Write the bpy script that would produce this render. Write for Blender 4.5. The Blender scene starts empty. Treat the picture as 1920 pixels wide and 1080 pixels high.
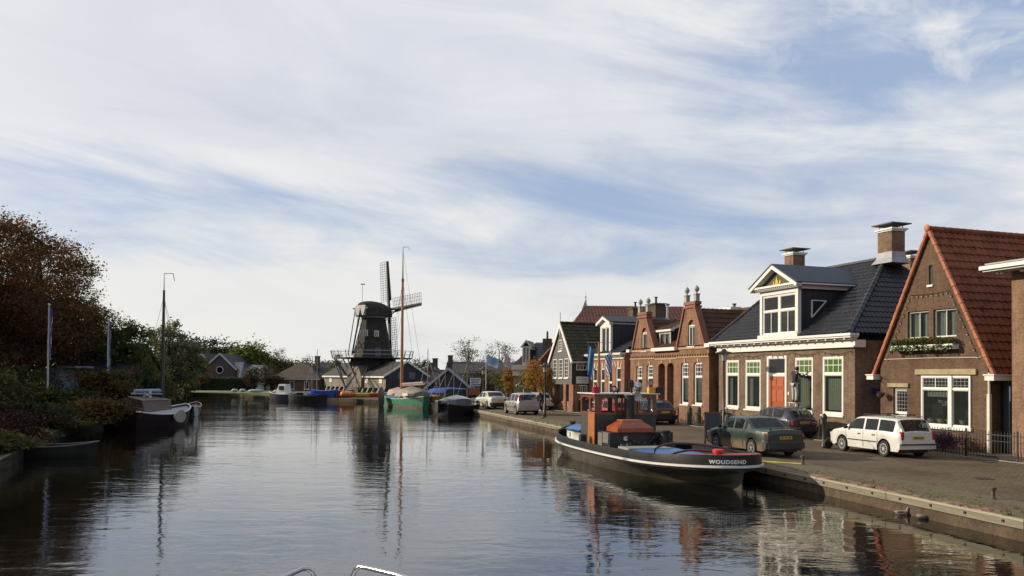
import bpy, math, random
from mathutils import Vector, Matrix
from mathutils.geometry import tessellate_polygon
rnd = random.Random(11)
S = bpy.context.scene
COL = S.collection
R = math.radians
V = Vector

# ------------------------------------------------------------------ camera
F = 1550.0
CAM = V((0, 0, 3.15))
PITCH, ROLL, HY = R(1.1), 0.0085, 706.0
SH = math.tan(-PITCH) + (HY - 540) / F
_fwd = V((0, math.cos(PITCH), math.sin(PITCH)))
_rt = V((1, 0, 0))
_up = V((0, -math.sin(PITCH), math.cos(PITCH)))
RC = _rt * math.cos(ROLL) + _up * math.sin(ROLL)
UC = _up * math.cos(ROLL) - _rt * math.sin(ROLL)
def ray(px, py):
    return RC * ((px - 960) / F) + UC * ((540 - py) / F + SH) + _fwd
def G(px, py, z=0.45):
    d = ray(px, py); t = (z - CAM.z) / d.z
    return CAM + d * t
def D(px, py, Y):
    d = ray(px, py)
    return CAM + d * (Y / d.y)
cd = bpy.data.cameras.new('camera'); cam = bpy.data.objects.new('camera', cd); COL.objects.link(cam)
cd.sensor_width = 36; cd.lens = F / 1920 * 36; cd.shift_y = SH * F / 1920
cd.clip_start = 0.1; cd.clip_end = 3000
cam.matrix_world = Matrix.Translation(CAM) @ Matrix((RC, UC, -_fwd)).transposed().to_4x4()
S.camera = cam

# ------------------------------------------------------------------ materials
def newmat(name):
    m = bpy.data.materials.new(name); m.use_nodes = True
    nt = m.node_tree; p = nt.nodes['Principled BSDF']
    return m, nt, p
def N(nt, t, **k):
    n = nt.nodes.new(t)
    for a, b in k.items(): setattr(n, a, b)
    return n
def ramp(nt, fac, stops):
    r = N(nt, 'ShaderNodeValToRGB'); e = r.color_ramp.elements
    while len(e) > 1: e.remove(e[-1])
    e[0].position = stops[0][0]; e[0].color = (*stops[0][1], 1)
    for p, c in stops[1:]:
        q = e.new(p); q.color = (*c, 1)
    nt.links.new(fac, r.inputs[0]); return r.outputs[0]
def noise(nt, vec, scale, detail=4, rough=.6, dist=0):
    n = N(nt, 'ShaderNodeTexNoise'); n.inputs['Scale'].default_value = scale
    n.inputs['Detail'].default_value = detail; n.inputs['Roughness'].default_value = rough
    n.inputs['Distortion'].default_value = dist
    if vec is not None: nt.links.new(vec, n.inputs['Vector'])
    return n.outputs[0]
def mapping(nt, vec, scale=(1, 1, 1), rot=(0, 0, 0), loc=(0, 0, 0)):
    m = N(nt, 'ShaderNodeMapping'); m.inputs['Scale'].default_value = scale
    m.inputs['Rotation'].default_value = rot; m.inputs['Location'].default_value = loc
    nt.links.new(vec, m.inputs['Vector']); return m.outputs[0]
def mixc(nt, fac, a, b, blend='MIX'):
    m = N(nt, 'ShaderNodeMix', data_type='RGBA', blend_type=blend)
    for i, x in ((0, fac), (6, a), (7, b)):
        if isinstance(x, (int, float)): m.inputs[i].default_value = x
        elif isinstance(x, tuple): m.inputs[i].default_value = (*x, 1)
        else: nt.links.new(x, m.inputs[i])
    return m.outputs[2]
def math_(nt, op, a, b=0.0, c=None):
    m = N(nt, 'ShaderNodeMath', operation=op)
    for i, x in enumerate((a, b) if c is None else (a, b, c)):
        if isinstance(x, (int, float)): m.inputs[i].default_value = x
        else: nt.links.new(x, m.inputs[i])
    return m.outputs[0]
def bump(nt, p, h, strength, dist=.02):
    b = N(nt, 'ShaderNodeBump'); b.inputs['Strength'].default_value = strength
    b.inputs['Distance'].default_value = dist
    nt.links.new(h, b.inputs['Height']); nt.links.new(b.outputs[0], p.inputs['Normal'])
_mc = {}
DK = .76
def flat(name, col, rough=.6, var=.18, scale=3.0, metal=0, bmp=.15, spec=.5, coat=0):
    """plain surface with blotchy wear"""
    if name in _mc: return _mc[name]
    col = tuple(x * DK for x in col)
    m, nt, p = newmat(name)
    tc = N(nt, 'ShaderNodeTexCoord').outputs['Object']
    n1 = noise(nt, tc, scale, 5, .65); n2 = noise(nt, tc, scale * 9, 3, .6)
    f = math_(nt, 'ADD', math_(nt, 'MULTIPLY', n1, .7), math_(nt, 'MULTIPLY', n2, .3))
    a = tuple(max(0, c * (1 - var * 1.6)) for c in col); b = tuple(min(1, c * (1 + var * 1.6)) for c in col)
    nt.links.new(ramp(nt, f, [(.3, a), (.7, b)]), p.inputs['Base Color'])
    p.inputs['Roughness'].default_value = rough; p.inputs['Metallic'].default_value = metal
    p.inputs['Specular IOR Level'].default_value = spec
    if coat: p.inputs['Coat Weight'].default_value = coat; p.inputs['Coat Roughness'].default_value = .08
    if bmp: bump(nt, p, n2, bmp, .01)
    _mc[name] = m; return m
def brick(name, c1, c2, mortar, L=.21, Hh=.0625, contrast=1.0, rough=.85):
    if name in _mc: return _mc[name]
    c1, c2, mortar = (tuple(x * DK for x in q) for q in (c1, c2, mortar))
    m, nt, p = newmat(name)
    tc = N(nt, 'ShaderNodeTexCoord').outputs['Object']
    sx = N(nt, 'ShaderNodeSeparateXYZ'); nt.links.new(tc, sx.inputs[0])
    cb = N(nt, 'ShaderNodeCombineXYZ')
    nt.links.new(math_(nt, 'ADD', sx.outputs[0], sx.outputs[1]), cb.inputs[0]); nt.links.new(sx.outputs[2], cb.inputs[1])
    b = N(nt, 'ShaderNodeTexBrick'); nt.links.new(cb.outputs[0], b.inputs['Vector'])
    b.inputs['Color1'].default_value = (*c1, 1); b.inputs['Color2'].default_value = (*c2, 1); b.inputs['Mortar'].default_value = (*mortar, 1)
    b.inputs['Scale'].default_value = 1; b.inputs['Brick Width'].default_value = L; b.inputs['Row Height'].default_value = Hh
    b.inputs['Mortar Size'].default_value = .006; b.inputs['Bias'].default_value = 0
    n1 = noise(nt, tc, .9, 6, .7); n2 = noise(nt, tc, 14, 3, .7)
    wet = ramp(nt, n1, [(.3, (.58, .56, .54)), (.5, (.98, .98, .98)), (.72, (1.32, 1.26, 1.18))])
    c = mixc(nt, 1.0, b.outputs[0], wet, 'MULTIPLY')
    c = mixc(nt, 1.0, c, ramp(nt, noise(nt, mapping(nt, tc, (3.2, 3.2, .35)), 1.0, 5, .7), [(.32, (.72, .71, .70)), (.52, (1, 1, 1)), (.75, (1.10, 1.08, 1.05))]), 'MULTIPLY')
    c = mixc(nt, 1.0, c, ramp(nt, n2, [(.3, (.7, .7, .72)), (.7, (1.25, 1.22, 1.2))]), 'MULTIPLY')
    nt.links.new(c, p.inputs['Base Color']); p.inputs['Roughness'].default_value = rough
    p.inputs['Specular IOR Level'].default_value = .25
    bump(nt, p, math_(nt, 'SUBTRACT', n2, math_(nt, 'MULTIPLY', b.outputs[1], .8)), .5, .01)
    _mc[name] = m; return m
def planks(name, col, w=.16, axis=0, var=.25, rough=.7, gap=.35):
    """boards: axis 0 -> vertical boards, 1 -> horizontal boards"""
    if name in _mc: return _mc[name]
    col = tuple(x * DK for x in col)
    m, nt, p = newmat(name)
    tc = N(nt, 'ShaderNodeTexCoord').outputs['Object']
    sx = N(nt, 'ShaderNodeSeparateXYZ'); nt.links.new(tc, sx.inputs[0])
    a = math_(nt, 'ADD', sx.outputs[0], sx.outputs[1]) if axis == 0 else sx.outputs[2]
    q = math_(nt, 'DIVIDE', a, w); fl = math_(nt, 'FLOOR', q); fr = math_(nt, 'SUBTRACT', q, fl)
    wn = N(nt, 'ShaderNodeTexWhiteNoise', noise_dimensions='1D'); nt.links.new(fl, wn.inputs['W'])
    g = math_(nt, 'LESS_THAN', fr, .1)
    st = mapping(nt, tc, (9, 9, .8) if axis == 0 else (.8, .8, 12))
    n1 = noise(nt, st, 1.6, 5, .65)
    f = math_(nt, 'ADD', math_(nt, 'MULTIPLY', wn.outputs[0], .45), math_(nt, 'MULTIPLY', n1, .55))
    c = ramp(nt, f, [(.2, tuple(x * (1 - var * 1.5) for x in col)), (.75, tuple(min(1, x * (1 + var * 1.5)) for x in col))])
    c = mixc(nt, g, c, tuple(x * gap for x in col))
    nt.links.new(c, p.inputs['Base Color']); p.inputs['Roughness'].default_value = rough
    bump(nt, p, math_(nt, 'SUBTRACT', n1, g), .4, .01)
    _mc[name] = m; return m
def tilemat(name, col, w=.24, h=.3, var=.3, rough=.75, spec=.3):
    if name in _mc: return _mc[name]
    col = tuple(x * DK for x in col)
    m, nt, p = newmat(name)
    tc = N(nt, 'ShaderNodeTexCoord').outputs['Object']
    sx = N(nt, 'ShaderNodeSeparateXYZ'); nt.links.new(tc, sx.inputs[0])
    cb = N(nt, 'ShaderNodeCombineXYZ')
    nt.links.new(math_(nt, 'FLOOR', math_(nt, 'DIVIDE', math_(nt, 'ADD', sx.outputs[0], sx.outputs[1]), w)), cb.inputs[0]); nt.links.new(math_(nt, 'FLOOR', math_(nt, 'DIVIDE', sx.outputs[2], h)), cb.inputs[1])
    wn = N(nt, 'ShaderNodeTexWhiteNoise', noise_dimensions='3D'); nt.links.new(cb.outputs[0], wn.inputs['Vector'])
    n1 = noise(nt, tc, .7, 5, .7); n2 = noise(nt, tc, 11, 4, .75)
    f = math_(nt, 'ADD', math_(nt, 'MULTIPLY', wn.outputs[0], .4), math_(nt, 'MULTIPLY', n1, .6))
    c = ramp(nt, f, [(.2, tuple(x * (1 - var) for x in col)), (.5, col), (.8, tuple(x * (1 + var) for x in col))])
    sp = N(nt, 'ShaderNodeMapRange'); nt.links.new(n2, sp.inputs[0]); sp.inputs[1].default_value = .60; sp.inputs[2].default_value = .72; sp.inputs[4].default_value = .5
    c = mixc(nt, sp.outputs[0], c, (.12, .115, .075)); nt.links.new(c, p.inputs['Base Color'])
    p.inputs['Roughness'].default_value = rough; p.inputs['Specular IOR Level'].default_value = spec; bump(nt, p, n2, .3, .01)
    _mc[name] = m; return m
def leafmat(name, cols, scale=.5, trans=.35):
    if name in _mc: return _mc[name]
    cols = [tuple(x * DK for x in c) for c in cols]
    m, nt, p = newmat(name)
    tc = N(nt, 'ShaderNodeTexCoord').outputs['Object']
    n1 = noise(nt, tc, scale, 3, .6)
    wn = N(nt, 'ShaderNodeTexWhiteNoise', noise_dimensions='3D')
    nt.links.new(mapping(nt, tc, (3, 3, 3)), wn.inputs['Vector'])
    gi = N(nt, 'ShaderNodeNewGeometry').outputs['Random Per Island']
    f = math_(nt, 'ADD', math_(nt, 'MULTIPLY', n1, .62), math_(nt, 'MULTIPLY', gi, .38))
    k = len(cols); c = ramp(nt, f, [(.25 + .5 * i / max(1, k - 1), cols[i]) for i in range(k)])
    nt.links.new(c, p.inputs['Base Color']); p.inputs['Roughness'].default_value = .65
    p.inputs['Specular IOR Level'].default_value = .2
    tr = N(nt, 'ShaderNodeBsdfTranslucent'); nt.links.new(c, tr.inputs[0])
    mx = N(nt, 'ShaderNodeMixShader'); mx.inputs[0].default_value = trans
    nt.links.new(p.outputs[0], mx.inputs[1]); nt.links.new(tr.outputs[0], mx.inputs[2])
    nt.links.new(mx.outputs[0], nt.nodes['Material Output'].inputs[0])
    _mc[name] = m; return m
def glassmat(name, tint=(.02, .025, .025), trans=.5, rough=.04, tcol=(.75, .8, .78)):
    if name in _mc: return _mc[name]
    m, nt, p = newmat(name)
    p.inputs['Base Color'].default_value = (*tint, 1); p.inputs['Roughness'].default_value = rough
    p.inputs['Specular IOR Level'].default_value = .8
    tc = N(nt, 'ShaderNodeTexCoord').outputs['Object']
    bump(nt, p, noise(nt, tc, 1.2, 2, .5), .12, .02)
    if trans:
        t = N(nt, 'ShaderNodeBsdfTransparent'); t.inputs[0].default_value = (*tcol, 1)
        mx = N(nt, 'ShaderNodeMixShader'); mx.inputs[0].default_value = trans
        nt.links.new(p.outputs[0], mx.inputs[1]); nt.links.new(t.outputs[0], mx.inputs[2])
        nt.links.new(mx.outputs[0], nt.nodes['Material Output'].inputs[0])
    _mc[name] = m; return m

WHITE = flat('white_paint', (.74, .73, .69), .45, .05, 2, bmp=.05)
CREAM = flat('cream_paint', (.62, .60, .50), .5, .08, 2, bmp=.05)
BLACK = flat('black_iron', (.012, .013, .015), .45, .3, 5)
STEEL = flat('steel', (.6, .6, .6), .18, .08, 3, metal=1, bmp=0)
GREYM = flat('galvanised', (.42, .43, .44), .45, .12, 3, metal=.3)
LEAD = flat('lead_sheet', (.30, .31, .33), .55, .25, 2.5)
RUBBER = flat('rubber', (.012, .012, .012), .8, .2, 6)
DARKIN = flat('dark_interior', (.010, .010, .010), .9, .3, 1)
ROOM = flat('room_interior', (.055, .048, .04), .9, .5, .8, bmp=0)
CURT = flat('lace_curtain', (.62, .62, .60), .85, .12, 6)
GREENCURT = flat('pale_green_blind', (.36, .42, .33), .8, .12, 3)
GLASS = glassmat('window_glass', (.03, .036, .036), .55)
DGLASS = glassmat('car_glass', (.02, .028, .027), .52, .03, (.5, .56, .54))
WOODL = flat('varnished_wood', (.18, .055, .020), .3, .25, 5, coat=.5)
WOODO = flat('orange_mast_wood', (.42, .15, .035), .35, .2, 3, coat=.3)
BARK = flat('bark', (.055, .045, .035), .9, .35, 4, bmp=.5)
SOIL = flat('soil', (.05, .04, .03), .95, .4, 3)

# ------------------------------------------------------------------ mesh builder
class MB:
    def __init__(s): s.v = []; s.f = []; s.mi = []; s.M = Matrix(); s.cur = 0
    def add(s, vs, fs):
        b = len(s.v); M = s.M
        s.v += [tuple(M @ V(p)) for p in vs]
        s.f += [tuple(b + i for i in f) for f in fs]; s.mi += [s.cur] * len(fs)
        return s
    def box(s, x0, y0, z0, x1, y1, z1):
        vs = [(x, y, z) for z in (z0, z1) for y in (y0, y1) for x in (x0, x1)]
        return s.add(vs, [(0, 2, 3, 1), (4, 5, 7, 6), (0, 1, 5, 4), (2, 6, 7, 3), (0, 4, 6, 2), (1, 3, 7, 5)])
    def quad(s, a, b, c, d): return s.add([a, b, c, d], [(0, 1, 2, 3)])
    def poly(s, pts, holes=()):
        """planar polygon with holes"""
        loops = [list(map(V, pts))] + [list(map(V, h)) for h in holes]
        vs = [p for l in loops for p in l]
        return s.add(vs, [tuple(t) for t in tessellate_polygon(loops)])
    def prism(s, pts, ext):
        n = len(pts); e = V(ext); a = [V(p) for p in pts]; b = [p + e for p in a]
        fs = [(i, (i + 1) % n, n + (i + 1) % n, n + i) for i in range(n)]
        t = [tuple(x) for x in tessellate_polygon([a])]
        return s.add(a + b, fs + t + [tuple(n + i for i in reversed(x)) for x in t])
    def slab(s, a, b, c, d, t):
        """quad a b c d thickened by vector t"""
        return s.prism([a, b, c, d], t)
    def loft(s, rings, closed=True, cap=True):
        n = len(rings[0]); vs = [p for r in rings for p in r]; fs = []
        m = n if closed else n - 1
        for j in range(len(rings) - 1):
            for i in range(m):
                k = (i + 1) % n
                fs.append((j * n + i, j * n + k, (j + 1) * n + k, (j + 1) * n + i))
        if cap and closed:
            fs.append(tuple(reversed(range(n)))); fs.append(tuple((len(rings) - 1) * n + i for i in range(n)))
        return s.add(vs, fs)
    def tube(s, pts, r, n=8, r2=None, cap=True):
        pts = [V(p) for p in pts]; r2 = r if r2 is None else r2; rings = []
        up = V((0, 0, 1))
        for i, p in enumerate(pts):
            d = (pts[min(i + 1, len(pts) - 1)] - pts[max(i - 1, 0)])
            if d.length < 1e-6: d = V((0, 0, 1))
            d.normalize()
            a = d.cross(up if abs(d.z) < .95 else V((1, 0, 0))).normalized(); b = d.cross(a)
            k = r[i] if isinstance(r, (list, tuple)) else r + (r2 - r) * i / max(1, len(pts) - 1)
            rings.append([p + (a * math.cos(2 * math.pi * j / n) + b * math.sin(2 * math.pi * j / n)) * k for j in range(n)])
        return s.loft(rings, True, cap)
    def bar(s, a, b, w, h=None):
        a = V(a); b = V(b); h = h or w; d = (b - a).normalized()
        x = d.cross(V((0, 0, 1)) if abs(d.z) < .95 else V((1, 0, 0))).normalized(); y = d.cross(x)
        q = [x * w / 2 + y * h / 2, x * -w / 2 + y * h / 2, x * -w / 2 - y * h / 2, x * w / 2 - y * h / 2]
        return s.loft([[a + k for k in q], [b + k for k in q]])
    def lathe(s, prof, n=16, c=(0, 0, 0), ax='z'):
        c = V(c); rings = []
        for r, z in prof:
            ring = []
            for j in range(n):
                t = 2 * math.pi * j / n; p = (r * math.cos(t), r * math.sin(t), z)
                if ax == 'y': p = (p[0], p[2], p[1])
                if ax == 'x': p = (p[2], p[0], p[1])
                ring.append(c + V(p))
            rings.append(ring)
        return s.loft(rings)
    def ell(s, c, r, n=12, m=8):
        r = (r, r, r) if isinstance(r, (int, float)) else r
        prof = []
        c = V(c); rings = []
        for i in range(1, m):
            t = math.pi * i / m
            rings.append([c + V((r[0] * math.sin(t) * math.cos(2 * math.pi * j / n), r[1] * math.sin(t) * math.sin(2 * math.pi * j / n), -r[2] * math.cos(t))) for j in range(n)])
        return s.loft(rings)
    def build(s, name, mat, parent=None, smooth=False, bevel=0):
        me = bpy.data.meshes.new(name); me.from_pydata(s.v, [], s.f)
        for m in (mat if isinstance(mat, (list, tuple)) else [mat]): me.materials.append(m)
        if any(s.mi): me.polygons.foreach_set('material_index', s.mi)
        if smooth:
            me.polygons.foreach_set('use_smooth', [True] * len(me.polygons))
            try: me.set_sharp_from_angle(angle=R(smooth if smooth is not True else 40))
            except Exception: pass
        me.update()
        o = bpy.data.objects.new(name, me); COL.objects.link(o)
        if parent: o.parent = parent
        if bevel:
            b = o.modifiers.new('b', 'BEVEL'); b.width = bevel; b.segments = 2; b.limit_method = 'ANGLE'; b.angle_limit = R(40)
        return o
def loose(mb):
    par = list(range(len(mb.v)))
    def fd(i):
        while par[i] != i: par[i] = par[par[i]]; i = par[i]
        return i
    for f in mb.f:
        a = fd(f[0])
        for i in f[1:]: par[fd(i)] = a
    g = {}
    for k, f in enumerate(mb.f): g.setdefault(fd(f[0]), []).append(k)
    return g.values()
def pieces(mb, name, mat, parent, smooth=False, bevel=0):
    """every separate piece of the builder becomes an object of its own"""
    out = []
    for ks in loose(mb):
        nb = MB(); mp = {}
        for k in ks:
            nf = []
            for i in mb.f[k]:
                if i not in mp: mp[i] = len(nb.v); nb.v.append(mb.v[i])
                nf.append(mp[i])
            nb.f.append(tuple(nf)); nb.mi.append(mb.mi[k])
        out.append(nb.build(name, mat, parent, smooth, bevel))
    return out
def tag(o, label=None, cat=None, group=None, kind=None):
    if label: o['label'] = label
    if cat: o['category'] = cat
    if group: o['group'] = group
    if kind: o['kind'] = kind
    return o
def thing(name, label, cat, loc=(0, 0, 0), rz=0, group=None):
    o = bpy.data.objects.new(name, None); COL.objects.link(o); o.empty_display_size = .3
    o.location = loc; o.rotation_euler = (0, 0, rz)
    return tag(o, label, cat, group)
def copy_tree(o, parent=None):
    c = o.copy(); COL.objects.link(c); c.parent = parent
    for ch in [x for x in COL.objects if x.parent == o]: copy_tree(ch, c)
    return c
def structure(o): o['kind'] = 'structure'; return o
def text_verts(body, size, shear=0, bold=0, spacing=1.0):
    fc = bpy.data.curves.new('lettering', 'FONT'); fc.body = body; fc.size = size; fc.shear = shear
    fc.offset = bold; fc.space_character = spacing; fc.align_x = 'CENTER'; fc.align_y = 'CENTER'
    o = bpy.data.objects.new('lettering', fc); me = bpy.data.meshes.new_from_object(o)
    vs = [tuple(v.co) for v in me.vertices]; fs = [tuple(p.vertices) for p in me.polygons]
    bpy.data.objects.remove(o); bpy.data.meshes.remove(me); bpy.data.curves.remove(fc)
    return vs, fs

# ------------------------------------------------------------------ sky and sun
SUNAZ = math.atan2(.22, -.97)      # world xy direction of the sun
SUNEL = R(21)
sd = V((math.cos(SUNAZ) * math.cos(SUNEL), math.sin(SUNAZ) * math.cos(SUNEL), math.sin(SUNEL)))
sl = bpy.data.lights.new('sun', 'SUN'); so = bpy.data.objects.new('sun', sl); COL.objects.link(so)
sl.energy = 4.7; sl.angle = R(.6); sl.color = (1.0, .86, .66)
so.rotation_euler = (-sd).to_track_quat('-Z', 'Y').to_euler(); so.location = (-30, 20, 40)
w = bpy.data.worlds.new('World'); S.world = w; w.use_nodes = True
nt = w.node_tree; bg = nt.nodes['Background']
sky = N(nt, 'ShaderNodeTexSky', sky_type='NISHITA'); sky.sun_disc = False
sky.sun_elevation = SUNEL; sky.sun_rotation = math.pi / 2 - SUNAZ; sky.altitude = 0; sky.air_density = 1.0; sky.dust_density = .6; sky.ozone_density = 1.5
tc = N(nt, 'ShaderNodeTexCoord').outputs['Generated']
sx = N(nt, 'ShaderNodeSeparateXYZ'); nt.links.new(tc, sx.inputs[0])
EL = math_(nt, 'MAXIMUM', sx.outputs[2], 0.0)
AZ = math_(nt, 'ARCTAN2', sx.outputs[0], sx.outputs[1])
def lin(a, b, c=0.0): return math_(nt, 'ADD', math_(nt, 'ADD', math_(nt, 'MULTIPLY', AZ, a), math_(nt, 'MULTIPLY', EL, b)), c)
def vec2(a, b):
    cb = N(nt, 'ShaderNodeCombineXYZ'); nt.links.new(a, cb.inputs[0]); nt.links.new(b, cb.inputs[1]); return cb.outputs[0]
def smooth(x, a, b, c=0.0, d=1.0):
    m = N(nt, 'ShaderNodeMapRange', interpolation_type='SMOOTHSTEP'); nt.links.new(x, m.inputs[0])
    for i, q in enumerate((a, b, c, d)): m.inputs[i + 1].default_value = q
    return m.outputs[0]
# streaks of high cloud drift down to the right; a thin band low in the sky is torn open; puffs at the upper right
n_s = noise(nt, vec2(lin(2.8, -.6, 2.1), lin(1.7, 12.5, .7)), 1.0, 8, .58, .8)
n_b = noise(nt, vec2(lin(1.2, -.3, 5.2), lin(.5, 4.8, 3.3)), 1.0, 5, .5, .5)
n_p = noise(nt, vec2(lin(9.5, 0, 1.0), lin(1.5, 15, 8.0)), 1.0, 9, .60, .35)
n_m = noise(nt, vec2(lin(6.5, -1, 4.0), lin(2.5, 15, 1.0)), 1.0, 8, .62, .8)
gap = math_(nt, 'MULTIPLY', math_(nt, 'MULTIPLY', smooth(EL, .10, .15), smooth(EL, .27, .20)), smooth(lin(1, 0), .30, .05, .35, 1.0))
right = math_(nt, 'MULTIPLY', smooth(lin(1, 0), -.08, .48), smooth(EL, .14, .36))
cov = math_(nt, 'ADD', math_(nt, 'MULTIPLY_ADD', n_s, .85, .075), math_(nt, 'MULTIPLY', n_b, .7))
cov = math_(nt, 'ADD', cov, math_(nt, 'MULTIPLY', n_m, .35))
cov = math_(nt, 'SUBTRACT', cov, math_(nt, 'ADD', math_(nt, 'MULTIPLY', gap, .27), math_(nt, 'MULTIPLY', right, .60)))
left = smooth(lin(1, 0), .25, -.25)
cov = math_(nt, 'ADD', cov, math_(nt, 'MULTIPLY', smooth(EL, .24, .32), math_(nt, 'MULTIPLY_ADD', left, .16, .06)))
mask = smooth(cov, .54, 1.0, .12, .96)
mask = math_(nt, 'MAXIMUM', mask, math_(nt, 'MULTIPLY', smooth(n_p, .40, .74), math_(nt, 'MULTIPLY', right, .85)))
mask = math_(nt, 'MAXIMUM', mask, smooth(EL, .10, .0, 0, .9))
shade = ramp(nt, math_(nt, 'ADD', math_(nt, 'MULTIPLY', n_b, .55), math_(nt, 'MULTIPLY', n_s, .45)), [(.34, (6.1, 6.4, 7.1)), (.5, (7.4, 7.6, 8.1)), (.64, (9.0, 9.0, 8.8))])
shade = mixc(nt, smooth(AZ, -.15, -.7, 0, .55), shade, (9.2, 9.0, 9.2))
shade = mixc(nt, smooth(EL, .30, .0, 0, .75), shade, (9.0, 8.8, 8.1))
blue = mixc(nt, .65, sky.outputs[0], (3.9, 5.2, 7.9))
nt.links.new(mixc(nt, mask, blue, shade), bg.inputs[0]); bg.inputs[1].default_value = .078
S.view_settings.view_transform = 'Standard'; S.view_settings.look = 'None'; S.view_settings.gamma = 1; S.view_settings.exposure = .35
S.cycles.use_denoising = True; S.cycles.max_bounces = 6; S.cycles.transparent_max_bounces = 8
S.cycles.sample_clamp_indirect = 6; S.cycles.caustics_reflective = False; S.cycles.caustics_refractive = False
# ------------------------------------------------------------------ street frames
TH = R(18.4)
SV = V((-math.sin(TH), math.cos(TH), 0)); NV = V((math.cos(TH), math.sin(TH), 0))
def UV(u, v, z=.45): p = SV * u + NV * v; return V((p.x, p.y, z))
TQ = R(14.6)
SQ = V((-math.sin(TQ), math.cos(TQ), 0)); NQ = V((math.cos(TQ), math.sin(TQ), 0))
ZK = .43
# water
m, nt, p = newmat('canal_water')
tcw = N(nt, 'ShaderNodeNewGeometry').outputs['Position']
p.inputs['Base Color'].default_value = (.007, .0065, .005, 1); p.inputs['Roughness'].default_value = .02
p.inputs['IOR'].default_value = 2.25; p.inputs['Specular IOR Level'].default_value = .6
wa = noise(nt, mapping(nt, tcw, (.9, 1.7, 1), (0, 0, .12)), 1.0, 3, .55, .6)
wb = noise(nt, mapping(nt, tcw, (2.0, 5.2, 1), (0, 0, -.1)), 1.0, 4, .55, .8)
wc = noise(nt, mapping(nt, tcw, (.10, .28, 1), (0, 0, .3)), 1.0, 2, .5)
# wind patches: some areas are rougher
pt = N(nt, 'ShaderNodeMapRange', interpolation_type='SMOOTHSTEP'); nt.links.new(noise(nt, mapping(nt, tcw, (.035, .10, 1), (0, 0, .2), (4, 2, 0)), 1.0, 3, .5), pt.inputs[0])
pt.inputs[1].default_value = .38; pt.inputs[2].default_value = .62; pt.inputs[3].default_value = .45; pt.inputs[4].default_value = 1.15
hsum = math_(nt, 'ADD', math_(nt, 'MULTIPLY', wa, .0135), math_(nt, 'MULTIPLY', wb, .0026))
hsum = math_(nt, 'MULTIPLY', hsum, pt.outputs[0]); hsum = math_(nt, 'ADD', hsum, math_(nt, 'MULTIPLY', wc, .03))
bump(nt, p, hsum, .8, 1.0)
WATER = m
b = MB(); b.quad((-400, -120, 0), (400, -120, 0), (400, 600, 0), (-400, 600, 0))
structure(b.build('water', WATER))

# canal outline (top edge of the banks) -> one sheet of ground with the canal cut into its near side
KP = [V((16, -60, 0)), V((13.4, 0, 0)), G(1920, 976, ZK), G(1530, 896, ZK), G(887, 768, ZK)]
for k in KP: k.z = 0
FAR = [G(868, 764, .4), G(846, 757, .4), G(800, 752, .4), G(720, 750, .4), G(620, 746, .4), G(525, 743.5, .4), G(430, 738, .4), G(345, 735.5, .4), G(298, 737, .4), G(262, 752, .4),
       G(205, 778, .4), G(110, 806, .4), G(0, 862, .4), V((-17.5, 5, 0)), V((-19, -60, 0))]
for k in FAR: k.z = 0
edge = KP + FAR
m, nt, p = newmat('grassy_ground')
tcg = N(nt, 'ShaderNodeNewGeometry').outputs['Position']
n1 = noise(nt, tcg, .12, 5, .6); n2 = noise(nt, tcg, 6, 4, .7)
c = ramp(nt, math_(nt, 'ADD', math_(nt, 'MULTIPLY', n1, .6), math_(nt, 'MULTIPLY', n2, .4)), [(.3, (.018, .022, .008)), (.5, (.04, .048, .015)), (.7, (.065, .06, .024))])
nt.links.new(c, p.inputs['Base Color']); p.inputs['Roughness'].default_value = .95; bump(nt, p, n2, .8, .05)
GRASSY = m
gb = MB()
outer = [V((-400, -60, .38))] + [V((q.x, q.y, .38)) for q in reversed(edge)] + [V((400, -60, .38)), V((400, 900, .38)), (-400, 900, .38)]
gb.poly(outer)
for i in range(4, len(edge) - 1):
    a, c2 = edge[i], edge[i + 1]
    gb.quad((a.x, a.y, .38), (c2.x, c2.y, .38), (c2.x, c2.y, -1.2), (a.x, a.y, -1.2))
structure(gb.build('ground', GRASSY))

# street of brown clinker pavers
m, nt, p = newmat('clinker_paving')
tcs = N(nt, 'ShaderNodeNewGeometry').outputs['Position']
mp = mapping(nt, tcs, (1, 1, 1), (0, 0, -TH))
bk = N(nt, 'ShaderNodeTexBrick'); nt.links.new(mp, bk.inputs['Vector'])
for k, cc in (('Color1', (.098, .074, .050)), ('Color2', (.135, .100, .066)), ('Mortar', (.05, .046, .030))): bk.inputs[k].default_value = (*cc, 1)
bk.inputs['Scale'].default_value = 1; bk.inputs['Brick Width'].default_value = .21; bk.inputs['Row Height'].default_value = .08; bk.inputs['Mortar Size'].default_value = .007
n1 = noise(nt, tcs, .35, 6, .7); n2 = noise(nt, tcs, 7, 4, .7)
c = mixc(nt, 1.0, bk.outputs[0], ramp(nt, n1, [(.3, (.62, .6, .58)), (.5, (1, 1, 1)), (.72, (1.3, 1.24, 1.15))]), 'MULTIPLY')
c = mixc(nt, 1.0, c, ramp(nt, n2, [(.3, (.72, .72, .72)), (.7, (1.25, 1.22, 1.18))]), 'MULTIPLY')
nt.links.new(c, p.inputs['Base Color']); p.inputs['Roughness'].default_value = .9; p.inputs['Specular IOR Level'].default_value = .2
bump(nt, p, math_(nt, 'SUBTRACT', n2, bk.outputs[1]), .5, .01)
PAVE = m
kw = [V((q.x, q.y, 0)) for q in KP]
def offs(q, d): return V((q.x, q.y, 0)) + NQ * d
b = MB(); L1 = [offs(q, 1.9) for q in KP]
R1 = [UV(-60, 24.3), UV(90, 24.3)]
b.poly([(q.x, q.y, .452) for q in L1] + [(q.x, q.y, .452) for q in (offs(KP[4], 3.0) + SQ * 25, UV(95, 24.4), UV(-60, 24.4))])
structure(b.build('street', PAVE))
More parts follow.
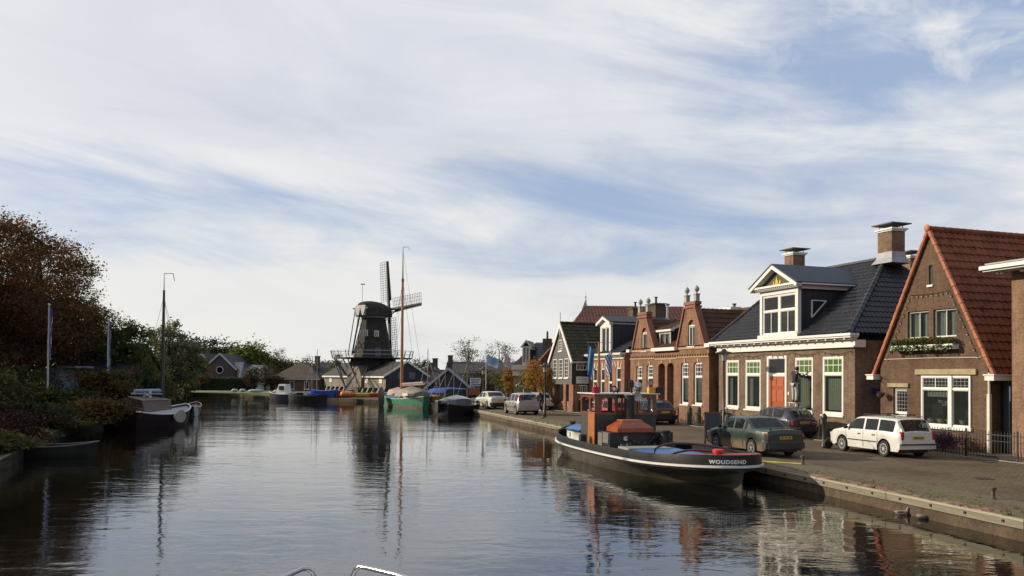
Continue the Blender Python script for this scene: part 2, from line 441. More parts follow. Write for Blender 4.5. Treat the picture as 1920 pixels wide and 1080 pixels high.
# front strip between street and facades
m = flat('front_strip_paving', (.13, .11, .085), .95, .3, 1.2, bmp=.5)
b = MB(); b.poly([(q.x, q.y, .447) for q in (UV(-60, 24.2), UV(95, 24.2), UV(95, 40), UV(-60, 40))]); structure(b.build('front_gardens', m))
b = MB()
for u in range(-20, 70, 1): 
    a = UV(u, 24.3); c2 = UV(u + .985, 24.3); e = NV * .1
    b.prism([(a.x, a.y, .4), (c2.x, c2.y, .4), (c2.x + e.x, c2.y + e.y, .4), (a.x + e.x, a.y + e.y, .4)], (0, 0, .085))
structure(b.build('garden_kerb', flat('concrete_kerb', (.24, .22, .18), .9, .3, 2)))
# mossy verge strip between street and quay
m, nt, p = newmat('mossy_verge')
n1 = noise(nt, tcs_ := N(nt, 'ShaderNodeNewGeometry').outputs['Position'], .9, 6, .7); n2 = noise(nt, tcs_, 9, 4, .7)
c = ramp(nt, math_(nt, 'ADD', math_(nt, 'MULTIPLY', n1, .65), math_(nt, 'MULTIPLY', n2, .35)), [(.34, (.07, .05, .032)), (.48, (.10, .074, .045)), (.55, (.085, .085, .028)), (.68, (.05, .065, .016))])
nt.links.new(c, p.inputs['Base Color']); p.inputs['Roughness'].default_value = .95; bump(nt, p, n2, .8, .03)
VERGE = m
b = MB()
K0 = [offs(q, .46) for q in KP]; K1 = [offs(q, 1.9) for q in KP]
for i in range(4): b.quad(*[(q.x, q.y, z) for q, z in ((K0[i], .446), (K0[i + 1], .446), (K1[i + 1], .456), (K1[i], .456))])
structure(b.build('verge', VERGE))
# soldier course of red bricks along the quay, stone wall and timber capping board
QB = []
m, nt, p = newmat('quay_edge_brick')
tq = N(nt, 'ShaderNodeNewGeometry').outputs['Position']
mp = mapping(nt, tq, (1, 1, 1), (0, 0, -TQ)); sx = N(nt, 'ShaderNodeSeparateXYZ'); nt.links.new(mp, sx.inputs[0])
q_ = math_(nt, 'DIVIDE', sx.outputs[1], .075); fl = math_(nt, 'FLOOR', q_); fr = math_(nt, 'SUBTRACT', q_, fl)
wn = N(nt, 'ShaderNodeTexWhiteNoise', noise_dimensions='1D'); nt.links.new(fl, wn.inputs['W'])
n1 = noise(nt, tq, 1.3, 5, .7)
c = ramp(nt, wn.outputs[0], [(0, (.15, .075, .05)), (.5, (.22, .12, .085)), (1, (.27, .17, .13))])
c = mixc(nt, math_(nt, 'LESS_THAN', fr, .16), c, (.04, .035, .025))
mo = N(nt, 'ShaderNodeMapRange'); nt.links.new(n1, mo.inputs[0]); mo.inputs[1].default_value = .5; mo.inputs[2].default_value = .62
c = mixc(nt, mo.outputs[0], c, (.07, .085, .03)); nt.links.new(c, p.inputs['Base Color']); p.inputs['Roughness'].default_value = .9
QEB = m
b = MB()
for i in range(4):
    a, c2 = KP[i], KP[i + 1]; e = NQ * .46; e2 = NQ * .07
    b.prism([(a.x + e2.x, a.y + e2.y, .30), (c2.x + e2.x, c2.y + e2.y, .30), (c2.x + e.x, c2.y + e.y, .30), (a.x + e.x, a.y + e.y, .30)], (0, 0, .155))
structure(b.build('quay_edge', QEB))
b = MB(); wallm = brick('quay_wall_brick', (.13, .085, .055), (.10, .075, .05), (.10, .095, .07), .21, .065)
for i in range(4):
    a, c2 = KP[i], KP[i + 1]; e = NQ * .3; e2 = NQ * .05
    b.prism([(a.x + e2.x, a.y + e2.y, -1), (c2.x + e2.x, c2.y + e2.y, -1), (c2.x + e.x, c2.y + e.y, -1), (a.x + e.x, a.y + e.y, -1)], (0, 0, 1.297))
qw = b.build('quay_wall', wallm); structure(qw)
b = MB(); h = MB()
for i in range(1, 4):
    a, c2 = KP[i], KP[i + 1]; d = (c2 - a); Ltot = d.length; d.normalize(); n = V((-d.y, d.x, 0))
    k = 0.0
    while k < Ltot - .2:
        k2 = min(k + 4.0, Ltot); s0 = a + d * (k + .012); s1 = a + d * (k2 - .012); o_ = n * .03 * 0
        jz = rnd.uniform(-.008, .008)
        b.prism([(s0.x, s0.y, .25 + jz), (s1.x, s1.y, .25 + jz), (s1.x + NQ.x * .07, s1.y + NQ.y * .07, .25 + jz), (s0.x + NQ.x * .07, s0.y + NQ.y * .07, .25 + jz)], (0, 0, .19))
        t = k + .5
        while t < k2 - .2:
            c3 = a + d * t; c3 = c3 - NQ * .01
            h.M = Matrix.Translation((c3.x, c3.y, .345)) @ Matrix.Rotation(TQ, 4, 'Z')
            h.box(-.015, -.025, -.025, .01, .025, .025); t += 1.0
        k = k2
tb = planks('weathered_capping', (.27, .245, .175), .19, 1, .34, .9, .6)
kb = b.build('quay_capping', tb); structure(kb)
structure(h.build('quay_bolts', BLACK))
# grass tufts on the joint of the quay edge
LGREEN = leafmat('tuft_grass', [(.05, .08, .015), (.10, .13, .03), (.16, .17, .05)], 2, .2)
b = MB()
for i in range(1, 4):
    a, c2 = KP[i], KP[i + 1]
    for k in range(int((c2 - a).length * 7)):
        if rnd.random() < .62: continue
        q = a.lerp(c2, rnd.random()) + NQ * (rnd.choice([.08, .08, .47, .5, .9, 1.4]) + rnd.gauss(0, .04))
        s_ = rnd.uniform(.4, 1.3)
        for j in range(rnd.randint(4, 10)):
            an = rnd.uniform(0, 6.28); r_ = rnd.uniform(.02, .09) * s_; hh = rnd.uniform(.02, .10) * s_
            p0 = q + V((rnd.gauss(0, .04), rnd.gauss(0, .04), .45)); dx = V((math.cos(an), math.sin(an), 0))
            b.add([p0 - dx.cross(V((0, 0, 1))) * .012, p0 + dx.cross(V((0, 0, 1))) * .012, p0 + dx * r_ + V((0, 0, hh))], [(0, 1, 2)])
tag(b.build('verge_grass', LGREEN), 'small tufts of grass and moss along the brick edge of the quay', 'grass', kind='stuff')
# left bank: low timber revetment
b = MB()
for i in range(5, len(edge) - 1):
    a, c2 = edge[i], edge[i + 1]; d = (c2 - a).normalized(); n = V((-d.y, d.x, 0))
    b.prism([(a.x, a.y, -.8), (c2.x, c2.y, -.8), (c2.x - n.x * .12, c2.y - n.y * .12, -.8), (a.x - n.x * .12, a.y - n.y * .12, -.8)], (0, 0, 1.2))
structure(b.build('bank_revetment', planks('old_revetment', (.14, .11, .075), .2, 0, .3, .9)))
# bright lawn on the far bank
LAWN = flat('lawn', (.13, .17, .035), .95, .25, 1.5, bmp=.6)
b = MB(); b.poly([(q.x, q.y, .40) for q in (G(300, 733.5, .4), G(345, 734.3, .4), G(430, 736.5, .4), G(520, 741.5, .4), G(520, 733, .4), G(420, 727, .4), G(300, 727, .4))])
structure(b.build('lawn', LAWN))
b = MB(); b.poly([(q.x, q.y, .41) for q in (G(600, 745, .41), G(720, 748, .41), G(795, 750.2, .41), G(846, 755.3, .41), G(890, 758, .41), G(890, 735, .41), G(600, 733, .41))])
structure(b.build('boatyard', flat('boatyard_ground', (.14, .13, .09), .95, .35, .8, bmp=.5)))

# fallen leaves scattered over the verge, the gutter and the street
LEAFM = leafmat('fallen_leaf', [(.10, .05, .02), (.20, .12, .04), (.28, .20, .07)], 3, .05)
b = MB(); fl = random.Random(4)
for _ in range(2600):
    i = fl.choice((1, 2, 2, 3, 3)); q = KP[i].lerp(KP[i + 1], fl.random()) if i < 4 else KP[4]
    if fl.random() < .5: q = q + NQ * abs(fl.gauss(.5, .5)); z = .462
    else: u_ = fl.uniform(8, 66); q = UV(u_, 24.22 - abs(fl.gauss(0, .35 if fl.random() < .7 else 2.5))); z = .462
    an = fl.uniform(0, 6.28); s_ = fl.uniform(.02, .045); d = V((math.cos(an), math.sin(an), 0)); e = V((-d.y, d.x, 0)); c = V((q.x, q.y, z + .004))
    b.add([c - d * s_, c + e * s_ * .6 + V((0, 0, .012)), c + d * s_, c - e * s_ * .6], [(0, 1, 2, 3)])
tag(b.build('fallen_leaves', LEAFM), 'dry brown leaves scattered along the quay verge and street gutter', 'leaves', kind='stuff')
# drain covers and a repaired strip in the paving
for i, (u_, v_) in enumerate(((17.5, 19.5), (27.5, 21.0), (21.0, 23.6))):
    c = UV(u_, v_, .456); b = MB(); b.M = Matrix.Rotation(-TH - .0, 4, 'Z') ; b.lathe([(.28, 0), (.28, .006)], 20)
    for k in range(5): b.box(-.2, -.18 + k * .08, .006, .2, -.15 + k * .08, .009)
    o = b.build('drain_cover', flat('cast_iron', (.05, .045, .04), .7, .3, 8)); o.location = c; tag(o, ['round iron drain cover in the street nearest the right foreground', 'round iron drain cover in the street between the saloon and the estate car', 'round iron drain cover near the iron railing'][i], 'drain cover', 'drain covers in the street')
# ------------------------------------------------------------------ house kit
class House:
    def __init__(s, name, label, px, py, v, cat='house', group=None, th=TH, pos=None, z=.45):
        if pos is None:
            d = ray(px, py); n = V((math.cos(th), math.sin(th), 0)); t = (v - CAM.dot(n)) / d.dot(n); q = CAM + d * t
        else: q = pos
        s.root = thing(name, label, cat, (q.x, q.y, z), -(math.pi / 2 - th), group)
        s.Mi = (Matrix.Translation((q.x, q.y, z)) @ Matrix.Rotation(-(math.pi / 2 - th), 4, 'Z')).inverted()
        s.o = s.Mi @ CAM
    def L(s, px, py, dv=0):
        d = (s.Mi.to_3x3() @ ray(px, py)); t = (dv - s.o.y) / d.y; q = s.o + d * t
        return q.x, q.z
    def r(s, xl, yt, xr, yb, dv=0):
        ym = (yt + yb) / 2; xm = (xl + xr) / 2
        return s.L(xl, ym, dv)[0], s.L(xm, yb, dv)[1], s.L(xr, ym, dv)[0], s.L(xm, yt, dv)[1]
def rectpoly(x0, z0, x1, z1, y=0): return [(x0, y, z0), (x1, y, z0), (x1, y, z1), (x0, y, z1)]
def archpoly(x0, z0, x1, z1, y=0, rise=.25, n=8):
    xm = (x0 + x1) / 2; hw = (x1 - x0) / 2; pts = [(x0, y, z0), (x1, y, z0)]
    for i in range(n + 1):
        t = math.pi * i / n; pts.append((xm + hw * math.cos(t), y, z1 - rise + rise * math.sin(t)))
    return pts
def front(mb, outer, holes, depth=.14):
    """facade at y = 0 (outer: list of (x, z)), holes: polygons; builds the reveals too"""
    mb.poly([(x, 0, z) for x, z in outer], holes)
    for h in holes:
        for i in range(len(h)):
            a, c = h[i], h[(i + 1) % len(h)]
            mb.quad(a, c, (c[0], a[1] + depth, c[2]), (a[0], a[1] + depth, a[2]))
def curtain(par, x0, z0, x1, z1, y, mat=None, name='curtain', waves=6):
    b = MB(); n = max(8, waves * 6); pts = []
    top = [(x0 + (x1 - x0) * i / n, y + .025 * math.sin(i / n * waves * 6.28), z1) for i in range(n + 1)]
    bot = [(x0 + (x1 - x0) * i / n, y + .035 * math.sin(i / n * waves * 6.28 + .4), z0) for i in range(n + 1)]
    b.add(top + bot, [(i, i + 1, n + 2 + i, n + 1 + i) for i in range(n)])
    return b.build(name, mat or CURT, par, True)
def win(par, x0, z0, x1, z1, y=.07, fr=.08, tr=.3, tv=1, th_=1, lv=1, lh=1, mat=None, sill=True, topm=None, arch=0, curt=None, nm='window', glass=None, sash=True):
    """window part with sub-parts pane, top light, sill, curtain"""
    mat = mat or WHITE; b = MB(); d = .07
    b.box(x0, y, z0, x0 + fr, y + d, z1); b.box(x1 - fr, y, z0, x1, y + d, z1)
    b.box(x0 + fr, y, z0, x1 - fr, y + d, z0 + fr); b.box(x0 + fr, y, z1 - fr, x1 - fr, y + d, z1)
    zt = z1 - (z1 - z0) * tr if tr else z1 - fr
    if tr: b.box(x0 + fr, y - .01, zt - fr * .55, x1 - fr, y + d + .003, zt + fr * .45)
    if sash and fr > .06:
        s_ = .032; yy = y + .02
        for (a, c) in ([(z0 + fr, zt - fr * .55)] + ([(zt + fr * .45, z1 - fr)] if tr else [])):
            b.box(x0 + fr, yy, a, x0 + fr + s_, yy + .04, c); b.box(x1 - fr - s_, yy, a, x1 - fr, yy + .04, c)
            b.box(x0 + fr + s_, yy, a, x1 - fr - s_, yy + .04, a + s_); b.box(x0 + fr + s_, yy, c - s_, x1 - fr - s_, yy + .04, c)
    w_ = min(.05, fr * .5)
    for k in range(1, lv): xx = x0 + (x1 - x0) * k / lv; b.box(xx - w_ / 2, y + .015, z0 + fr, xx + w_ / 2, y + .055, zt - .02)
    for k in range(1, lh): zz_ = z0 + (zt - z0) * k / lh; b.box(x0 + fr, y + .018, zz_ - w_ / 2, x1 - fr, y + .052, zz_ + w_ / 2)
    if tr:
        for k in range(1, tv): xx = x0 + (x1 - x0) * k / tv; b.box(xx - .016, y + .015, zt + .02, xx + .016, y + .055, z1 - fr)
        for k in range(1, th_): zz_ = zt + (z1 - zt) * k / th_; b.box(x0 + fr, y + .018, zz_ - .016, x1 - fr, y + .052, zz_ + .016)
    o = b.build(nm, mat, par)
    b = MB(); b.quad((x0 + fr * .5, y + .04, z0 + fr * .5), (x1 - fr * .5, y + .04, z0 + fr * .5), (x1 - fr * .5, y + .04, zt), (x0 + fr * .5, y + .04, zt)); b.build('pane', glass or GLASS, o)
    if tr: b = MB(); b.quad((x0 + fr * .5, y + .04, zt), (x1 - fr * .5, y + .04, zt), (x1 - fr * .5, y + .04, z1 - fr * .5), (x0 + fr * .5, y + .04, z1 - fr * .5)); b.build('top_light', topm or glass or GLASS, o)
    if sill: b = MB(); b.box(x0 - .05, -.07, z0 - .085, x1 + .05, y + .02, z0 - .003); b.build('sill', mat, o)
    if curt:
        for (a, c, e, f, m_) in curt:
            W_ = x1 - x0; H_ = z1 - z0
            curtain(o, x0 + W_ * a, z0 + H_ * c, x0 + W_ * e, z0 + H_ * f, y + .16, m_, waves=max(2, int(W_ * (e - a) * 7)))
    return o
def tiles(mb, o, a, bv, la, ra, lb, rb, Hl, tw=.24, th=.34, amp=.028, step=.035, seg=4):
    o, a, bv = V(o), V(a).normalized(), V(bv).normalized(); n = a.cross(bv)
    if n.z < 0: n = -n
    lo, hi = min(la, lb), max(ra, rb); nc = max(1, round((hi - lo) / tw)); tw = (hi - lo) / nc
    cols = [lo + tw * i / seg for i in range(nc * seg + 1)]
    prof = [math.sin(2 * math.pi * (i % seg) / seg) * amp for i in range(nc * seg + 1)]
    nr = max(1, round(Hl / th)); th = Hl / nr; vs = []; fs = []; K = len(cols)
    for r in range(nr):
        for t, up_ in ((r * th, step), ((r + 1) * th, 0)):
            l = la + (lb - la) * t / Hl; q = ra + (rb - ra) * t / Hl
            for i, c in enumerate(cols):
                x = min(max(c, l), q); vs.append(o + a * x + bv * t + n * (prof[i] + up_ + .01))
    for r in range(2 * nr - 1):
        for i in range(K - 1):
            p = [r * K + i, r * K + i + 1, (r + 1) * K + i + 1, (r + 1) * K + i]
            if (vs[p[0]] - vs[p[1]]).length < 1e-5 and (vs[p[2]] - vs[p[3]]).length < 1e-5: continue
            fs.append(tuple(p))
    mb.add(vs, fs)
def ridge(mb, a, b_, r=.13, L_=.38):
    a, b_ = V(a), V(b_); n = max(1, int((b_ - a).length / L_))
    for i in range(n):
        mb.tube([a.lerp(b_, i / n), a.lerp(b_, (i + 1.06) / n)], r, 8, r * .86)
def chimney(H, x, y, z0, z1, w_=.75, d=.6, mat=None, cowl=True, pots=0, capm=None, base=True):
    b = MB(); b.box(x - w_ / 2, y - d / 2, z0, x + w_ / 2, y + d / 2, z1); o = b.build('chimney', mat, H.root)
    b = MB(); b.box(x - w_ / 2 - .05, y - d / 2 - .05, z1, x + w_ / 2 + .05, y + d / 2 + .05, z1 + .07); b.box(x - w_ / 2 - .11, y - d / 2 - .11, z1 + .07, x + w_ / 2 + .11, y + d / 2 + .11, z1 + .15); b.build('chimney_cap', capm or WHITE, o)
    if base:
        b = MB(); q = lambda e, z: [(x - w_ / 2 - e, y - d / 2 - e, z), (x + w_ / 2 + e, y - d / 2 - e, z), (x + w_ / 2 + e, y + d / 2 + e, z), (x - w_ / 2 - e, y + d / 2 + e, z)]
        b.loft([q(.22, z0 + .05), q(.05, z0 + .32), q(.012, z0 + .62)]); b.build('flashing', LEAD, o)
    if cowl:
        b = MB()
        for sx_ in (-1, 1):
            for sy_ in (-1, 1): b.box(x + sx_ * w_ * .42 - .015, y + sy_ * d * .42 - .015, z1 + .15, x + sx_ * w_ * .42 + .015, y + sy_ * d * .42 + .015, z1 + .34)
        e = .22; b.box(x - w_ / 2 - e, y - d / 2 - e, z1 + .34, x + w_ / 2 + e, y + d / 2 + e, z1 + .39)
        b.loft([[(x - w_ / 2 - e, y - d / 2 - e, z1 + .392), (x + w_ / 2 + e, y - d / 2 - e, z1 + .392), (x + w_ / 2 + e, y + d / 2 + e, z1 + .392), (x - w_ / 2 - e, y + d / 2 + e, z1 + .392)],
                [(x - w_ * .1, y - d * .1, z1 + .45), (x + w_ * .1, y - d * .1, z1 + .45), (x + w_ * .1, y + d * .1, z1 + .45), (x - w_ * .1, y + d * .1, z1 + .45)]])
        b.build('chimney_cowl', flat('dark_cowl', (.09, .09, .095), .6, .2, 3), o)
    for k in range(pots):
        b = MB(); xx = x + (k - (pots - 1) / 2) * .35; b.lathe([(.09, 0), (.08, .45), (.15, .5), (.15, .55)], 10, (xx, y, z1 + .15)); b.build('chimney_pot', BLACK, o)
    return o
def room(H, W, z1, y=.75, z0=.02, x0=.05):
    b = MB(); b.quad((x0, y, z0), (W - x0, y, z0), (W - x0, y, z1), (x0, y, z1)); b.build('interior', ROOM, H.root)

BR_H1 = brick('brick_brown', (.30, .17, .105), (.23, .125, .075), (.25, .21, .16))
BR_H2 = brick('brick_dark_brown', (.155, .090, .054), (.110, .064, .040), (.125, .10, .07))
BR_H3 = brick('brick_grey_brown', (.21, .137, .092), (.155, .10, .07), (.23, .20, .15))
BR_H4 = brick('brick_orange', (.29, .148, .09), (.215, .108, .065), (.23, .175, .13))
BR_H5 = brick('brick_red_orange', (.35, .165, .10), (.28, .13, .08), (.27, .2, .15))
TILE_RED = tilemat('red_pantile', (.20, .060, .028), .3, .33, .35)
TILE_VERGE = flat('orange_verge_tile', (.42, .14, .065), .7, .3, 4)
def tile_dark():
    m, nt, p = newmat('black_glazed_pantile')
    tc = N(nt, 'ShaderNodeTexCoord').outputs['Object']
    n1 = noise(nt, tc, 9, 4, .75); n2 = noise(nt, tc, .8, 4, .6)
    c = ramp(nt, n2, [(.3, (.010, .011, .015)), (.7, (.026, .026, .029))])
    sp = N(nt, 'ShaderNodeMapRange'); nt.links.new(n1, sp.inputs[0]); sp.inputs[1].default_value = .60; sp.inputs[2].default_value = .74
    nt.links.new(mixc(nt, sp.outputs[0], c, (.17, .18, .12)), p.inputs['Base Color']); p.inputs['Roughness'].default_value = .42
    bump(nt, p, n1, .2, .01); return m
TILE_BLACK = tile_dark()
TILE_BROWN = tilemat('brown_pantile', (.10, .045, .025), .3, .3, .35)
TILE_MOSS = tilemat('mossy_pantile', (.055, .050, .026), .3, .3, .4)
TILE_RUST = flat('rust_pantile', (.21, .075, .035), .75, .3, 1.2)
SLATE = flat('dark_slate', (.024, .027, .036), .5, .3, 2)
STONE = flat('yellow_sandstone', (.34, .28, .16), .8, .2, 3)
NAVY = planks('navy_boards', (.018, .020, .030), .18, 0, .3, .5)

# ---------------------------------------------------------------- white-corniced house
H = House('brick_house', 'low brown brick house with white cornice, black roof and big white pedimented dormer', 1348, 720, 26.3)
H3 = H; W = H.L(1603, 720)[0]; zc = H.L(1603, 651)[1]; zt = H.L(1603, 625)[1]; DP = 9.0
wins = [H.r(1361, 675, 1385, 764.5), H.r(1397, 674.5, 1426, 767), H.r(1490, 670, 1524, 773), H.r(1541.5, 668, 1581, 778)]
dr = H.r(1438.5, 667, 1475.5, 770); dr = (dr[0], .15, dr[2], dr[3])
holes = [rectpoly(*q) for q in wins] + [rectpoly(*dr)]
b = MB(); front(b, [(0, 0), (W, 0), (W, zt - .3), (0, zt - .3)], holes, .16)
b.quad((W, 0, 0), (W, DP, 0), (W, DP, zt - .3), (W, 0, zt - .3)); b.quad((0, DP, 0), (0, 0, 0), (0, 0, zt - .3), (0, DP, zt - .3)); b.quad((W, DP, 0), (0, DP, 0), (0, DP, zt - .3), (W, DP, zt - .3))
b.build('wall', BR_H3, H.root); room(H, W, 3.8)
b = MB(); b.box(-.02, -.035, 0, W + .02, 0, .42); b.build('plinth', flat('tarred_plinth', (.06, .055, .05), .8, .2, 2), H.root)
GREENG = glassmat('green_leaded_glass', (.06, .125, .028), 0, .12)
for i, q in enumerate(wins):
    win(H.root, *q, y=.02, fr=.11, tr=.30, tv=4, th_=2, topm=GREENG, curt=[(.14, .08, .86, .62, flat('pale_net_blind', (.58, .62, .50), .8, .15, 1))] if i in (2, 3) else [(.12, .06, .34, .62, CURT)])
# door
o = win(H.root, *dr, y=-.03, fr=.13, tr=.26, sill=False, nm='door_surround')
b = MB(); x0, z0, x1, z1 = dr; zz_ = z1 - (z1 - z0) * .26
b.box(x0 + .14, .0, z0, x1 - .14, .05, zz_ - .07); dd = b.build('door', flat('orange_door', (.34, .075, .018), .35, .15, 4, coat=.3), H.root, bevel=.01)
b = MB()
for (za, zb) in ((.12, .42), (.5, .72), (.78, .94)):
    hh = zz_ - z0
    for xa, xb in ((.26, (x1 - x0) / 2 - .04), ((x1 - x0) / 2 + .04, x1 - x0 - .26)): b.box(x0 + xa, -.014, z0 + hh * za, x0 + xb, -.002, z0 + hh * zb)
pieces(b, 'door_panel', flat('orange_door_panel', (.42, .10, .028), .35, .15, 4), dd)
b = MB(); b.box(x0 + .3, -.03, z0 + .95, x1 - .3, -.016, z0 + 1.02); b.build('letter_box', STEEL, dd)
b = MB(); b.box(x0 - .1, -.5, 0, x1 + .1, .1, .15); b.build('doorstep', STONE, H.root)
b = MB(); b.box(x1 + .1, -.03, 1.9, x1 + .2, .0, 2.05); b.build('house_number', WHITE, H.root)
# frieze, gutter, consoles
b = MB(); b.box(-.06, -.10, zc, W + .06, .02, zt - .28); b.box(-.10, -.16, zc, W + .10, -.10, zc + .08); b.box(-.30, -.52, zt - .12, W + .3, -.02, zt); b.box(-.24, -.46, zt - .2, W + .24, -.02, zt - .122)
b.box(-.15, -.3, zt - .278, W + .15, -.02, zt - .202)
b.box(W + .06, -.10, zc - .0, W + .12, .5, zt - .285)
co = b.build('cornice', WHITE, H.root, bevel=.008)
b = MB(); k = .2
while k < W: b.box(k, -.40, zt - .275, k + .09, -.10, zt - .205); k += .62
pieces(b, 'bracket', WHITE, co)
# festoon lights under the cornice
def festoon(par, pts, name='string_lights', every=.42, sag=.10):
    b = MB(); c = MB()
    for i in range(len(pts) - 1):
        a, d = V(pts[i]), V(pts[i + 1]); n = 8; P = []
        for k in range(n + 1):
            q = a.lerp(d, k / n); q.z -= sag * math.sin(math.pi * k / n); P.append(q)
        b.tube(P, .008, 4)
        m_ = max(1, int((d - a).length / every))
        for k in range(m_):
            q = a.lerp(d, (k + .5) / m_); q.z -= sag * math.sin(math.pi * (k + .5) / m_)
            b.tube([q, q - V((0, 0, .06))], .016, 5); c.ell(q - V((0, .0, .09)), .032, 6, 4)
    o = b.build(name, BLACK, par); pieces(c, 'bulb', flat('glass_bulb', (.45, .43, .38), .2, .2, 8), o)
festoon(H.root, [(W * i / 5, -.06, zc - .12) for i in range(6)], sag=.16, every=.38)
# roof
rz_ = H.L(1660, 486, 4.5)[1]; xl, xr = .7, W - 3.0; zt_ = zt + .02; sl_ = math.hypot(4.9, rz_ - zt_)
bv = V((0, 4.9, rz_ - zt_)) / sl_
b = MB(); tiles(b, (0, -.4, zt_), (1, 0, 0), bv, -.15, W + .15, xl, xr, sl_)
tiles(b, (0, 9.4, zt_), (1, 0, 0), V((0, -4.9, rz_ - zt_)) / sl_, -.15, W + .15, xl, xr, sl_, .4, .6)
e_ = V((xr - W - .15, 0, rz_ - zt_)); tiles(b, (W + .15, 4.5, zt_), (0, 1, 0), e_ / e_.length, -4.9, 4.9, -.02, .02, e_.length)
e_ = V((xl + .15, 0, rz_ - zt_)); tiles(b, (-.15, 4.5, zt_), (0, 1, 0), e_ / e_.length, -4.9, 4.9, -.02, .02, e_.length, .4, .6)
ro = b.build('roof', TILE_BLACK, H.root, True)
b = MB(); ridge(b, (xl, 4.5, rz_ + .04), (xr, 4.5, rz_ + .04)); ridge(b, (W + .15, -.4, zt_ + .04), (xr, 4.5, rz_ + .04)); ridge(b, (-.15, -.4, zt_ + .04), (xl, 4.5, rz_ + .04)); ridge(b, (W + .15, 9.4, zt_ + .04), (xr, 4.5, rz_ + .04))
b.build('ridge_tiles', TILE_BLACK, ro, True)
BRC = brick('chimney_brick', (.24, .15, .10), (.17, .10, .07), (.22, .19, .15))
x_, z_ = H.L(1663, 433, 4.5); chimney(H, xr + .35, 4.5, rz_ - .35, z_ - .12, .95, .8, BRC)
x_, z_ = H.L(1490, 476, 4.5); chimney(H, x_, 4.5, rz_ - .7, z_ - .12, .8, .8, BRC)
x_, z_ = H.L(1706, 482, 8.0); chimney(H, x_, 8.0, rz_ - 3, z_ - .12, .8, .7, BRC, base=False)
# dormer
fx0, fz0, fx1, fz1 = H.r(1424.5, 533, 1496, 631, -.36); fy = -.36; zb = zt + .03; dzt = H.L(1460, 539, -.36)[1]
apx, apz = H.L(1451, 497, -.7)[0], H.L(1451, 497, -.7)[1]; apx = (fx0 + fx1) / 2
def roofz(y): return zt_ + (y + .4) / 4.9 * (rz_ - zt_)
yback = (dzt - zt_) / (rz_ - zt_) * 4.9 - .4
b = MB(); b.box(fx0, fy, zb, fx0 + .2, fy + .2, dzt); b.box(fx1 - .2, fy, zb, fx1, fy + .2, dzt); b.box(fx0 + .2, fy, dzt - .34, fx1 - .2, fy + .18, dzt); b.box(fx0 - .06, fy - .1, zb - .02, fx1 + .06, fy + .2, zb + .14)
b.box(fx0 - .05, fy - .06, dzt - .10, fx1 + .05, fy + .2, dzt - .001)
dm = b.build('dormer', WHITE, H.root, bevel=.008)
dq = (fx0 + .2, zb + .14, fx1 - .2, dzt - .34); mx_ = (dq[0] + dq[2]) / 2
win(dm, dq[0], dq[1], mx_, dq[3], y=fy + .06, fr=.08, tr=.40, lv=2, sill=False, nm='casement'); win(dm, mx_, dq[1], dq[2], dq[3], y=fy + .06, fr=.09, tr=.40, lv=2, sill=False, nm='casement')
b = MB()
for xx, sg in ((fx0 + .02, 1), (fx1 - .02, -1)):
    b.prism([(xx, fy + .2, zb), (xx, fy + .2, dzt), (xx, yback, dzt), (xx, (zb - zt_) / (rz_ - zt_) * 4.9 - .4, zb)], (sg * .06, 0, 0))
pieces(b, 'cheek', NAVY, dm)
b = MB(); b.poly([(fx0 + .1, .5, zb), (fx1 - .1, .5, zb), (fx1 - .1, .5, dzt), (fx0 + .1, .5, dzt)]); b.build('dormer_room', ROOM, dm)
# cheek window (triangular) with white frame
b = MB(); xx = fx1 + .008; y0_ = .45; P = [(xx, y0_, roofz(y0_) + .25), (xx, y0_, dzt - .75), (xx, y0_ + (dzt - 1.0 - roofz(y0_)) * 1.0, dzt - .75)]
for i in range(3): b.bar(P[i], P[(i + 1) % 3], .07, .05)
b.build('cheek_window', WHITE, dm); b = MB(); b.poly([V(q) - V((.004, 0, 0)) for q in P]); b.build('cheek_pane', GLASS, dm)
# pediment
ex = .42; fy0 = fy - .4; b = MB(); hz_ = apz - dzt
L0, R0, A0 = (fx0 - ex, dzt + .02), (fx1 + ex, dzt + .02), (apx, apz)
def strip(mb, p, q, w_, y0, y1):
    p = V((p[0], 0, p[1])); q = V((q[0], 0, q[1])); d = (q - p).normalized(); n = V((d.z, 0, -d.x))
    if n.z > 0: n = -n
    mb.prism([(p.x, y0, p.z), (q.x, y0, q.z), (q.x + n.x * w_, y0, q.z + n.z * w_), (p.x + n.x * w_, y0, p.z + n.z * w_)], (0, y1 - y0, 0))
strip(b, L0, A0, .17, fy0, fy0 + .35); strip(b, (R0[0], R0[1]), A0, .17, fy0 + .002, fy0 + .352)
b.box(fx0 - ex + .1, fy0 + .05, dzt, fx1 + ex - .1, fy + .1, dzt + .10); b.box(fx0 - .2, fy0 + .22, dzt - .12, fx1 + .2, fy, dzt - .002)
k = fx0 - .15
while k < fx1 + .1: b.box(k, fy0 + .12, dzt - .075, k + .07, fy0 + .22, dzt - .004); k += .16
b.build('pediment', WHITE, dm)
b = MB(); b.poly([(fx0 - .1, fy0 + .33, dzt + .1), (fx1 + .1, fy0 + .33, dzt + .1), (apx, fy0 + .33, apz - .15)]); b.build('tympanum', flat('olive_board', (.055, .05, .028), .7, .2, 3), dm)
b = MB(); ty = fy0 + .3; cz_ = dzt + .12
for pts in ([(-.20, 0), (.20, 0), (.17, .06), (-.17, .06)], [(-.13, .07), (.13, .07), (.07, .30), (-.07, .30)], [(-.05, .31), (.05, .31), (.0, .47)], [(-.30, .04), (-.21, .02), (-.19, .18), (-.25, .24)], [(.21, .02), (.34, .10), (.30, .25), (.2, .2)]):
    b.prism([(apx + px_, ty, cz_ + pz_) for px_, pz_ in pts], (0, .02, 0))
b.build('gilded_emblem', flat('gold_leaf', (.62, .42, .06), .35, .2, 6, metal=.5), dm)
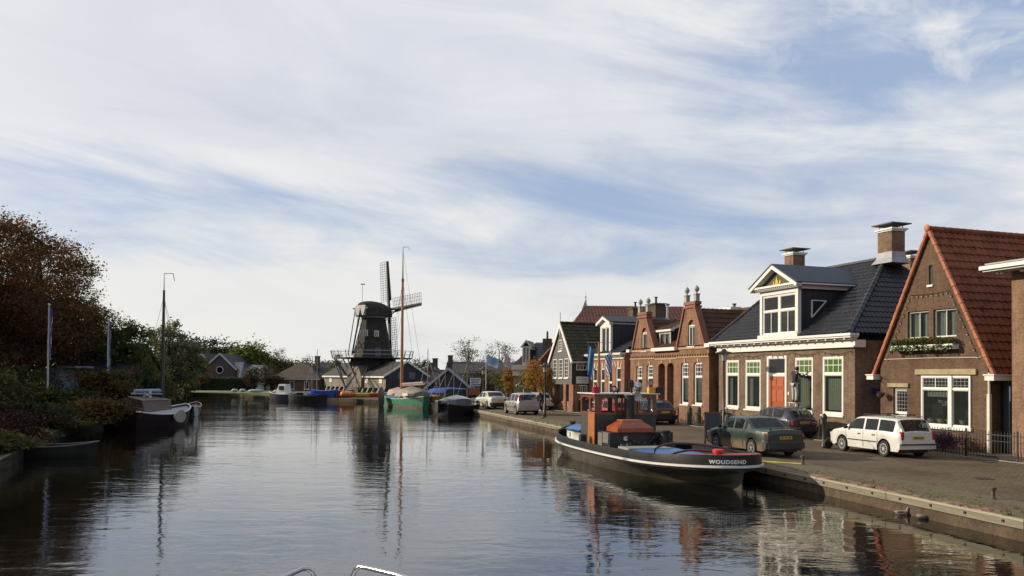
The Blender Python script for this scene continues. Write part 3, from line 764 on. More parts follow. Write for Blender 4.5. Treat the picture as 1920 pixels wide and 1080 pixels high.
yr = (apz - zt_) / (rz_ - zt_) * 4.9 - .4
b = MB()
for sg, ee in ((-1, fx0 - ex), (1, fx1 + ex)):
    ze = dzt + .05; yb_ = (ze - zt_) / (rz_ - zt_) * 4.9 - .4
    b.prism([(ee, fy0 - .03, ze), (apx, fy0 - .03, apz + .02), (apx, yr + .1, apz + .02), (ee, yb_ + .1, ze)], (0, 0, .06))
b.build('dormer_roof', SLATE, dm)
b = MB(); b.box(fx1 + .05, fy + .1, dzt - .2, fx1 + .16, yback + .05, dzt + .0); b.box(fx1 + .3, fy0 + .3, dzt - .01, fx1 + .42, yback + .2, dzt + .06); b.build('dormer_gutter', WHITE, dm)
b = MB(); b.box(W + .005, .9, 2.1, W + .035, 1.6, 2.3); b.build('street_name_plate', flat('blue_enamel', (.02, .04, .30), .3, .1, 3), H.root)

# ---------------------------------------------------------------- red-roofed gable house
H = House('gable_house', 'steep gabled brown brick house with red pantiled roof and orange verge tiles', 1651, 740, 26.6)
H2 = H; W = H.L(1853, 760)[0]; AX, AZ = H.L(1745, 437); AX = W / 2; ZE = H.L(1651, 682)[1]; DP = 11.0; ov = .34
sl = (AZ - ZE) / (W / 2); 
bay = H.r(1729, 704.5, 1821.5, 800); sm = H.r(1675, 727, 1700.5, 776)
ua = H.r(1702, 583.5, 1741, 635); ub = H.r(1750, 578.5, 1793, 631); slit = H.r(1741.5, 497, 1748.5, 534)
ztop = (ua[3] + ub[3]) / 2; zbot = (ua[1] + ub[1]) / 2; ua = (ua[0], zbot, ua[2], ztop); ub = (ub[0], zbot, ub[2], ztop)
b = MB(); front(b, [(0, 0), (W, 0), (W, ZE), (AX, AZ), (0, ZE)], [rectpoly(*q) for q in (bay, sm, ua, ub, slit)], .2)
b.quad((W, 0, 0), (W, DP, 0), (W, DP, ZE), (W, 0, ZE)); b.quad((0, DP, 0), (0, 0, 0), (0, 0, ZE), (0, DP, ZE)); b.poly([(0, DP, 0), (W, DP, 0), (W, DP, ZE), (AX, DP, AZ), (0, DP, ZE)])
b.build('wall', BR_H2, H.root)
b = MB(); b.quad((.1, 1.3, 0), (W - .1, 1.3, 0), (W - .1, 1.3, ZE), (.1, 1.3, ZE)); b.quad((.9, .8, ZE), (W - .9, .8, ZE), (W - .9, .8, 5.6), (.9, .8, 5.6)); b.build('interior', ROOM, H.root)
GW = flat('pale_green_frame', (.60, .63, .56), .45, .08, 3)
for q in (ua, ub): win(H.root, *q, y=.09, fr=.06, tr=0, lv=2, mat=GW, sill=False, curt=[(.06, .06, .40, .94, CURT), (.60, .06, .94, .94, CURT)])
win(H.root, *slit, y=.1, fr=.035, tr=0, mat=WHITE, sash=False)
# bay window: wide light, thick post, narrow light
xs = bay[0] + (bay[2] - bay[0]) * .60
CLD = glassmat('leaded_glass', (.03, .035, .035), .25, .08)
w1 = win(H.root, bay[0], bay[1], xs, bay[3], y=-.06, fr=.065, tr=.26, tv=2, topm=CLD, curt=[(.10, .58, .94, .72, CURT)], nm='bay_window')
w2 = win(H.root, xs + .06, bay[1], bay[2], bay[3], y=-.06, fr=.065, tr=.26, topm=CLD, nm='bay_window')
b = MB(); b.box(xs - .06, -.10, bay[1] - .08, xs + .12, .06, bay[3]); b.box(bay[0] - .05, -.1, bay[1] - .11, bay[2] + .05, .02, bay[1] - .0); b.build('bay_post', WHITE, w1)
def leads(par, x0, z0, x1, z1, y, nx, nz):
    b = MB()
    for i in range(1, nx): xx = x0 + (x1 - x0) * i / nx; b.box(xx - .006, y, z0, xx + .006, y + .012, z1)
    for i in range(1, nz): zz_ = z0 + (z1 - z0) * i / nz; b.box(x0, y + .002, zz_ - .006, x1, y + .010, zz_ + .006)
    b.build('leading', LEAD, par)
zt2 = bay[3] - (bay[3] - bay[1]) * .26
leads(w1, bay[0] + .08, zt2, xs - .08, bay[3] - .08, -.035, 8, 3); leads(w2, xs + .12, zt2, bay[2] - .08, bay[3] - .08, -.035, 4, 3)
ws = win(H.root, *sm, y=.08, fr=.07, tr=0, sill=True); leads(ws, sm[0] + .07, sm[1] + .07, sm[2] - .07, sm[3] - .07, .1, 4, 6)
for q in (H.r(1718, 692, 1832.5, 702.5), H.r(1665.5, 718.5, 1705, 726)):
    b = MB(); b.box(q[0], -.09, q[1], q[2], .06, q[3]); b.build('lintel', STONE, H.root, bevel=.01)
# verge tiles, bargeless rakes, roof
r2 = [(-ov, ZE - ov * sl), (AX, AZ + .02)]
slen = math.hypot(AX + ov, AZ - r2[0][1])
b = MB()
for sg in (-1, 1):
    o_ = (AX + sg * (AX + ov), -.06, r2[0][1] + .12); bv = V((-sg * (AX + ov), 0, AZ - r2[0][1])) / slen
    tiles(b, o_, (0, 1, 0), bv, 0, DP + .2, 0, DP + .2, slen, .30, .37, .035, .05, 4)
ro = b.build('roof', TILE_RED, H.root, True)
b = MB()
for sg in (-1, 1):
    o_ = V((AX + sg * (AX + ov), -.08, r2[0][1] + .14)); e_ = V((AX, -.08, AZ + .16)); n = 17
    for i in range(n): b.tube([o_.lerp(e_, i / n), o_.lerp(e_, (i + 1.05) / n)], .095, 8, .075)
b.build('verge_tiles', TILE_VERGE, ro, True)
b = MB(); ridge(b, (AX, -.1, AZ + .17), (AX, DP + .1, AZ + .17), .14, .36); b.build('ridge_tiles', TILE_RED, ro, True)
b = MB(); b.ell((AX, -.16, AZ + .2), (.15, .06, .15), 12, 8); b.build('ridge_end', TILE_VERGE, ro, True)
for sg in (-1, 1):
    xx = AX + sg * (AX + ov * .9); zz_ = ZE - ov * sl * .9
    b = MB(); b.box(xx - .2, -.3, zz_ - .10, xx + .2, DP, zz_ + .12); b.box(xx - .24, -.34, zz_ + .085, xx + .24, DP, zz_ + .13); b.build('gutter', WHITE, H.root)
zz_ = H.L(1745, 672)[1]; b = MB(); b.tube([(.25, -.03, zz_), (W * .5, -.03, zz_ + .02), (W - .3, -.03, zz_)], .012, 5); b.build('cable', WHITE, H.root)
zz_ = H.L(1745, 549)[1]
rk = lambda z: (z - ZE) / sl
festoon(H.root, [(rk(ZE) + .35, -.04, ZE + .1), (rk(ZE + 1.3) + .3, -.04, ZE + 1.3), (rk(zz_) + .25, -.04, zz_)], sag=.02, every=.3)
festoon(H.root, [(rk(zz_) + .25, -.05, zz_), (W - rk(zz_) - .25, -.05, zz_)], sag=.05, every=.25)
festoon(H.root, [(W - rk(zz_) - .25, -.04, zz_), (W - rk(ZE + 1.3) - .3, -.04, ZE + 1.3), (W - .35, -.04, ZE + .1)], sag=.02, every=.3)
chx, chz = H.L(1888, 437, 8); b = MB()
chimney(H, AX + 1.2, 8.6, AZ - 2.5, AZ + .25, .9, .8, BRC, base=False)
b = MB(); b.tube([(W + .09, -.05, .1), (W + .09, -.05, ZE - .4)], .05, 8); b.box(W + .02, -.1, .0, W + .14, .02, 2.2); b.build('downpipe', CREAM, H.root)
H2W = W
# flower box: a thing of its own
q = H.r(1682.5, 647, 1799, 656.5)
fb = thing('flower_box', 'white flower box full of trailing plants below two upper windows of the gable house', 'flower box', H.root.matrix_basis @ V((0, 0, 0)), H.root.rotation_euler.z)
fb.location = H.root.location
b = MB(); b.box(q[0], -.36, q[1], q[2], -.02, q[1] + .03); b.box(q[0], -.36, q[1] + .03, q[2], -.335, q[3]); b.box(q[0], -.05, q[1] + .03, q[2], -.02, q[3]); b.box(q[0], -.335, q[1] + .03, q[0] + .03, -.05, q[3]); b.box(q[2] - .03, -.335, q[1] + .03, q[2], -.05, q[3]); b.build('box', WHITE, fb)
def leafblob(mb, c, r, n, s, rr=None, flat_=0):
    rr = rr or rnd
    for _ in range(n):
        d = V((rr.gauss(0, 1), rr.gauss(0, 1), rr.gauss(0, 1))); d.normalize(); d *= rr.random() ** .45
        p = V(c) + V((d.x * r[0], d.y * r[1], d.z * r[2])); a = V((rr.gauss(0, 1), rr.gauss(0, 1), rr.gauss(0, 1))).normalized(); b2 = a.cross(V((rr.gauss(0, 1), rr.gauss(0, 1), rr.gauss(0, 1)))).normalized()
        k = s * rr.uniform(.6, 1.4); mb.add([p - a * k, p + b2 * k * .55, p + a * k, p - b2 * k * .55], [(0, 1, 2, 3)])
LFG = leafmat('garden_green', [(.02, .045, .01), (.05, .10, .02), (.13, .19, .05)], 3)
LFR = leafmat('red_flower', [(.4, .03, .02), (.5, .06, .04)], 3)
b = MB(); n = 16
for i in range(n):
    xx = q[0] + (q[2] - q[0]) * (i + .5) / n; e = 1 - abs(i / n - .5) * 1.1
    leafblob(b, (xx, -.22, q[3] + .09), (.17, .17, .24 * e + .05), 130, .045); leafblob(b, (xx, -.38, q[3] - .08 - rnd.random() * .1), (.12, .06, rnd.uniform(.10, .24)), 60, .04)
b.build('plants', LFG, fb); b = MB(); [leafblob(b, (rnd.uniform(q[0], q[2]), -.36, q[3] + rnd.uniform(0, .25)), (.03, .03, .03), 6, .03) for _ in range(16)]; b.build('blossoms', LFR, fb)
# pots with orchids on the bay sill inside
potm = flat('white_pot', (.7, .69, .66), .3, .05, 3)
for i, (fx_, orch) in enumerate(((.18, 0), (.52, 1), (.82, 1), (1.27, 0))):
    xx = bay[0] + (xs - bay[0]) * fx_; y_ = .22
    t = thing('potted_orchid' if orch else 'flower_pot', ['low white pot at the left end of the bay window sill', 'white pot with arching white orchid, left of the two in the bay window', 'white pot with arching white orchid beside the thick window post', 'white pot behind the narrow right light of the bay window'][i], 'plant pot', H.root.location, H.root.rotation_euler.z, 'pots on the bay window sill')
    b = MB(); b.lathe([(.10, 0), (.16, .14), (.17, .16), (.15, .16)], 14, (xx, y_, bay[1] + .12)); b.build('pot', potm, t, True)
    b = MB(); leafblob(b, (xx, y_, bay[1] + .36), (.14, .1, .10), 40, .06); b.build('leaves', LFG, t)
    if orch:
        b = MB(); s_ = 1 if i == 1 else -1; P = [(xx + s_ * .02, y_, bay[1] + .3), (xx - s_ * .02, y_, bay[1] + .8), (xx + s_ * .10, y_, bay[1] + .98), (xx + s_ * .3, y_, bay[1] + .9)]
        b.tube(P, .008, 4); b.build('stem', LFG, t); b = MB(); [leafblob(b, V(P[2]).lerp(V(P[3]), k / 5) + V((-s_ * .08 + s_ * .05 * k * .2, -.03, -.03)), (.06, .03, .06), 14, .06) for k in range(-2, 6)]; b.build('blossoms', CURT, t)
# wall lamp and hanging basket
t = thing('hanging_basket', 'small hanging basket with red flowers on a bracket left of the small leaded window', 'hanging basket', H.root.location, H.root.rotation_euler.z)
xx, z_ = H.L(1662, 742); b = MB(); b.tube([(xx, -.02, z_ + .75), (xx, -.32, z_ + .7), (xx, -.32, z_ + .6)], .012, 5); b.tube([(xx, -.02, z_ + .45), (xx, -.3, z_ + .7)], .008, 4)
for k in range(3): b.tube([(xx, -.32, z_ + .6), (xx + .14 * math.cos(k * 2.1), -.32 + .14 * math.sin(k * 2.1), z_ + .1)], .005, 3)
b.build('bracket', BLACK, t); b = MB(); b.lathe([(.03, -.1), (.12, -.04), (.16, .08)], 12, (xx, -.32, z_)); b.build('basket', BARK, t); b = MB(); leafblob(b, (xx, -.32, z_ + .08), (.19, .19, .13), 120, .04); b.build('foliage', leafmat('red_green_leaf', [(.05, .03, .01), (.2, .04, .03), (.10, .10, .03)], 6), t)

# ---------------------------------------------------------------- brick house at the right edge
H = House('brick_house', 'brick house corner with white overhanging roof edge, cut off by the right photo edge', 1897.5, 700, 26.3)
ZE = H.L(1898, 514)[1]; W = 9.0; DP = 10
o1 = H.r(1932, 700, 1975, 800); b = MB(); front(b, [(0, 0), (W, 0), (W, ZE + .25), (0, ZE + .25)], [rectpoly(1.6, .8, 3.0, 3.0), rectpoly(5, .8, 6.4, 3.0), rectpoly(1.6, 4.0, 3.0, 5.6)], .15)
b.quad((W, 0, 0), (W, DP, 0), (W, DP, ZE), (W, 0, ZE)); b.quad((0, DP, 0), (0, 0, 0), (0, 0, ZE + .2), (0, DP, ZE + .2)); b.build('wall', BR_H1, H.root); room(H, W, ZE)
for q in ((1.6, .8, 3.0, 3.0), (5, .8, 6.4, 3.0), (1.6, 4.0, 3.0, 5.6)): win(H.root, *q, tr=.3)
b = MB(); b.box(-.55, -.75, ZE + .10, W + .5, .0, ZE + .16); b.box(-.62, -.85, ZE + .165, W + .5, -.02, ZE + .30); b.box(-.62, 0, ZE + .1, 0.0, DP, ZE + .34); b.build('roof_edge', WHITE, H.root)
b = MB(); 
for xx in (.15, .95): b.lathe([(.06, 0), (.07, .1), (.03, .12)], 10, (xx - .2, -.4, ZE - .02))
pieces(b, 'spotlight', WHITE, H.root)
b = MB(); b.box(-.5, -.7, ZE + .345, W + .4, DP, ZE + .40); b.build('flat_roof', LEAD, H.root)
# gate in the alley between the two
q0 = H2.L(1862, 800, .9); q1 = H2.L(1899, 800, .9)
t = thing('garden_gate', 'tall blue-grey boarded gate in the alley right of the red-roofed gable house', 'gate', H2.root.location, H2.root.rotation_euler.z)
b = MB(); x0 = H2W + .12; x1 = x0 + 1.25; b.box(x0, .6, .05, x1, .66, 2.9); b.build('leaf', planks('blue_grey_boards', (.045, .06, .08), .14, 0, .25, .6), t); b = MB(); b.box(x0 - .06, .56, 0, x0, .7, 3.0); b.box(x1, .56, 0, x1 + .06, .7, 3.0); b.box(x0, .56, 2.9, x1, .7, 3.0); b.build('frame', BLACK, t)

# ---------------------------------------------------------------- double-gabled brick house
H = House('double_gable_house', 'orange brick house with two necked gables topped by stone balls and twin arched doorways', 1182, 700, 26.3)
H4 = H; z5 = lambda zx, zy: (1040 + zx / 4.5, 540 + zy / 4.5); Lz = lambda zx, zy, dv=0: H.L(*z5(zx, zy), dv)
W = Lz(1303, 700)[0]; DP = 9
ZC = (Lz(655, 550)[1] + Lz(1290, 470)[1]) / 2; ZM = (Lz(850, 512)[1] + Lz(1020, 500)[1]) / 2
gL = [Lz(658, 548)[0], Lz(706, 290)[0], Lz(779, 250)[0], Lz(848, 500)[0]]; gR = [Lz(1034, 495)[0], Lz(1097, 170)[0], Lz(1187, 150)[0], Lz(1274, 458)[0]]
zn1, zk1 = Lz(742, 210)[1], Lz(742, 270)[1]; zn2, zk2 = Lz(1142, 122)[1], Lz(1142, 165)[1]
def zr(*a): return H.r(*z5(a[0], a[1]), *z5(a[2], a[3]))
gw = [zr(688, 655, 738, 960), zr(775, 645, 828, 965)]; gd = [zr(873, 635, 930, 1010), zr(948, 630, 1003, 1020)]; gw2 = [zr(1065, 628, 1128, 980), zr(1172, 622, 1245, 985)]
uw = [zr(735, 335, 778, 530), zr(1125, 268, 1182, 490)]
gd = [(a[0], .1, a[2], a[3]) for a in gd]
outer = [(0, 0), (W, 0), (W, ZC), (gR[3], ZC), (gR[2], zk2), (gR[2], zn2), (gR[1], zn2), (gR[1], zk2), (gR[0], ZM), (gL[3], ZM), (gL[2], zk1), (gL[2], zn1), (gL[1], zn1), (gL[1], zk1), (gL[0], ZC), (0, ZC)]
holes = [archpoly(*q, rise=.16) for q in gw + gw2] + [archpoly(*q, rise=.3) for q in gd] + [archpoly(*q, rise=.38) for q in uw]
b = MB(); front(b, outer, holes, .16)
for g_, zn_, zk_ in ((gL, zn1, zk1), (gR, zn2, zk2)):     # thickness of the gables
    pr = [(g_[0], ZC), (g_[1], zk_), (g_[1], zn_), (g_[2], zn_), (g_[2], zk_), (g_[3], ZC)]
    for i in range(5): (x0, z0), (x1, z1) = pr[i], pr[i + 1]; b.quad((x0, 0, z0), (x1, 0, z1), (x1, .34, z1), (x0, .34, z0))
    b.poly([(x, .34, z) for x, z in pr])
b.quad((W, 0, 0), (W, DP, 0), (W, DP, ZC), (W, 0, ZC)); b.quad((0, DP, 0), (0, 0, 0), (0, 0, ZC), (0, DP, ZC)); b.build('wall', BR_H4, H.root); room(H, W, ZC - .1)
for q in gw + gw2: win(H.root, q[0], q[1], q[2], q[3] - .03, y=.08, fr=.09, tr=.34, tv=3, th_=3, curt=[(.1, .05, .9, .4, CURT)] if q in gw else [(.12, .1, .9, .62, GREENCURT)])
for q in uw: win(H.root, q[0], q[1], q[2], q[3] - .32, y=.06, fr=.07, tr=0, lv=2 if q is uw[1] else 1, curt=[(.1, .05, .9, .95, GREENCURT)])
b = MB()
for q in uw: b.poly([(x, .13, z) for x, y, z in archpoly(q[0], q[3] - .38, q[2], q[3], rise=.38)])
b.build('arch_infill', BR_H4, H.root)
b = MB()
for q in gd: b.box(q[0], .7, q[1], q[2], .75, q[3]); b.box(q[0] - .01, .16, q[1], q[0] + .02, .7, q[3]); b.box(q[2] - .02, .16, q[1], q[2] + .01, .7, q[3])
b.build('porch', BR_H4, H.root)
for q in gd: b = MB(); b.box(q[0] + .1, .64, q[1], q[2] - .1, .69, q[1] + 2.2); b.build('door', flat('dark_red_door', (.06, .02, .015), .4, .2, 3), H.root)
SAND = flat('ochre_stone', (.42, .27, .14), .8, .18, 3)
b = MB()
for (a, c) in ((0, gL[3]), (gR[0], W)): b.box(a - .04, -.07, ZC - .10, c + .04, 0, ZC + .02); b.box(a, -.05, ZC - .62, c, 0, ZC - .54)
b.box(gL[3], -.05, ZM - .75, gR[0], 0, ZM - .66)
for q in gw + gw2 + gd: xm = (q[0] + q[2]) / 2; b.box(xm - .07, -.03, q[3] - .02, xm + .07, 0, q[3] + .22)
b.build('stone_bands', SAND, H.root)
b = MB(); k = .2
while k < W:
    b.box(k, -.06, ZC - .54, k + .1, 0, ZC - .40); k += .3
b.build('dentil_course', flat('dark_brick_trim', (.18, .09, .055), .8, .2, 4), H.root)
b = MB()
for g_, zn_, zk_ in ((gL, zn1, zk1), (gR, zn2, zk2)):
    b.bar((g_[0], .12, ZC + .05), (g_[1], .12, zk_ + .02), .42, .12); b.bar((g_[3], .12, ZC + .05), (g_[2], .12, zk_ + .02), .42, .12)
    b.box(g_[1] - .08, -.08, zn_ - .35, g_[2] + .08, .42, zn_ - .22); b.box(g_[1] - .05, -.06, zn_ - .14, g_[2] + .05, .40, zn_ + .04)
pieces(b, 'coping', flat('red_coping', (.24, .09, .055), .8, .2, 3), H.root)
for g_, zn_ in ((gL, zn1), (gR, zn2)):
    for xx in (g_[1] + .06, g_[2] - .06):
        b = MB(); b.box(xx - .13, .0, zn_ + .04, xx + .13, .26, zn_ + .46); b.box(xx - .16, -.03, zn_ + .42, xx + .16, .29, zn_ + .5); b.lathe([(.06, 0), (.035, .08), (.09, .12), (.15, .22), (.16, .30), (.12, .40), (.05, .46), (.02, .52)], 14, (xx, .13, zn_ + .5)); b.build('ball_finial', flat('grey_stone', (.36, .35, .31), .8, .15, 4), H.root, True)
q = (0, 0, 0, 0); b = MB(); b.box(gL[3] - .1, -.28, ZM - .2, gR[0] + .1, .1, ZM + .02); b.box(W - .25, -.2, ZC - .05, W + .32, .3, ZC + .18); b.box(-.3, -.2, ZC - .1, .18, .3, ZC + .1); b.build('cornice', WHITE, H.root)
# roofs behind the gables
RZ = Lz(1290, 225, 3.8)[1]; b = MB()
for g_, zk_ in ((gL, zk1), (gR, zk2)):
    xm = (g_[1] + g_[2]) / 2; hw = (g_[3] - g_[0]) / 2 + .1; za = min(zk_ + .05, RZ); e_ = V((hw, 0, za - ZC)); l_ = e_.length
    for sg in (-1, 1): tiles(b, (xm - sg * hw, .3, ZC), (0, 1, 0), V((sg * hw, 0, za - ZC)) / l_, 0, 4, 0, 4, l_ + .02, .3, .4, seg=3)
e_ = V((0, 3.9, RZ - ZM)); tiles(b, (0, -.05, ZM), (1, 0, 0), e_ / e_.length, .05, W + .2, .05, W - .1, e_.length, seg=3)
tiles(b, (0, 8.2, ZM), (1, 0, 0), V((0, -4.3, RZ - ZM)).normalized(), .05, W, .05, W, math.hypot(4.3, RZ - ZM), .5, .6, seg=2)
e_ = V((-.1, 0, 1)); ro = b.build('roof', TILE_BROWN, H.root, True)
b = MB(); b.poly([(W, 0, ZM), (W, 8.2, ZM), (W - .02, 3.9, RZ)]); b.poly([(0.03, 0, ZM), (0.03, 8.2, ZM), (0.03, 3.9, RZ)]); b.build('end_gable', BR_H4, H.root)
b = MB(); b.box(gL[2] + .1, 3.3, RZ - .05, gR[1], 4.1, RZ + .26); b.build('flat_roof_edge', WHITE, H.root)
b = MB(); b.box(W - 2.6, 3.7, RZ - .02, W + 2.0, 4.3, RZ + .14); b.box(W, .3 + 3.0, ZM, W + 2.0, 4.4, RZ - .02); b.build('rear_wing_roof', TILE_BROWN, H.root)
dq = zr(890, 367, 985, 497); dx0, dz0, dx1, dz1 = H.r(*z5(890, 368), *z5(983, 497), .5); dz0 = ZM + .05
b = MB(); b.box(dx0 - .1, .42, dz0, dx1 + .1, .5, dz0 + .1); b.box(dx0 - .25, .3, dz1, dx1 + .3, .55, dz1 + .14); b.prism([(dx1 + .26, .3, dz1), (dx1 + .26, 2.6, dz1 + .95), (dx1 + .26, 2.6, dz1 + 1.12), (dx1 + .26, .3, dz1 + .15)], (.05, 0, 0)); dm = b.build('dormer', WHITE, H.root)
win(dm, dx0, dz0 + .1, dx1, dz1, y=.44, fr=.07, tr=0, lv=2, sill=False, nm='casement', curt=[(.08, .05, .4, .95, CURT), (.6, .05, .92, .95, CURT)])
b = MB(); [b.prism([(xx, .5, dz0), (xx, .5, dz1 + .1), (xx, 2.6, dz1 + .95), (xx, 2.6, dz0 + 1)], (.05, 0, 0)) for xx in (dx0, dx1 - .05)]; pieces(b, 'cheek', NAVY, dm)
b = MB(); b.quad((dx0, 1.1, dz0), (dx1, 1.1, dz0), (dx1, 1.1, dz1), (dx0, 1.1, dz1)); b.build('dormer_room', ROOM, dm)
b = MB(); tiles(b, (0, .25, dz1 + .12), (1, 0, 0), V((0, 2.3, .92)).normalized(), dx0 - .25, dx1 + .3, dx0 - .25, dx1 + .3, 2.5, seg=3); b.build('dormer_roof', TILE_BROWN, dm, True)
BRD = brick('dark_chimney_brick', (.15, .10, .07), (.11, .07, .05), (.14, .12, .09))
x_, z_ = Lz(855, 150, 5); chimney(H, x_, 5, RZ - .6, z_, 1.5, .9, BRD, cowl=False, pots=1, capm=BRD, base=False)
x_, z_ = Lz(680, 185, 7); chimney(H, x_, 7, RZ - 1.2, z_, .9, .9, BRD, cowl=False, pots=1, capm=BRD, base=False)
x_, z_ = Lz(952, 150, 5.2); b = MB(); b.lathe([(.09, 0), (.08, z_ - RZ), (.2, z_ - RZ + .1), (.2, z_ - RZ + .14)], 10, (x_, 5.2, RZ)); b.build('flue', GREYM, H.root)
for (zx, zy) in ((1366, 578), (1377, 572), (1394, 583)):
    x_, z_ = H.L(zx, zy, 4); b = MB(); b.lathe([(.08, 0), (.08, z_ - RZ), (.14, z_ - RZ + .05), (.14, z_ - RZ + .1)], 8, (x_, 4, RZ)); b.build('vent_pipe', BLACK, H.root)
b = MB(); q = zr(788, 782, 826, 822); b.box(q[0], .0, q[1], q[2], .03, q[3]); b.build('notice_board', flat('maroon_board', (.07, .012, .02), .4, .2, 4), H.root)
# dark alley door between this and the white-corniced house
t = thing('alley_door', 'dark narrow door in the gap between the double-gabled house and the white-corniced house', 'door', H.root.location, H.root.rotation_euler.z)
b = MB(); b.box(W + .08, .5, 0, W + 1.05, .55, 2.3); b.build('leaf', planks('dark_door_boards', (.03, .028, .026), .12, 0, .3), t); b = MB(); b.box(W + .05, .55, 2.3, W + 1.1, .75, ZC - .4); b.build('infill_wall', BR_H4, t)

# ---------------------------------------------------------------- brick house with navy-cheeked dormer
H = House('brick_house', 'narrow orange brick house with navy-sided dormer, left of the double-gabled house', 1104, 700, 26.3)
H5 = H; W = Lz(588, 700)[0]; DP = 9; Lz = lambda zx, zy, dv=0: H.L(*z5(zx, zy), dv); W = Lz(588, 700)[0]
ZC, ZT = Lz(585, 597)[1], Lz(585, 545)[1]
ws = [zr(320, 680, 357, 960), zr(385, 676, 421, 960), zr(516, 668, 558, 950)]; wd = zr(449, 672, 483, 1000); wd = (wd[0], .1, wd[2], wd[3])
b = MB(); front(b, [(0, 0), (W, 0), (W, ZT), (0, ZT)], [rectpoly(*q) for q in ws + [wd]]); b.quad((W, 0, 0), (W, DP, 0), (W, DP, ZT), (W, 0, ZT)); b.quad((0, DP, 0), (0, 0, 0), (0, 0, ZT), (0, DP, ZT)); b.build('wall', BR_H5, H.root); room(H, W, ZC)
for q in ws: win(H.root, *q, y=.05, fr=.09, tr=.38, curt=[(.12, .05, .88, .6, GREENCURT), (.12, .64, .88, .95, GREENCURT)])
win(H.root, *wd, y=.05, fr=.1, tr=.33, sill=False, nm='door')
b = MB()
for q in ws + [wd]:
    xm = (q[0] + q[2]) / 2; b.box(xm - .08, -.03, q[3] + .02, xm + .08, 0, q[3] + .42)
    for sg in (-1, 1): b.prism([(xm + sg * .38, -.03, q[3] + .02), (xm + sg * .46, -.03, q[3] + .02), (xm + sg * .60, -.03, q[3] + .40), (xm + sg * .50, -.03, q[3] + .42)], (0, .03, 0))
pieces(b, 'stone_wedge', CREAM, H.root)
b = MB(); b.box(-.05, -.1, ZC, W + .05, .02, ZT - .2); b.box(-.25, -.45, ZT - .16, W + .22, -.0, ZT); b.box(-.15, -.28, ZT - .26, W + .12, -.0, ZT - .164); b.build('cornice', CREAM, H.root)
rz_ = Lz(420, 242)[1] - .25; e_ = V((0, 4.6, rz_ - ZT)); b = MB(); tiles(b, (0, -.3, ZT), (1, 0, 0), e_ / e_.length, -.1, W + .1, .9, W - .2, e_.length, seg=3); e_ = V((.9, 0, rz_ - ZT)); tiles(b, (-.1, 4.3, ZT), (0, 1, 0), e_ / e_.length, -4.6, 4.6, 0, 0, e_.length, .4, .5, seg=2); tiles(b, (0, 8.9, ZT), (1, 0, 0), V((0, -4.6, rz_ - ZT)).normalized(), -.1, W + .1, .9, W - .2, math.hypot(4.6, rz_ - ZT), .5, .5, seg=2); b.build('roof', TILE_BLACK, H.root, True)
x0, z0, x1, z1 = zr(390, 335, 476, 532); z0 = ZT + .02; ax = (x0 + x1) / 2; az = Lz(420, 242)[1]
b = MB(); b.box(x0, -.05, z0, x0 + .25, .12, z1); b.box(x1 - .25, -.05, z0, x1, .12, z1); b.box(x0, -.05, z1, x1, .12, z1 + .4); b.box(x0 + .25, -.04, z0, x1 - .25, .12, z0 + .12)
strip(b, (x0 - .35, z1 + .35), (ax, az), .2, -.3, .0); strip(b, (x1 + .35, z1 + .35), (ax, az), .2, -.298, .002); b.prism([(x0, -.04, z1 + .4), (x1, -.04, z1 + .4), (ax, -.04, az - .15)], (0, .1, 0)); dm = b.build('dormer', WHITE, H.root)
win(dm, x0 + .25, z0 + .12, ax, z1, y=.0, fr=.06, tr=.0, sill=False, nm='casement'); win(dm, ax, z0 + .12, x1 - .25, z1, y=.0, fr=.06, tr=.0, sill=False, nm='casement')
b = MB(); b.quad((x0, .8, z0), (x1, .8, z0), (x1, .8, z1), (x0, .8, z1)); b.build('dormer_room', ROOM, dm)
yb = (z1 + .4 - ZT) / (rz_ - ZT) * 4.6 - .2
b = MB(); [b.prism([(xx, .12, z0), (xx, .12, z1 + .4), (xx, yb, z1 + .4), (xx, .2, z0)], (.05, 0, 0)) for xx in (x0 + .01, x1 - .06)]; pieces(b, 'cheek', NAVY, dm)
b = MB()
for sg in (-1, 1):
    ee = ax + sg * (x1 - x0 + .7) / 2; b.prism([(ee, -.32, z1 + .36), (ax, -.32, az + .01), (ax, yb + 1, az + .01), (ee, yb + .4, z1 + .36)], (0, 0, .06))
b.build('dormer_roof', SLATE, dm); b = MB(); b.box(x1 + .04, -.05, z1 + .22, x1 + .12, yb, z1 + .34); b.build('dormer_gutter', WHITE, dm)

# ---------------------------------------------------------------- dark boarded gable house on brick posts
z7 = lambda zx, zy: (860 + zx / 4.5, 560 + zy / 4.5)
H = House('boarded_gable_house', 'grey boarded gable house with white bargeboards standing on brick posts, mossy tiled roof', 1032, 720, 24.9)
H6 = H; L7 = lambda zx, zy, dv=0: H.L(*z7(zx, zy), dv)
def z7r(*a): return H.r(*z7(a[0], a[1]), *z7(a[2], a[3]))
W = L7(955, 650)[0]; ZB = L7(865, 722)[1]; ZE = (L7(778, 510)[1] + L7(955, 480)[1]) / 2; AX = W / 2; AZ = L7(866, 215)[1]; DP = 8
GB = planks('grey_boards', (.085, .082, .078), .2, 1, .12, .6, .7)
hs = [z7r(797, 512, 828, 668), z7r(846, 510, 877, 668), z7r(893, 505, 926, 668), z7r(845, 348, 871, 442)]
b = MB(); front(b, [(0, ZB), (W, ZB), (W, ZE), (AX, AZ), (0, ZE)], [rectpoly(*q) for q in hs], .1); b.build('front_boarding', GB, H.root)
b = MB(); b.box(W - .05, .05, 0.0, W, DP, ZE); b.box(0, .05, ZB, .05, DP, ZE); b.box(0, 2.0, 0, W - .06, 2.05, ZE); b.box(.06, .1, ZB, W - .06, 2, ZB + .05); b.build('side_wall', NAVY, H.root)
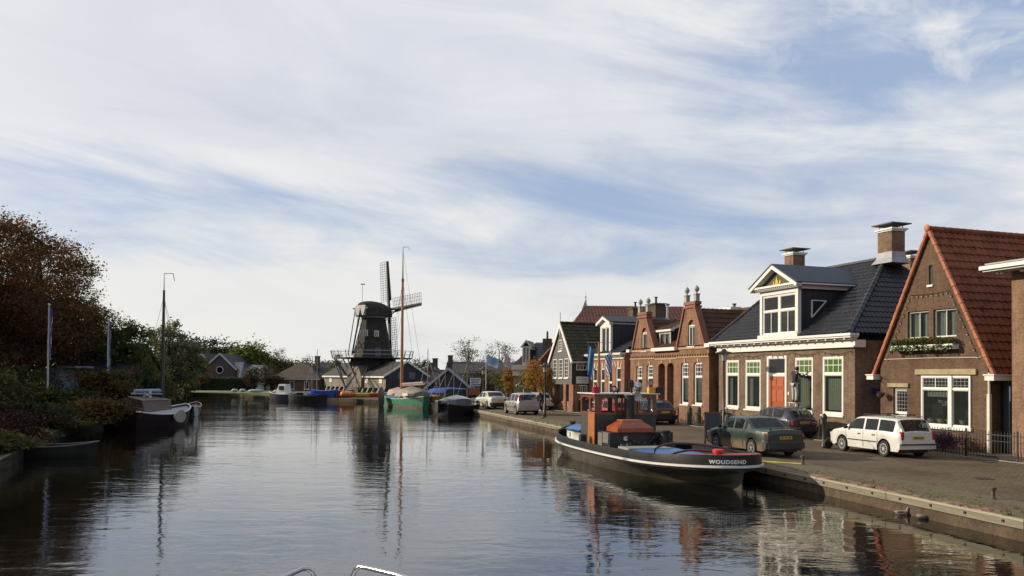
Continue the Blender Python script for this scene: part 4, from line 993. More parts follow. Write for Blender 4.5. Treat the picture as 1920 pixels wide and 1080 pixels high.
for i, q in enumerate(hs): win(H.root, *q, y=.0, fr=.06, tr=0, lv=2, lh=5 if i < 3 else 4, curt=[(.06, .02, .94, .98, CURT)])
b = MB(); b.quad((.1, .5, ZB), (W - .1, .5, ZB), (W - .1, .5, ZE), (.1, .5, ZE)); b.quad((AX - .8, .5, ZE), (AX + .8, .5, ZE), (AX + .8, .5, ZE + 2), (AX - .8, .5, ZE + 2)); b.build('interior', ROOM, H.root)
BP = brick('post_brick', (.32, .15, .09), (.25, .12, .08), (.26, .2, .15))
for (a, c) in ((775, 802), (880, 901), (928, 962)):
    x0, x1 = L7(a, 850)[0], L7(c, 850)[0]; b = MB(); b.box(x0, .02, 0, x1, .5, ZB - .003); b.build('brick_post', BP, H.root)
b = MB(); b.box(L7(830, 850)[0], .1, 0, L7(962, 850)[0], .2, .75); b.build('parapet', BP, H.root)
sl = (AZ - ZE) / AX; ov = .3; e_ = V((AX + ov, 0, AZ - ZE + ov * sl)); b = MB()
for sg in (-1, 1): tiles(b, (AX + sg * (AX + ov), -.1, ZE - ov * sl + .05), (0, 1, 0), V((-sg * (AX + ov), 0, e_.z)) / e_.length, 0, DP, 0, DP, e_.length, .3, .36, seg=3)
ro = b.build('roof', TILE_MOSS, H.root, True); b = MB(); ridge(b, (AX, -.1, AZ + .12), (AX, DP, AZ + .12), .12, .5); b.build('ridge_tiles', TILE_MOSS, ro, True)
b = MB(); strip(b, (-ov - .05, ZE - ov * sl), (AX, AZ + .15), .26, -.16, -.08); strip(b, (W + ov + .05, ZE - ov * sl), (AX, AZ + .15), .26, -.162, -.082); b.box(AX - .035, -.14, AZ - .9, AX + .035, -.07, AZ + .95); b.build('bargeboard', WHITE, H.root)
b = MB(); b.box(W + .15, -.1, ZE - ov * sl - .15, W + ov + .1, DP, ZE - ov * sl + .0); b.build('gutter', GREYM, H.root)
# side window, sign, shutters: set on the side wall (faces the camera)
def sidewin(par, y0, z0, y1, z1, x, nv, nh, nm='side_window'):
    b = MB(); b.box(x, y0, z0, x + .04, y0 + .07, z1); b.box(x, y1 - .07, z0, x + .04, y1, z1); b.box(x, y0 + .07, z0, x + .04, y1 - .07, z0 + .07); b.box(x, y0 + .07, z1 - .07, x + .04, y1 - .07, z1)
    for k in range(1, nv): yy = y0 + (y1 - y0) * k / nv; b.box(x, yy - .02, z0 + .07, x + .035, yy + .02, z1 - .07)
    for k in range(1, nh): zz_ = z0 + (z1 - z0) * k / nh; b.box(x, y0 + .07, zz_ - .02, x + .033, y1 - .07, zz_ + .02)
    o = b.build(nm, WHITE, par); b = MB(); b.quad((x + .01, y0, z0), (x + .01, y1, z0), (x + .01, y1, z1), (x + .01, y0, z1)); b.build('pane', glassmat('opaque_dark_glass', (.05, .045, .04), 0, .1), o); return o
zz0 = L7(1045, 603)[1]; zz1 = L7(1045, 518)[1]; sidewin(H.root, .35, zz0, 1.25, zz1, W + .01, 3, 2)
zz0 = L7(1045, 718)[1] ; zz1 = L7(1045, 657)[1]
b = MB(); b.box(W + .02, .35, zz0, W + .07, 1.4, zz1); sg_ = b.build('sign_board', WHITE, H.root)
b = MB(); TXM = flat('dark_sign_ink', (.10, .08, .12), .6, .1, 3)
# the shop sign is too small to read: two rows of ink strokes
for k in range(9):
    y_ = .47 + k * .09; h_ = rnd.uniform(.05, .09); b.box(W + .07, y_, zz0 + (zz1 - zz0) * .55, W + .075, y_ + .05, zz0 + (zz1 - zz0) * .55 + h_)
    if 1 < k < 8: b.box(W + .07, y_, zz0 + (zz1 - zz0) * .22, W + .075, y_ + .06, zz0 + (zz1 - zz0) * .22 + .035)
b.build('sign_lettering', TXM, sg_)
b = MB(); z_ = .15
while z_ < zz0 - .25: b.box(W + .01, .12, z_, W + .05, .3, z_ + .07); z_ += .14
b.build('shutter', WHITE, H.root); sidewin(H.root, .5, .9, 1.3, zz0 - .12, W + .012, 4, 1)
# planters
for (zx, zy, lb) in ((792, 930, 'round wooden tub with green plants below the grey gable, left of the pair'), (881, 940, 'round wooden tub with green plants below the grey gable, right of the pair'), (968, 935, 'tall dark pot with plants at the corner of the boarded house')):
    g = G(*z7(zx, zy)); t = thing('plant_tub', lb, 'planter', g, 0, 'tubs outside the boarded house'); tall = zx > 950
    b = MB(); b.lathe([(.36, 0), (.45, .3), (.40, .55), (.34, .55), (.34, .45)] if not tall else [(.25, 0), (.34, .9), (.3, .95), (.28, .8)], 14); b.build('tub', planks('tub_staves', (.13, .10, .08), .1, 0, .2) if not tall else BLACK, t, True)
    b = MB(); leafblob(b, (0, 0, .72 if not tall else 1.1), (.5, .45, .28), 260, .07); b.build('foliage', LFG, t)
# ------------------------------------------------------------------ tug boat
def proj(P):
    d = V(P) - CAM; z = d.dot(_fwd); return 960 + d.dot(RC) / z * F, 540 - (d.dot(UC) / z - SH) * F
LT = 16.6; XO = 2.1
def q_(x): return (x - XO) * 17.5 / (LT - XO)
o_ = SQ * 37.3 + NQ * 12.05
TG = House('tugboat', 'black and grey tugboat with varnished wheelhouse and white rubbing band, moored along the quay', 0, 0, 0, cat='tugboat', th=TQ, pos=V((o_.x, o_.y, 0)), z=0)
T = TG.root; TW = TG.Mi.inverted()
def LX(px, py, x0):
    d = TG.Mi.to_3x3() @ ray(px, py); t = (x0 - TG.o.x) / d.x; q = TG.o + d * t; return q.y, q.z
BH = 1.78
def hb(x):       # half breadth at deck
    x = q_(x)
    if x < 5: return max(.03, BH * (1 - (1 - x / 5.0) ** 2.3) ** .8)
    if x > 13.0: return BH * max(0, 1 - ((x - 13.0) / (17.5 - 13.0)) ** 2.1) ** .52
    return BH
def hw_(x):      # half breadth at waterline
    x = q_(x)
    if x < .35 or x > 16.2: return .02
    if x < 6: return BH * .97 * (1 - (1 - (x - .35) / 5.65) ** 2.0) ** .8
    if x > 8.5: return BH * .97 * max(0.0004, 1 - ((x - 8.5) / 7.7) ** 1.7) ** .85
    return BH * .97
def zb_(x): return .50 + .25 * ((x - 8.2) / 9.3) ** 2 * (1.3 if x < 8.2 else 1)
def zt_f(x): return zb_(x) + .25 + .06 * abs((x - 8.2) / 9.3) ** 2 + (.12 * (1 - (x - XO) / 2.5) if x < XO + 2.5 else 0)
xs_ = [0, .08, .2, .4, .7, 1.1, 1.6, 2.2, 3, 4, 5, 6.5, 8, 9.5, 11, 12.2, 13.2, 14, 14.8, 15.4, 15.9, 16.3, 16.6, 16.9, 17.1, 17.25, 17.36, 17.44, 17.48, 17.5]
xs_ = [XO + q * (LT - XO) / 17.5 for q in xs_]; LT = xs_[-1]
def side(x, sg):
    b_, w_ = hb(x), hw_(x); zb = zb_(x); w_ = min(w_, b_ * .995)
    kk = .55 if x < 10 else max(.22, .55 - (x - 10) * .07)
    zl = 0 if x < 15.1 else min(zb - .12, (x - 15.1) * .3)
    return [(x, sg * w_ * .6, -.7 + min(zl, .4)), (x, sg * w_, -.02 + zl * .6), (x, sg * (w_ * (1 - kk) + b_ * kk), zl * .5 + (zb - .12) * .5), (x, sg * b_ * .985, zb - .12), (x, sg * b_, zb), (x, sg * b_ * .975, zt_f(x)), (x, sg * max(0, b_ * .975 - .06), zt_f(x)), (x, sg * max(0, b_ * .975 - .07), zb - .06)]
b = MB()
for sg in (-1, 1):
    rings = [side(x, sg) for x in xs_]
    n = len(rings[0]); vs = [p_ for r_ in rings for p_ in r_]; base = len(b.v); 
    for j in range(len(rings) - 1):
        for i in range(n - 1):
            pass
    fs = []; mi = []
    for j in range(len(rings) - 1):
        for i in range(n - 1):
            fs.append((j * n + i, j * n + i + 1, (j + 1) * n + i + 1, (j + 1) * n + i)); mi.append(0 if i >= 3 else 1)
    b.add(vs, fs); b.mi[-len(fs):] = mi
HB = flat('black_hull_paint', (.012, .013, .015), .45, .45, 1.6, bmp=.12, spec=.3)
m, nt, p = newmat('worn_hull_side')
tc = N(nt, 'ShaderNodeTexCoord').outputs['Object']; sx = N(nt, 'ShaderNodeSeparateXYZ'); nt.links.new(tc, sx.inputs[0])
n1 = noise(nt, mapping(nt, tc, (6, 6, .7)), 1.0, 5, .7); n2 = noise(nt, tc, 2, 5, .6)
c = ramp(nt, math_(nt, 'ADD', math_(nt, 'MULTIPLY', n1, .6), math_(nt, 'MULTIPLY', n2, .4)), [(.35, (.028, .027, .023)), (.55, (.055, .050, .040)), (.7, (.10, .08, .052))])
wl = N(nt, 'ShaderNodeMapRange'); nt.links.new(math_(nt, 'ADD', sx.outputs[2], math_(nt, 'MULTIPLY', n1, .08)), wl.inputs[0]); wl.inputs[1].default_value = .10; wl.inputs[2].default_value = .02
c = mixc(nt, wl.outputs[0], c, (.05, .048, .02)); nt.links.new(c, p.inputs['Base Color']); p.inputs['Roughness'].default_value = .6; p.inputs['Specular IOR Level'].default_value = .22; bump(nt, p, n2, .2, .02)
b.build('hull', [HB, m], T, 30)
b = MB(); ds = []
for sg in (-1, 1):
    q = [V((x, sg * hb(x) * 1.0, zb_(x) - .02)) for x in xs_ if hb(x) > .02 or x in (xs_[0], LT)]
    b.M = Matrix(); rr_ = [[p_ + V((0, sg * dy, dz)) for dy, dz in ((0, -.035), (.055, -.03), (.06, .03), (0, .035))] for p_ in q]
    # push the band outwards at the round ends
    for r_, p_ in zip(rr_, q):
        if p_.x > 15.5: k = (p_.x - 15.5) / 1.2; [r_.__setitem__(i, r_[i] + V((.05 * k, 0, 0))) for i in (1, 2)]
    b.loft(rr_)
b.build('rubbing_band', WHITE, T, 40)
b = MB(); L_ = [(x, -max(0, hb(x) * .975 - .05), zb_(x) - .05) for x in xs_]; R_ = [(x, max(0, hb(x) * .975 - .05), zb_(x) - .05) for x in xs_]
b.loft([[l, r_] for l, r_ in zip(L_, R_)], closed=False); 
b.build('deck', flat('blue_grey_deck', (.06, .075, .10), .7, .25, 2), T)
b = MB(); L_ = [(x, -max(0, hb(x) * .975 - .055), zt_f(x) + (.012 if x > 15.1 else -.2)) for x in xs_ if x > 14.6]; R_ = [(x, -y, z) for x, y, z in L_]
b.loft([[l, r_] for l, r_ in zip(L_, R_)], closed=False)
RED = flat('red_deck_paint', (.30, .02, .015), .5, .2, 3)
b.build('aft_deck', RED, T)
# WOUDSEND lettering bent onto the stern quarter
arc = []; s_ = 0; prev = None
xq = [12.5 + k * .02 for k in range(int((LT - .4 - 12.5) / .02))] + [LT - .4 * (1 - k / 120) ** 2 for k in range(121)]
path = [(x, -1) for x in xq] + [(x, 1) for x in reversed(xq[:-1])]
for x, sg in path:
    P = V((x, sg * hb(x) * .9875, 0)); s_ += (P - prev).length if prev is not None else 0; prev = P
    arc.append((s_, P, proj(TW @ V((P.x, P.y, zb_(x) + .13)))[0]))
sA = min(arc[:len(arc) * 2 // 3], key=lambda a: abs(a[2] - 1330))[0]; sB = min((a for a in arc[:len(arc) * 2 // 3] if a[0] > sA), key=lambda a: abs(a[2] - 1398))[0]
vs, fs = text_verts('WOUDSEND', .2, 0, .009, 1.15); x0 = min(v[0] for v in vs); x1 = max(v[0] for v in vs); z0 = min(v[1] for v in vs); z1 = max(v[1] for v in vs)
def onhull(tx, tz):
    s = sA + (tx - x0) / (x1 - x0) * (sB - sA); a = min(range(len(arc)), key=lambda i: abs(arc[i][0] - s)); a = max(1, min(len(arc) - 2, a))
    P = arc[a][1]; t = (arc[a + 1][1] - arc[a - 1][1]).normalized(); n = V((t.y, -t.x, 0)); P = P + t * (s - arc[a][0])
    zz = zb_(P.x) + .065 + (tz - z0) / (z1 - z0) * .115; return V((P.x, P.y, zz)) + n * .03
b = MB(); b.add([onhull(v[0], v[1]) for v in vs], fs)
# serifs
b.build('name_lettering', flat('lettering_white', (.7, .7, .68), .5, .05, 3), T)
# wheelhouse
xf = TG.L(1116.7, 762, -1.15)[0]; xb = TG.L(1088, 762, -1.15)[0]; zw = TG.L(1116.7, 739.5, -1.15)[1]; zl = TG.L(1116.7, 778, -1.15)[1]; yr = LX(1231, 760, xf)[0]; yl = -1.15; zd = .45
def wall_y(mb, x, y0, y1, z0, z1, holes, t):     # wall across the boat
    q = lambda h: [(x, yy, zz) for yy, zz in h]
    mb.poly([(x, y0, z0), (x, y1, z0), (x, y1, z1), (x, y0, z1)], [q(h) for h in holes]); mb.poly([(x + t, y0, z0), (x + t, y1, z0), (x + t, y1, z1), (x + t, y0, z1)], [[(x + t, yy, zz) for yy, zz in h] for h in holes])
    for h in holes:
        for i in range(len(h)): a, c = h[i], h[(i + 1) % len(h)]; mb.quad((x, *a), (x, *c), (x + t, *c), (x + t, *a))
def wall_x(mb, y, x0, x1, z0, z1, holes, t):
    mb.poly([(x0, y, z0), (x1, y, z0), (x1, y, z1), (x0, y, z1)], [[(a, y, c) for a, c in h] for h in holes]); mb.poly([(x0, y + t, z0), (x1, y + t, z0), (x1, y + t, z1), (x0, y + t, z1)], [[(a, y + t, c) for a, c in h] for h in holes])
    for h in holes:
        for i in range(len(h)): a, c = h[i], h[(i + 1) % len(h)]; mb.quad((a[0], y, a[1]), (c[0], y, c[1]), (c[0], y + t, c[1]), (a[0], y + t, a[1]))
def arch2(a0, z0, a1, z1, rise=.1, n=6):
    m_ = (a0 + a1) / 2; h_ = (a1 - a0) / 2
    return [(a0, z0), (a1, z0)] + [(m_ + h_ * math.cos(math.pi * i / n), z1 - rise + rise * math.sin(math.pi * i / n)) for i in range(n + 1)]
Wy = yr - yl; zw0, zw1 = zl + .09, zw - .12
hf = [arch2(yl + Wy * a, zw0, yl + Wy * c, zw1, r_) for a, c, r_ in ((.10, .32, .14), (.36, .42, .06), (.44, .50, .06), (.68, .95, .14))]
b = MB(); wall_y(b, xf, yl, yr, zl, zw, hf, -.05); wall_y(b, xb, yl, yr, zl, zw, [arch2(yl + Wy * a, zw0, yl + Wy * c, zw1, .1) for a, c in ((.08, .46), (.54, .94))], .05)
Lx = xf - xb; sidew = [arch2(xb + Lx * a, zw0, xb + Lx * c, zw1, .1) for a, c in ((.1, .58), (.68, .93))]
wall_x(b, yl, xb + .051, xf - .051, zl, zw, sidew, .05); wall_x(b, yr, xb + .051, xf - .051, zl, zw, sidew, -.05)
wh = b.build('wheelhouse', WOODL, T)
b = MB(); b.quad((xf - .03, yl + .06, zw0 - .02), (xf - .03, yr - .06, zw0 - .02), (xf - .03, yr - .06, zw1 + .02), (xf - .03, yl + .06, zw1 + .02)); b.quad((xb + .06, yl + .02, zw0), (xf - .06, yl + .02, zw0), (xf - .06, yl + .02, zw1), (xb + .06, yl + .02, zw1))
CLG = glassmat('clear_cabin_glass', (.02, .02, .02), .78, .03, (.9, .92, .9)); pieces(b, 'pane', CLG, wh)
b = MB(); b.box(xb + .02, yl + .02, zd, xf - .01, yr - .02, zl - .002); b.build('wheelhouse_casing', flat('dark_grey_casing', (.040, .042, .042), .5, .3, 3), T)
b = MB(); b.box(xb - .12, yl - .1, zw, xf + .14, yr + .1, zw + .045); b.build('wheelhouse_roof', flat('roof_white', (.62, .62, .60), .5, .08, 2), T, bevel=.015)
xd0 = xb + Lx * .60; b = MB(); b.box(xd0, yl - .05, zd + .05, xf - .0, yl - .004, zl + .1); b.build('door', WOODO, T, bevel=.008)
# engine casing
xe, ze = TG.L(1143, 811, -1.05); ye = LX(1262, 807, xe)[0]; ye = min(ye, 1.5)
b = MB(); DG = flat('casing_black', (.018, .019, .018), .45, .4, 2.5)
b.loft([[(xf + .005, -1.05, zd), (xe, -1.05, zd), (xe, ye, zd), (xf + .005, ye, zd)], [(xf + .005, -1.05, ze), (xe, -1.05, ze), (xe, ye, ze), (xf + .005, ye, ze)]]); b.build('engine_casing', DG, T, bevel=.02)
b = MB(); b.box(xf + .1, -1.09, zd + .1, xf + (xe - xf) * .45, -1.053, ze - .06); b.box(xf + (xe - xf) * .5, -1.09, zd + .3, xe - .05, -1.053, ze - .02); pieces(b, 'side_panel', flat('grey_panel', (.16, .16, .14), .5, .25, 3), T)
b = MB(); b.lathe([(.09, 0), (.09, .02)], 16, (xe + .002, LX(1173, 822, xe)[0], LX(1173, 822, xe)[1]), 'x'); b.build('round_light', WHITE, T)
sxm = (xf + xe) / 2 + .25; ya, za_ = LX(1157, 806, sxm + .5); yb2 = LX(1226, 806, sxm + .5)[0]; zs = LX(1190, 788, sxm)[1]
b = MB(); zsl = ze + .004; x0, x1 = sxm - .55, sxm + .55; ym = (ya + yb2) / 2; zs = max(zs, zsl + .3)
b.loft([[(x0, ya, zsl), (x1, ya, zsl), (x1, yb2, zsl), (x0, yb2, zsl)], [(x0, ya, zsl + .16), (x1, ya, zsl + .16), (x1, yb2, zsl + .16), (x0, yb2, zsl + .16)], [(x0 + .3, ya + .35, zs), (x1 - .3, ya + .35, zs), (x1 - .3, yb2 - .4, zs), (x0 + .3, yb2 - .4, zs)]]); sk = b.build('skylight', flat('orange_skylight', (.34, .075, .02), .35, .2, 4, coat=.3), T, bevel=.012)
b = MB()
for k in range(4): yy = ya + .45 + k * (yb2 - ya - .9) / 3; b.box(sxm + .28, yy - .02, zsl + .16, sxm + .34, yy + .02, zs - .03)
b.box(x0 + .28, ya + .3, zs, x1 - .28, yb2 - .35, zs + .02); b.build('skylight_bars', flat('skylight_brass', (.5, .25, .12), .4, .2, 3), sk)
# funnel
fxp = xf + .42; fy_, _ = LX(1180, 760, fxp); fz1 = LX(1180, 743, fxp)[1]
b = MB(); b.lathe([(.19, ze), (.19, fz1), (.21, fz1 + .005), (.21, fz1 + .05), (.16, fz1 + .05), (.16, fz1 - .3)], 20, (fxp, fy_, 0)); fn = b.build('funnel', BLACK, T, True)
b = MB(); b.lathe([(.212, fz1 + .05), (.217, fz1 + .06), (.17, fz1 + .065)], 20, (fxp, fy_, 0)); b.build('funnel_rim', GREYM, fn, True)
def onroof(px, x): y, z = LX(px, 738, x); return (x, y)
x_, y_ = onroof(1183, fxp); b = MB(); b.lathe([(.04, 0), (.04, .2), (.09, .24), (.10, .38), (.07, .5), (.02, .52)], 12, (xf + .05, LX(1183, 735, xf)[0], zw + .05)); b.build('horn', BLACK, T, True)
y_, z_ = LX(1196, 725, xf + .3); b = MB(); b.ell((xf + .3, y_, z_), (.17, .17, .19), 14, 10); b.box(xf + .28, y_ - .03, z_ - .5, xf + .32, y_ + .03, z_ - .15); b.build('searchlight', flat('chromed_lamp', (.5, .52, .55), .15, .1, 3, metal=.9), T, True)
y_, z_ = LX(1195, 743.5, xf + .38); b = MB(); b.lathe([(.03, -.2), (.06, -.1), (.17, .0), (.18, .02), (.02, -.02)], 16, (xf + .38, y_, z_), 'x'); b.build('loudspeaker', GREYM, T, True)
y_, z_ = LX(1186.5, 745, xf + .3); b = MB(); b.box(xf + .22, y_ - .05, z_ - .14, xf + .27, y_ + .05, z_ + .16); b.box(xf + .0, y_ - .02, z_ - .02, xf + .22, y_ + .02, z_ + .02); b.build('white_panel', WHITE, T)
y_, z_ = LX(1151, 729, xf - .3); b = MB(); n = 16; b.tube([(xf - .3, y_ + .1 * math.cos(i / n * 6.283), z_ + .1 * math.sin(i / n * 6.283)) for i in range(n + 1)], .03, 6); b.box(xf - .33, y_ - .02, zw + .04, xf - .27, y_ + .02, z_ - .1); b.build('ring_aerial', BLACK, T, True)
y_, z_ = LX(1158, 732, xf - .3); b = MB(); b.ell((xf - .3, y_, z_), .08); b.box(xf - .32, y_ - .02, zw + .04, xf - .28, y_ + .02, z_); b.build('siren', BLACK, T, True)
y_, z_ = LX(1221, 733, xf - .2); b = MB(); b.box(xf - .3, y_ - .14, zw + .045, xf - .1, y_ + .14, zw + .27); b.build('yellow_box', flat('yellow_box_paint', (.65, .32, .03), .5, .1, 3), T, bevel=.01)
b = MB(); b.box(xf - .3, y_ + .17, zw + .045, xf - .1, y_ + .4, zw + .29); b.build('side_lamp', BLACK, T, bevel=.01)
y_, z_ = LX(1118, 731, xf - .12); ml = b = MB(); b.box(xf - .24, y_ - .13, zw + .045, xf - .0, y_ + .1, zw + .28); b.lathe([(.05, .28), (.04, .36)], 8, (xf - .12, y_, zw)); b.build('port_lamp', flat('red_lamp', (.35, .012, .02), .35, .1, 3), T)
# mast with crosstree
mx, my = xf - .45, LX(1122.5, 735, xf - .45)[0]; mz = LX(1124.5, 641, mx)[1]
b = MB(); b.tube([(mx, my, zw + .04), (mx, my, mz)], .055, 8, .04); ms = b.build('mast', WOODO, T, True)
ya_, yb_ = LX(1101, 642, mx)[0], LX(1149, 642, mx)[0]
b = MB(); b.tube([(mx, ya_, mz - .02), (mx, yb_, mz - .02)], .012, 6); b.tube([(mx, ya_ + .3, mz - .02), (mx, my, mz - .45)], .007, 4); b.tube([(mx, yb_, mz - .02), (mx, my + .1, zw + .6)], .004, 4); b.tube([(mx, ya_, mz - .02), (mx, my - .1, zw + .6)], .004, 4); b.build('crosstree', GREYM, ms)
def flag(name, label, P, w_, h_, fold, mats, az, hang=False, bands=None, group=None):
    """cloth hanging in folds from point P (top corner); az = direction it streams"""
    b = MB(); nx, nz = 14, 16; d = V((math.cos(az), math.sin(az), 0)); n = V((-d.y, d.x, 0)); vs = []
    for i in range(nx + 1):
        for j in range(nz + 1):
            u = i / nx; v = j / nz
            wv = math.sin(u * 9 + v * 3) * fold * (.3 + u)
            vs.append(V(P) + d * (w_ * u * (1 - .25 * v if hang else 1)) + n * wv + V((0, 0, -h_ * v - (w_ * u * (.95 if hang else .35)))))
    fs = []; mi = []
    for i in range(nx):
        for j in range(nz):
            fs.append((i * (nz + 1) + j, (i + 1) * (nz + 1) + j, (i + 1) * (nz + 1) + j + 1, i * (nz + 1) + j + 1)); mi.append(bands(i / nx, j / nz) if bands else 0)
    b.add(vs, fs); b.mi = mi; o = b.build(name, mats, None, True); return tag(o, label, 'flag', group)
FB = flat('pale_blue_flag', (.07, .22, .38), .8, .1, 3, bmp=0); FW = flat('flag_white', (.6, .6, .6), .8, .06, 3, bmp=0); FN = flat('flag_blue', (.02, .06, .32), .8, .1, 3, bmp=0); FR = flat('flag_red', (.35, .03, .03), .8, .1, 3, bmp=0)
P = TW @ V((mx, ya_ + .02, mz - .1)); flag('flag', 'teal blue flag hanging limp at the left end of the tugboat crosstree', P, .26, 1.15, .05, [FB, FN], -.2, True, lambda u, v: 1 if v > .8 and u < .4 else 0)
P = TW @ V((mx, yb_ - .02, mz - .3)); flag('flag', 'blue and white striped flag hanging at the right end of the tugboat crosstree', P, .28, .8, .05, [FN, FW], math.pi * .93, True, lambda u, v: 1 if int((u + v * .9) * 7) % 2 else 0)
# fore cabin with blue top
x0, x1 = 3.3, xb - .06; z1 = TG.L(1085, 808, -1.1)[1]; z1 = max(z1, 1.05); pts = []
for x in [x0 + (x1 - x0) * i / 10 for i in range(11)]: pts.append((x, 1.12 * min(1, (.25 + (x - x0) / 1.6)) ** .6 if x < x0 + 1.3 else 1.12))
ring = [(x, -y) for x, y in pts] + [(x, y) for x, y in reversed(pts)]
b = MB(); b.loft([[(x, y, zd) for x, y in ring], [(x, y, z1 - .05) for x, y in ring]]); fc = b.build('fore_cabin', WHITE, T)
b = MB(); b.loft([[(x, y * 1.05, z1 - .05) for x, y in ring], [(x, y * 1.05, z1 - .01) for x, y in ring], [(x, y * .8, z1 + .06) for x, y in ring]]); b.build('cabin_top', flat('blue_cabin_top', (.035, .15, .42), .45, .15, 2), fc)
b = MB(); b.loft([[(x, y * 1.06, z1 - .09) for x, y in ring], [(x, y * 1.06, z1 - .052) for x, y in ring]]); b.build('cabin_coaming', BLACK, fc)
b = MB(); b.box(x0 + 1.6, -1.135, zd + .25, x0 + 1.68, -1.12, zd + .45); b.build('porthole', BLACK, fc)
b = MB()
for x, y in ((2.95, -.35), (2.95, .15)): b.lathe([(.12, zb_(x) - .05), (.12, zb_(x) + .55), (.15, zb_(x) + .56), (.15, zb_(x) + .62)], 14, (x, y, 0))
b.box(2.92, -.55, zb_(3) + .2, 2.98, .35, zb_(3) + .26); b.build('mooring_bitts', BLACK, T, 40)
x_ = TG.L(1094, 825, -1.45)[0]; b = MB(); b.box(x_ - .12, -1.6, .45, x_ + .12, -1.36, .98); b.build('bollard', BLACK, T, bevel=.02)
# aft hatch
xa, za = TG.L(1160, 842, -1.08); xz = TG.L(1352, 852, -.4)[0]; xz = min(xz, 15.3); zh = za; HWm = lambda x: 1.08 if x < xa + 2.5 else 1.08 - .75 * (x - xa - 2.5) / (xz - xa - 2.5)
xx = [xa, xa + 1, xa + 2.5, (xa + 2.5 + xz) / 2, xz]; ring = [(x, -HWm(x)) for x in xx] + [(x, HWm(x)) for x in reversed(xx)]
b = MB(); b.loft([[(x, y, .42) for x, y in ring], [(x, y, zh - .02) for x, y in ring]]); ht = b.build('aft_hatch', WHITE, T)
b = MB(); b.loft([[(x, y * 1.03, zh - .02) for x, y in ring], [(x, y * 1.03, zh + .01) for x, y in ring], [(x, y * .6, zh + .07) for x, y in ring]]); b.build('hatch_cover', flat('blue_hatch', (.05, .16, .42), .4, .2, 2), ht)
b = MB(); b.box(xa - .02, -1.1, zh + .03, xa + .9, .55, zh + .10); b.build('grey_lid', flat('lid_grey', (.30, .31, .30), .5, .12, 3), ht, bevel=.01)
b = MB()
for x in (xa + 1.1, xa + 2.3): b.lathe([(.07, -.02), (.07, .01)], 12, (x, -1.09, zh - .14), 'y')
pieces(b, 'porthole', BLACK, ht)
# towing bows
TR = flat('dark_red_tube', (.055, .008, .010), .35, .2, 4)
def bowtube(p0, p3, zt, k0, k1, end=(15.4, 1.2)):
    xA = TG.L(p0[0], p0[1], -1.5)[0]; P = []; 
    for i in range(25):
        t = i / 24; y = -1.5 + (end[1] + 1.5) * t; x = xA + (end[0] - xA) * t ** 1.25
        z = .55 + (zt - .55) * (math.sin(math.pi * min(1, max(0, t)) ** k0)) ** k1; P.append((x, y, z))
    b = MB(); b.tube(P, .035, 8); return b.build('towing_bow', TR, T, True)
bowtube((1222, 851), 0, 1.16, .62, .40); bowtube((1238, 860), 0, 1.02, .8, .7, (16.0, .9))
x_ = TG.L(1345, 855, -.3)[0]; x_ = min(x_, 15.9); y_ = LX(1347, 853, x_)[0]; zz_ = zb_(x_) + .12
b = MB(); b.lathe([(.16, 0), (.11, .06), (.11, .2), (.17, .22), (.17, .31), (.1, .33)], 16, (x_, max(-.7, min(.7, y_)), zz_)); b.build('red_bollard', flat('bright_red', (.55, .02, .02), .4, .1, 3), T, True)
# rope coil hung on the casing end
y_, z_ = LX(1248, 822, xe + .1); b = MB(); rr2 = random.Random(3)
for k in range(9):
    w2 = .28 + .02 * k * rr2.uniform(.6, 1.2); h2 = .34 + rr2.uniform(-.03, .05); P = []
    for i in range(17): t = i / 16 * 6.283; P.append((xe + .05 + .012 * k, y_ + w2 * .62 * math.sin(t) * (1.0 if math.cos(t) < 0 else .55), z_ - .02 + h2 * math.cos(t) * .9))
    b.tube(P, .016, 5)
b.build('rope_coil', flat('rope', (.30, .17, .09), .9, .25, 12), T, True)
b = MB(); y2, z2 = LX(1230, 820, xe + .04)
for k in range(3): b.lathe([(.03, 0), (.07 + .01 * k, .03), (.03, .06)], 10, (xe + .02, -.1 + .42 * k, ze - .35 - .06 * k), 'x')
b.tube([(xe + .05, -.4, ze - .2), (xe + .08, .3, ze - .5), (xe + .06, .7, ze - .15)], .02, 5); b.build('deck_winch', flat('greasy_iron', (.05, .05, .05), .4, .3, 8), T, True)
x_ = xe + .5; b = MB(); b.lathe([(.17, .42), (.15, .5), (.15, ze + .0), (.2, ze + .03), (.2, ze + .1)], 16, (x_, LX(1246, 812, x_)[0], 0)); b.build('towing_post', BLACK, T, True)
# tyre-black rope fenders on the near side: none seen; mooring hose on the quay
g0, g1 = G(1424, 865, .47), G(1503, 870, .47); b = MB(); b.tube([g0.lerp(g1, i / 10) + V((0, .02 * math.sin(i), .0)) for i in range(11)], .03, 6)
tag(b.build('hose', flat('yellow_hose', (.50, .38, .10), .6, .15, 3), None, True), 'yellow hose lying on the brick quay edge beyond the tugboat stern', 'hose')
def quay_bollard(px, py, label):
    g = G(px, py); b = MB(); b.lathe([(.07, 0), (.07, .03), (.045, .05), (.045, .2), (.07, .22), (.075, .27), (.03, .29)], 12); o = b.build('mooring_pin', flat('rusty_steel', (.10, .07, .06), .7, .3, 6), None, True); o.location = g
    tag(o, label, 'mooring pin', 'mooring pins on the quay')
quay_bollard(1505, 871, 'small steel mooring pin at the right end of the yellow hose'); quay_bollard(1862, 936, 'small steel mooring pin on the quay near the lower right corner'); quay_bollard(1019, 785, 'small mooring pin at the foot of the tall lamp near the silver hatchback')

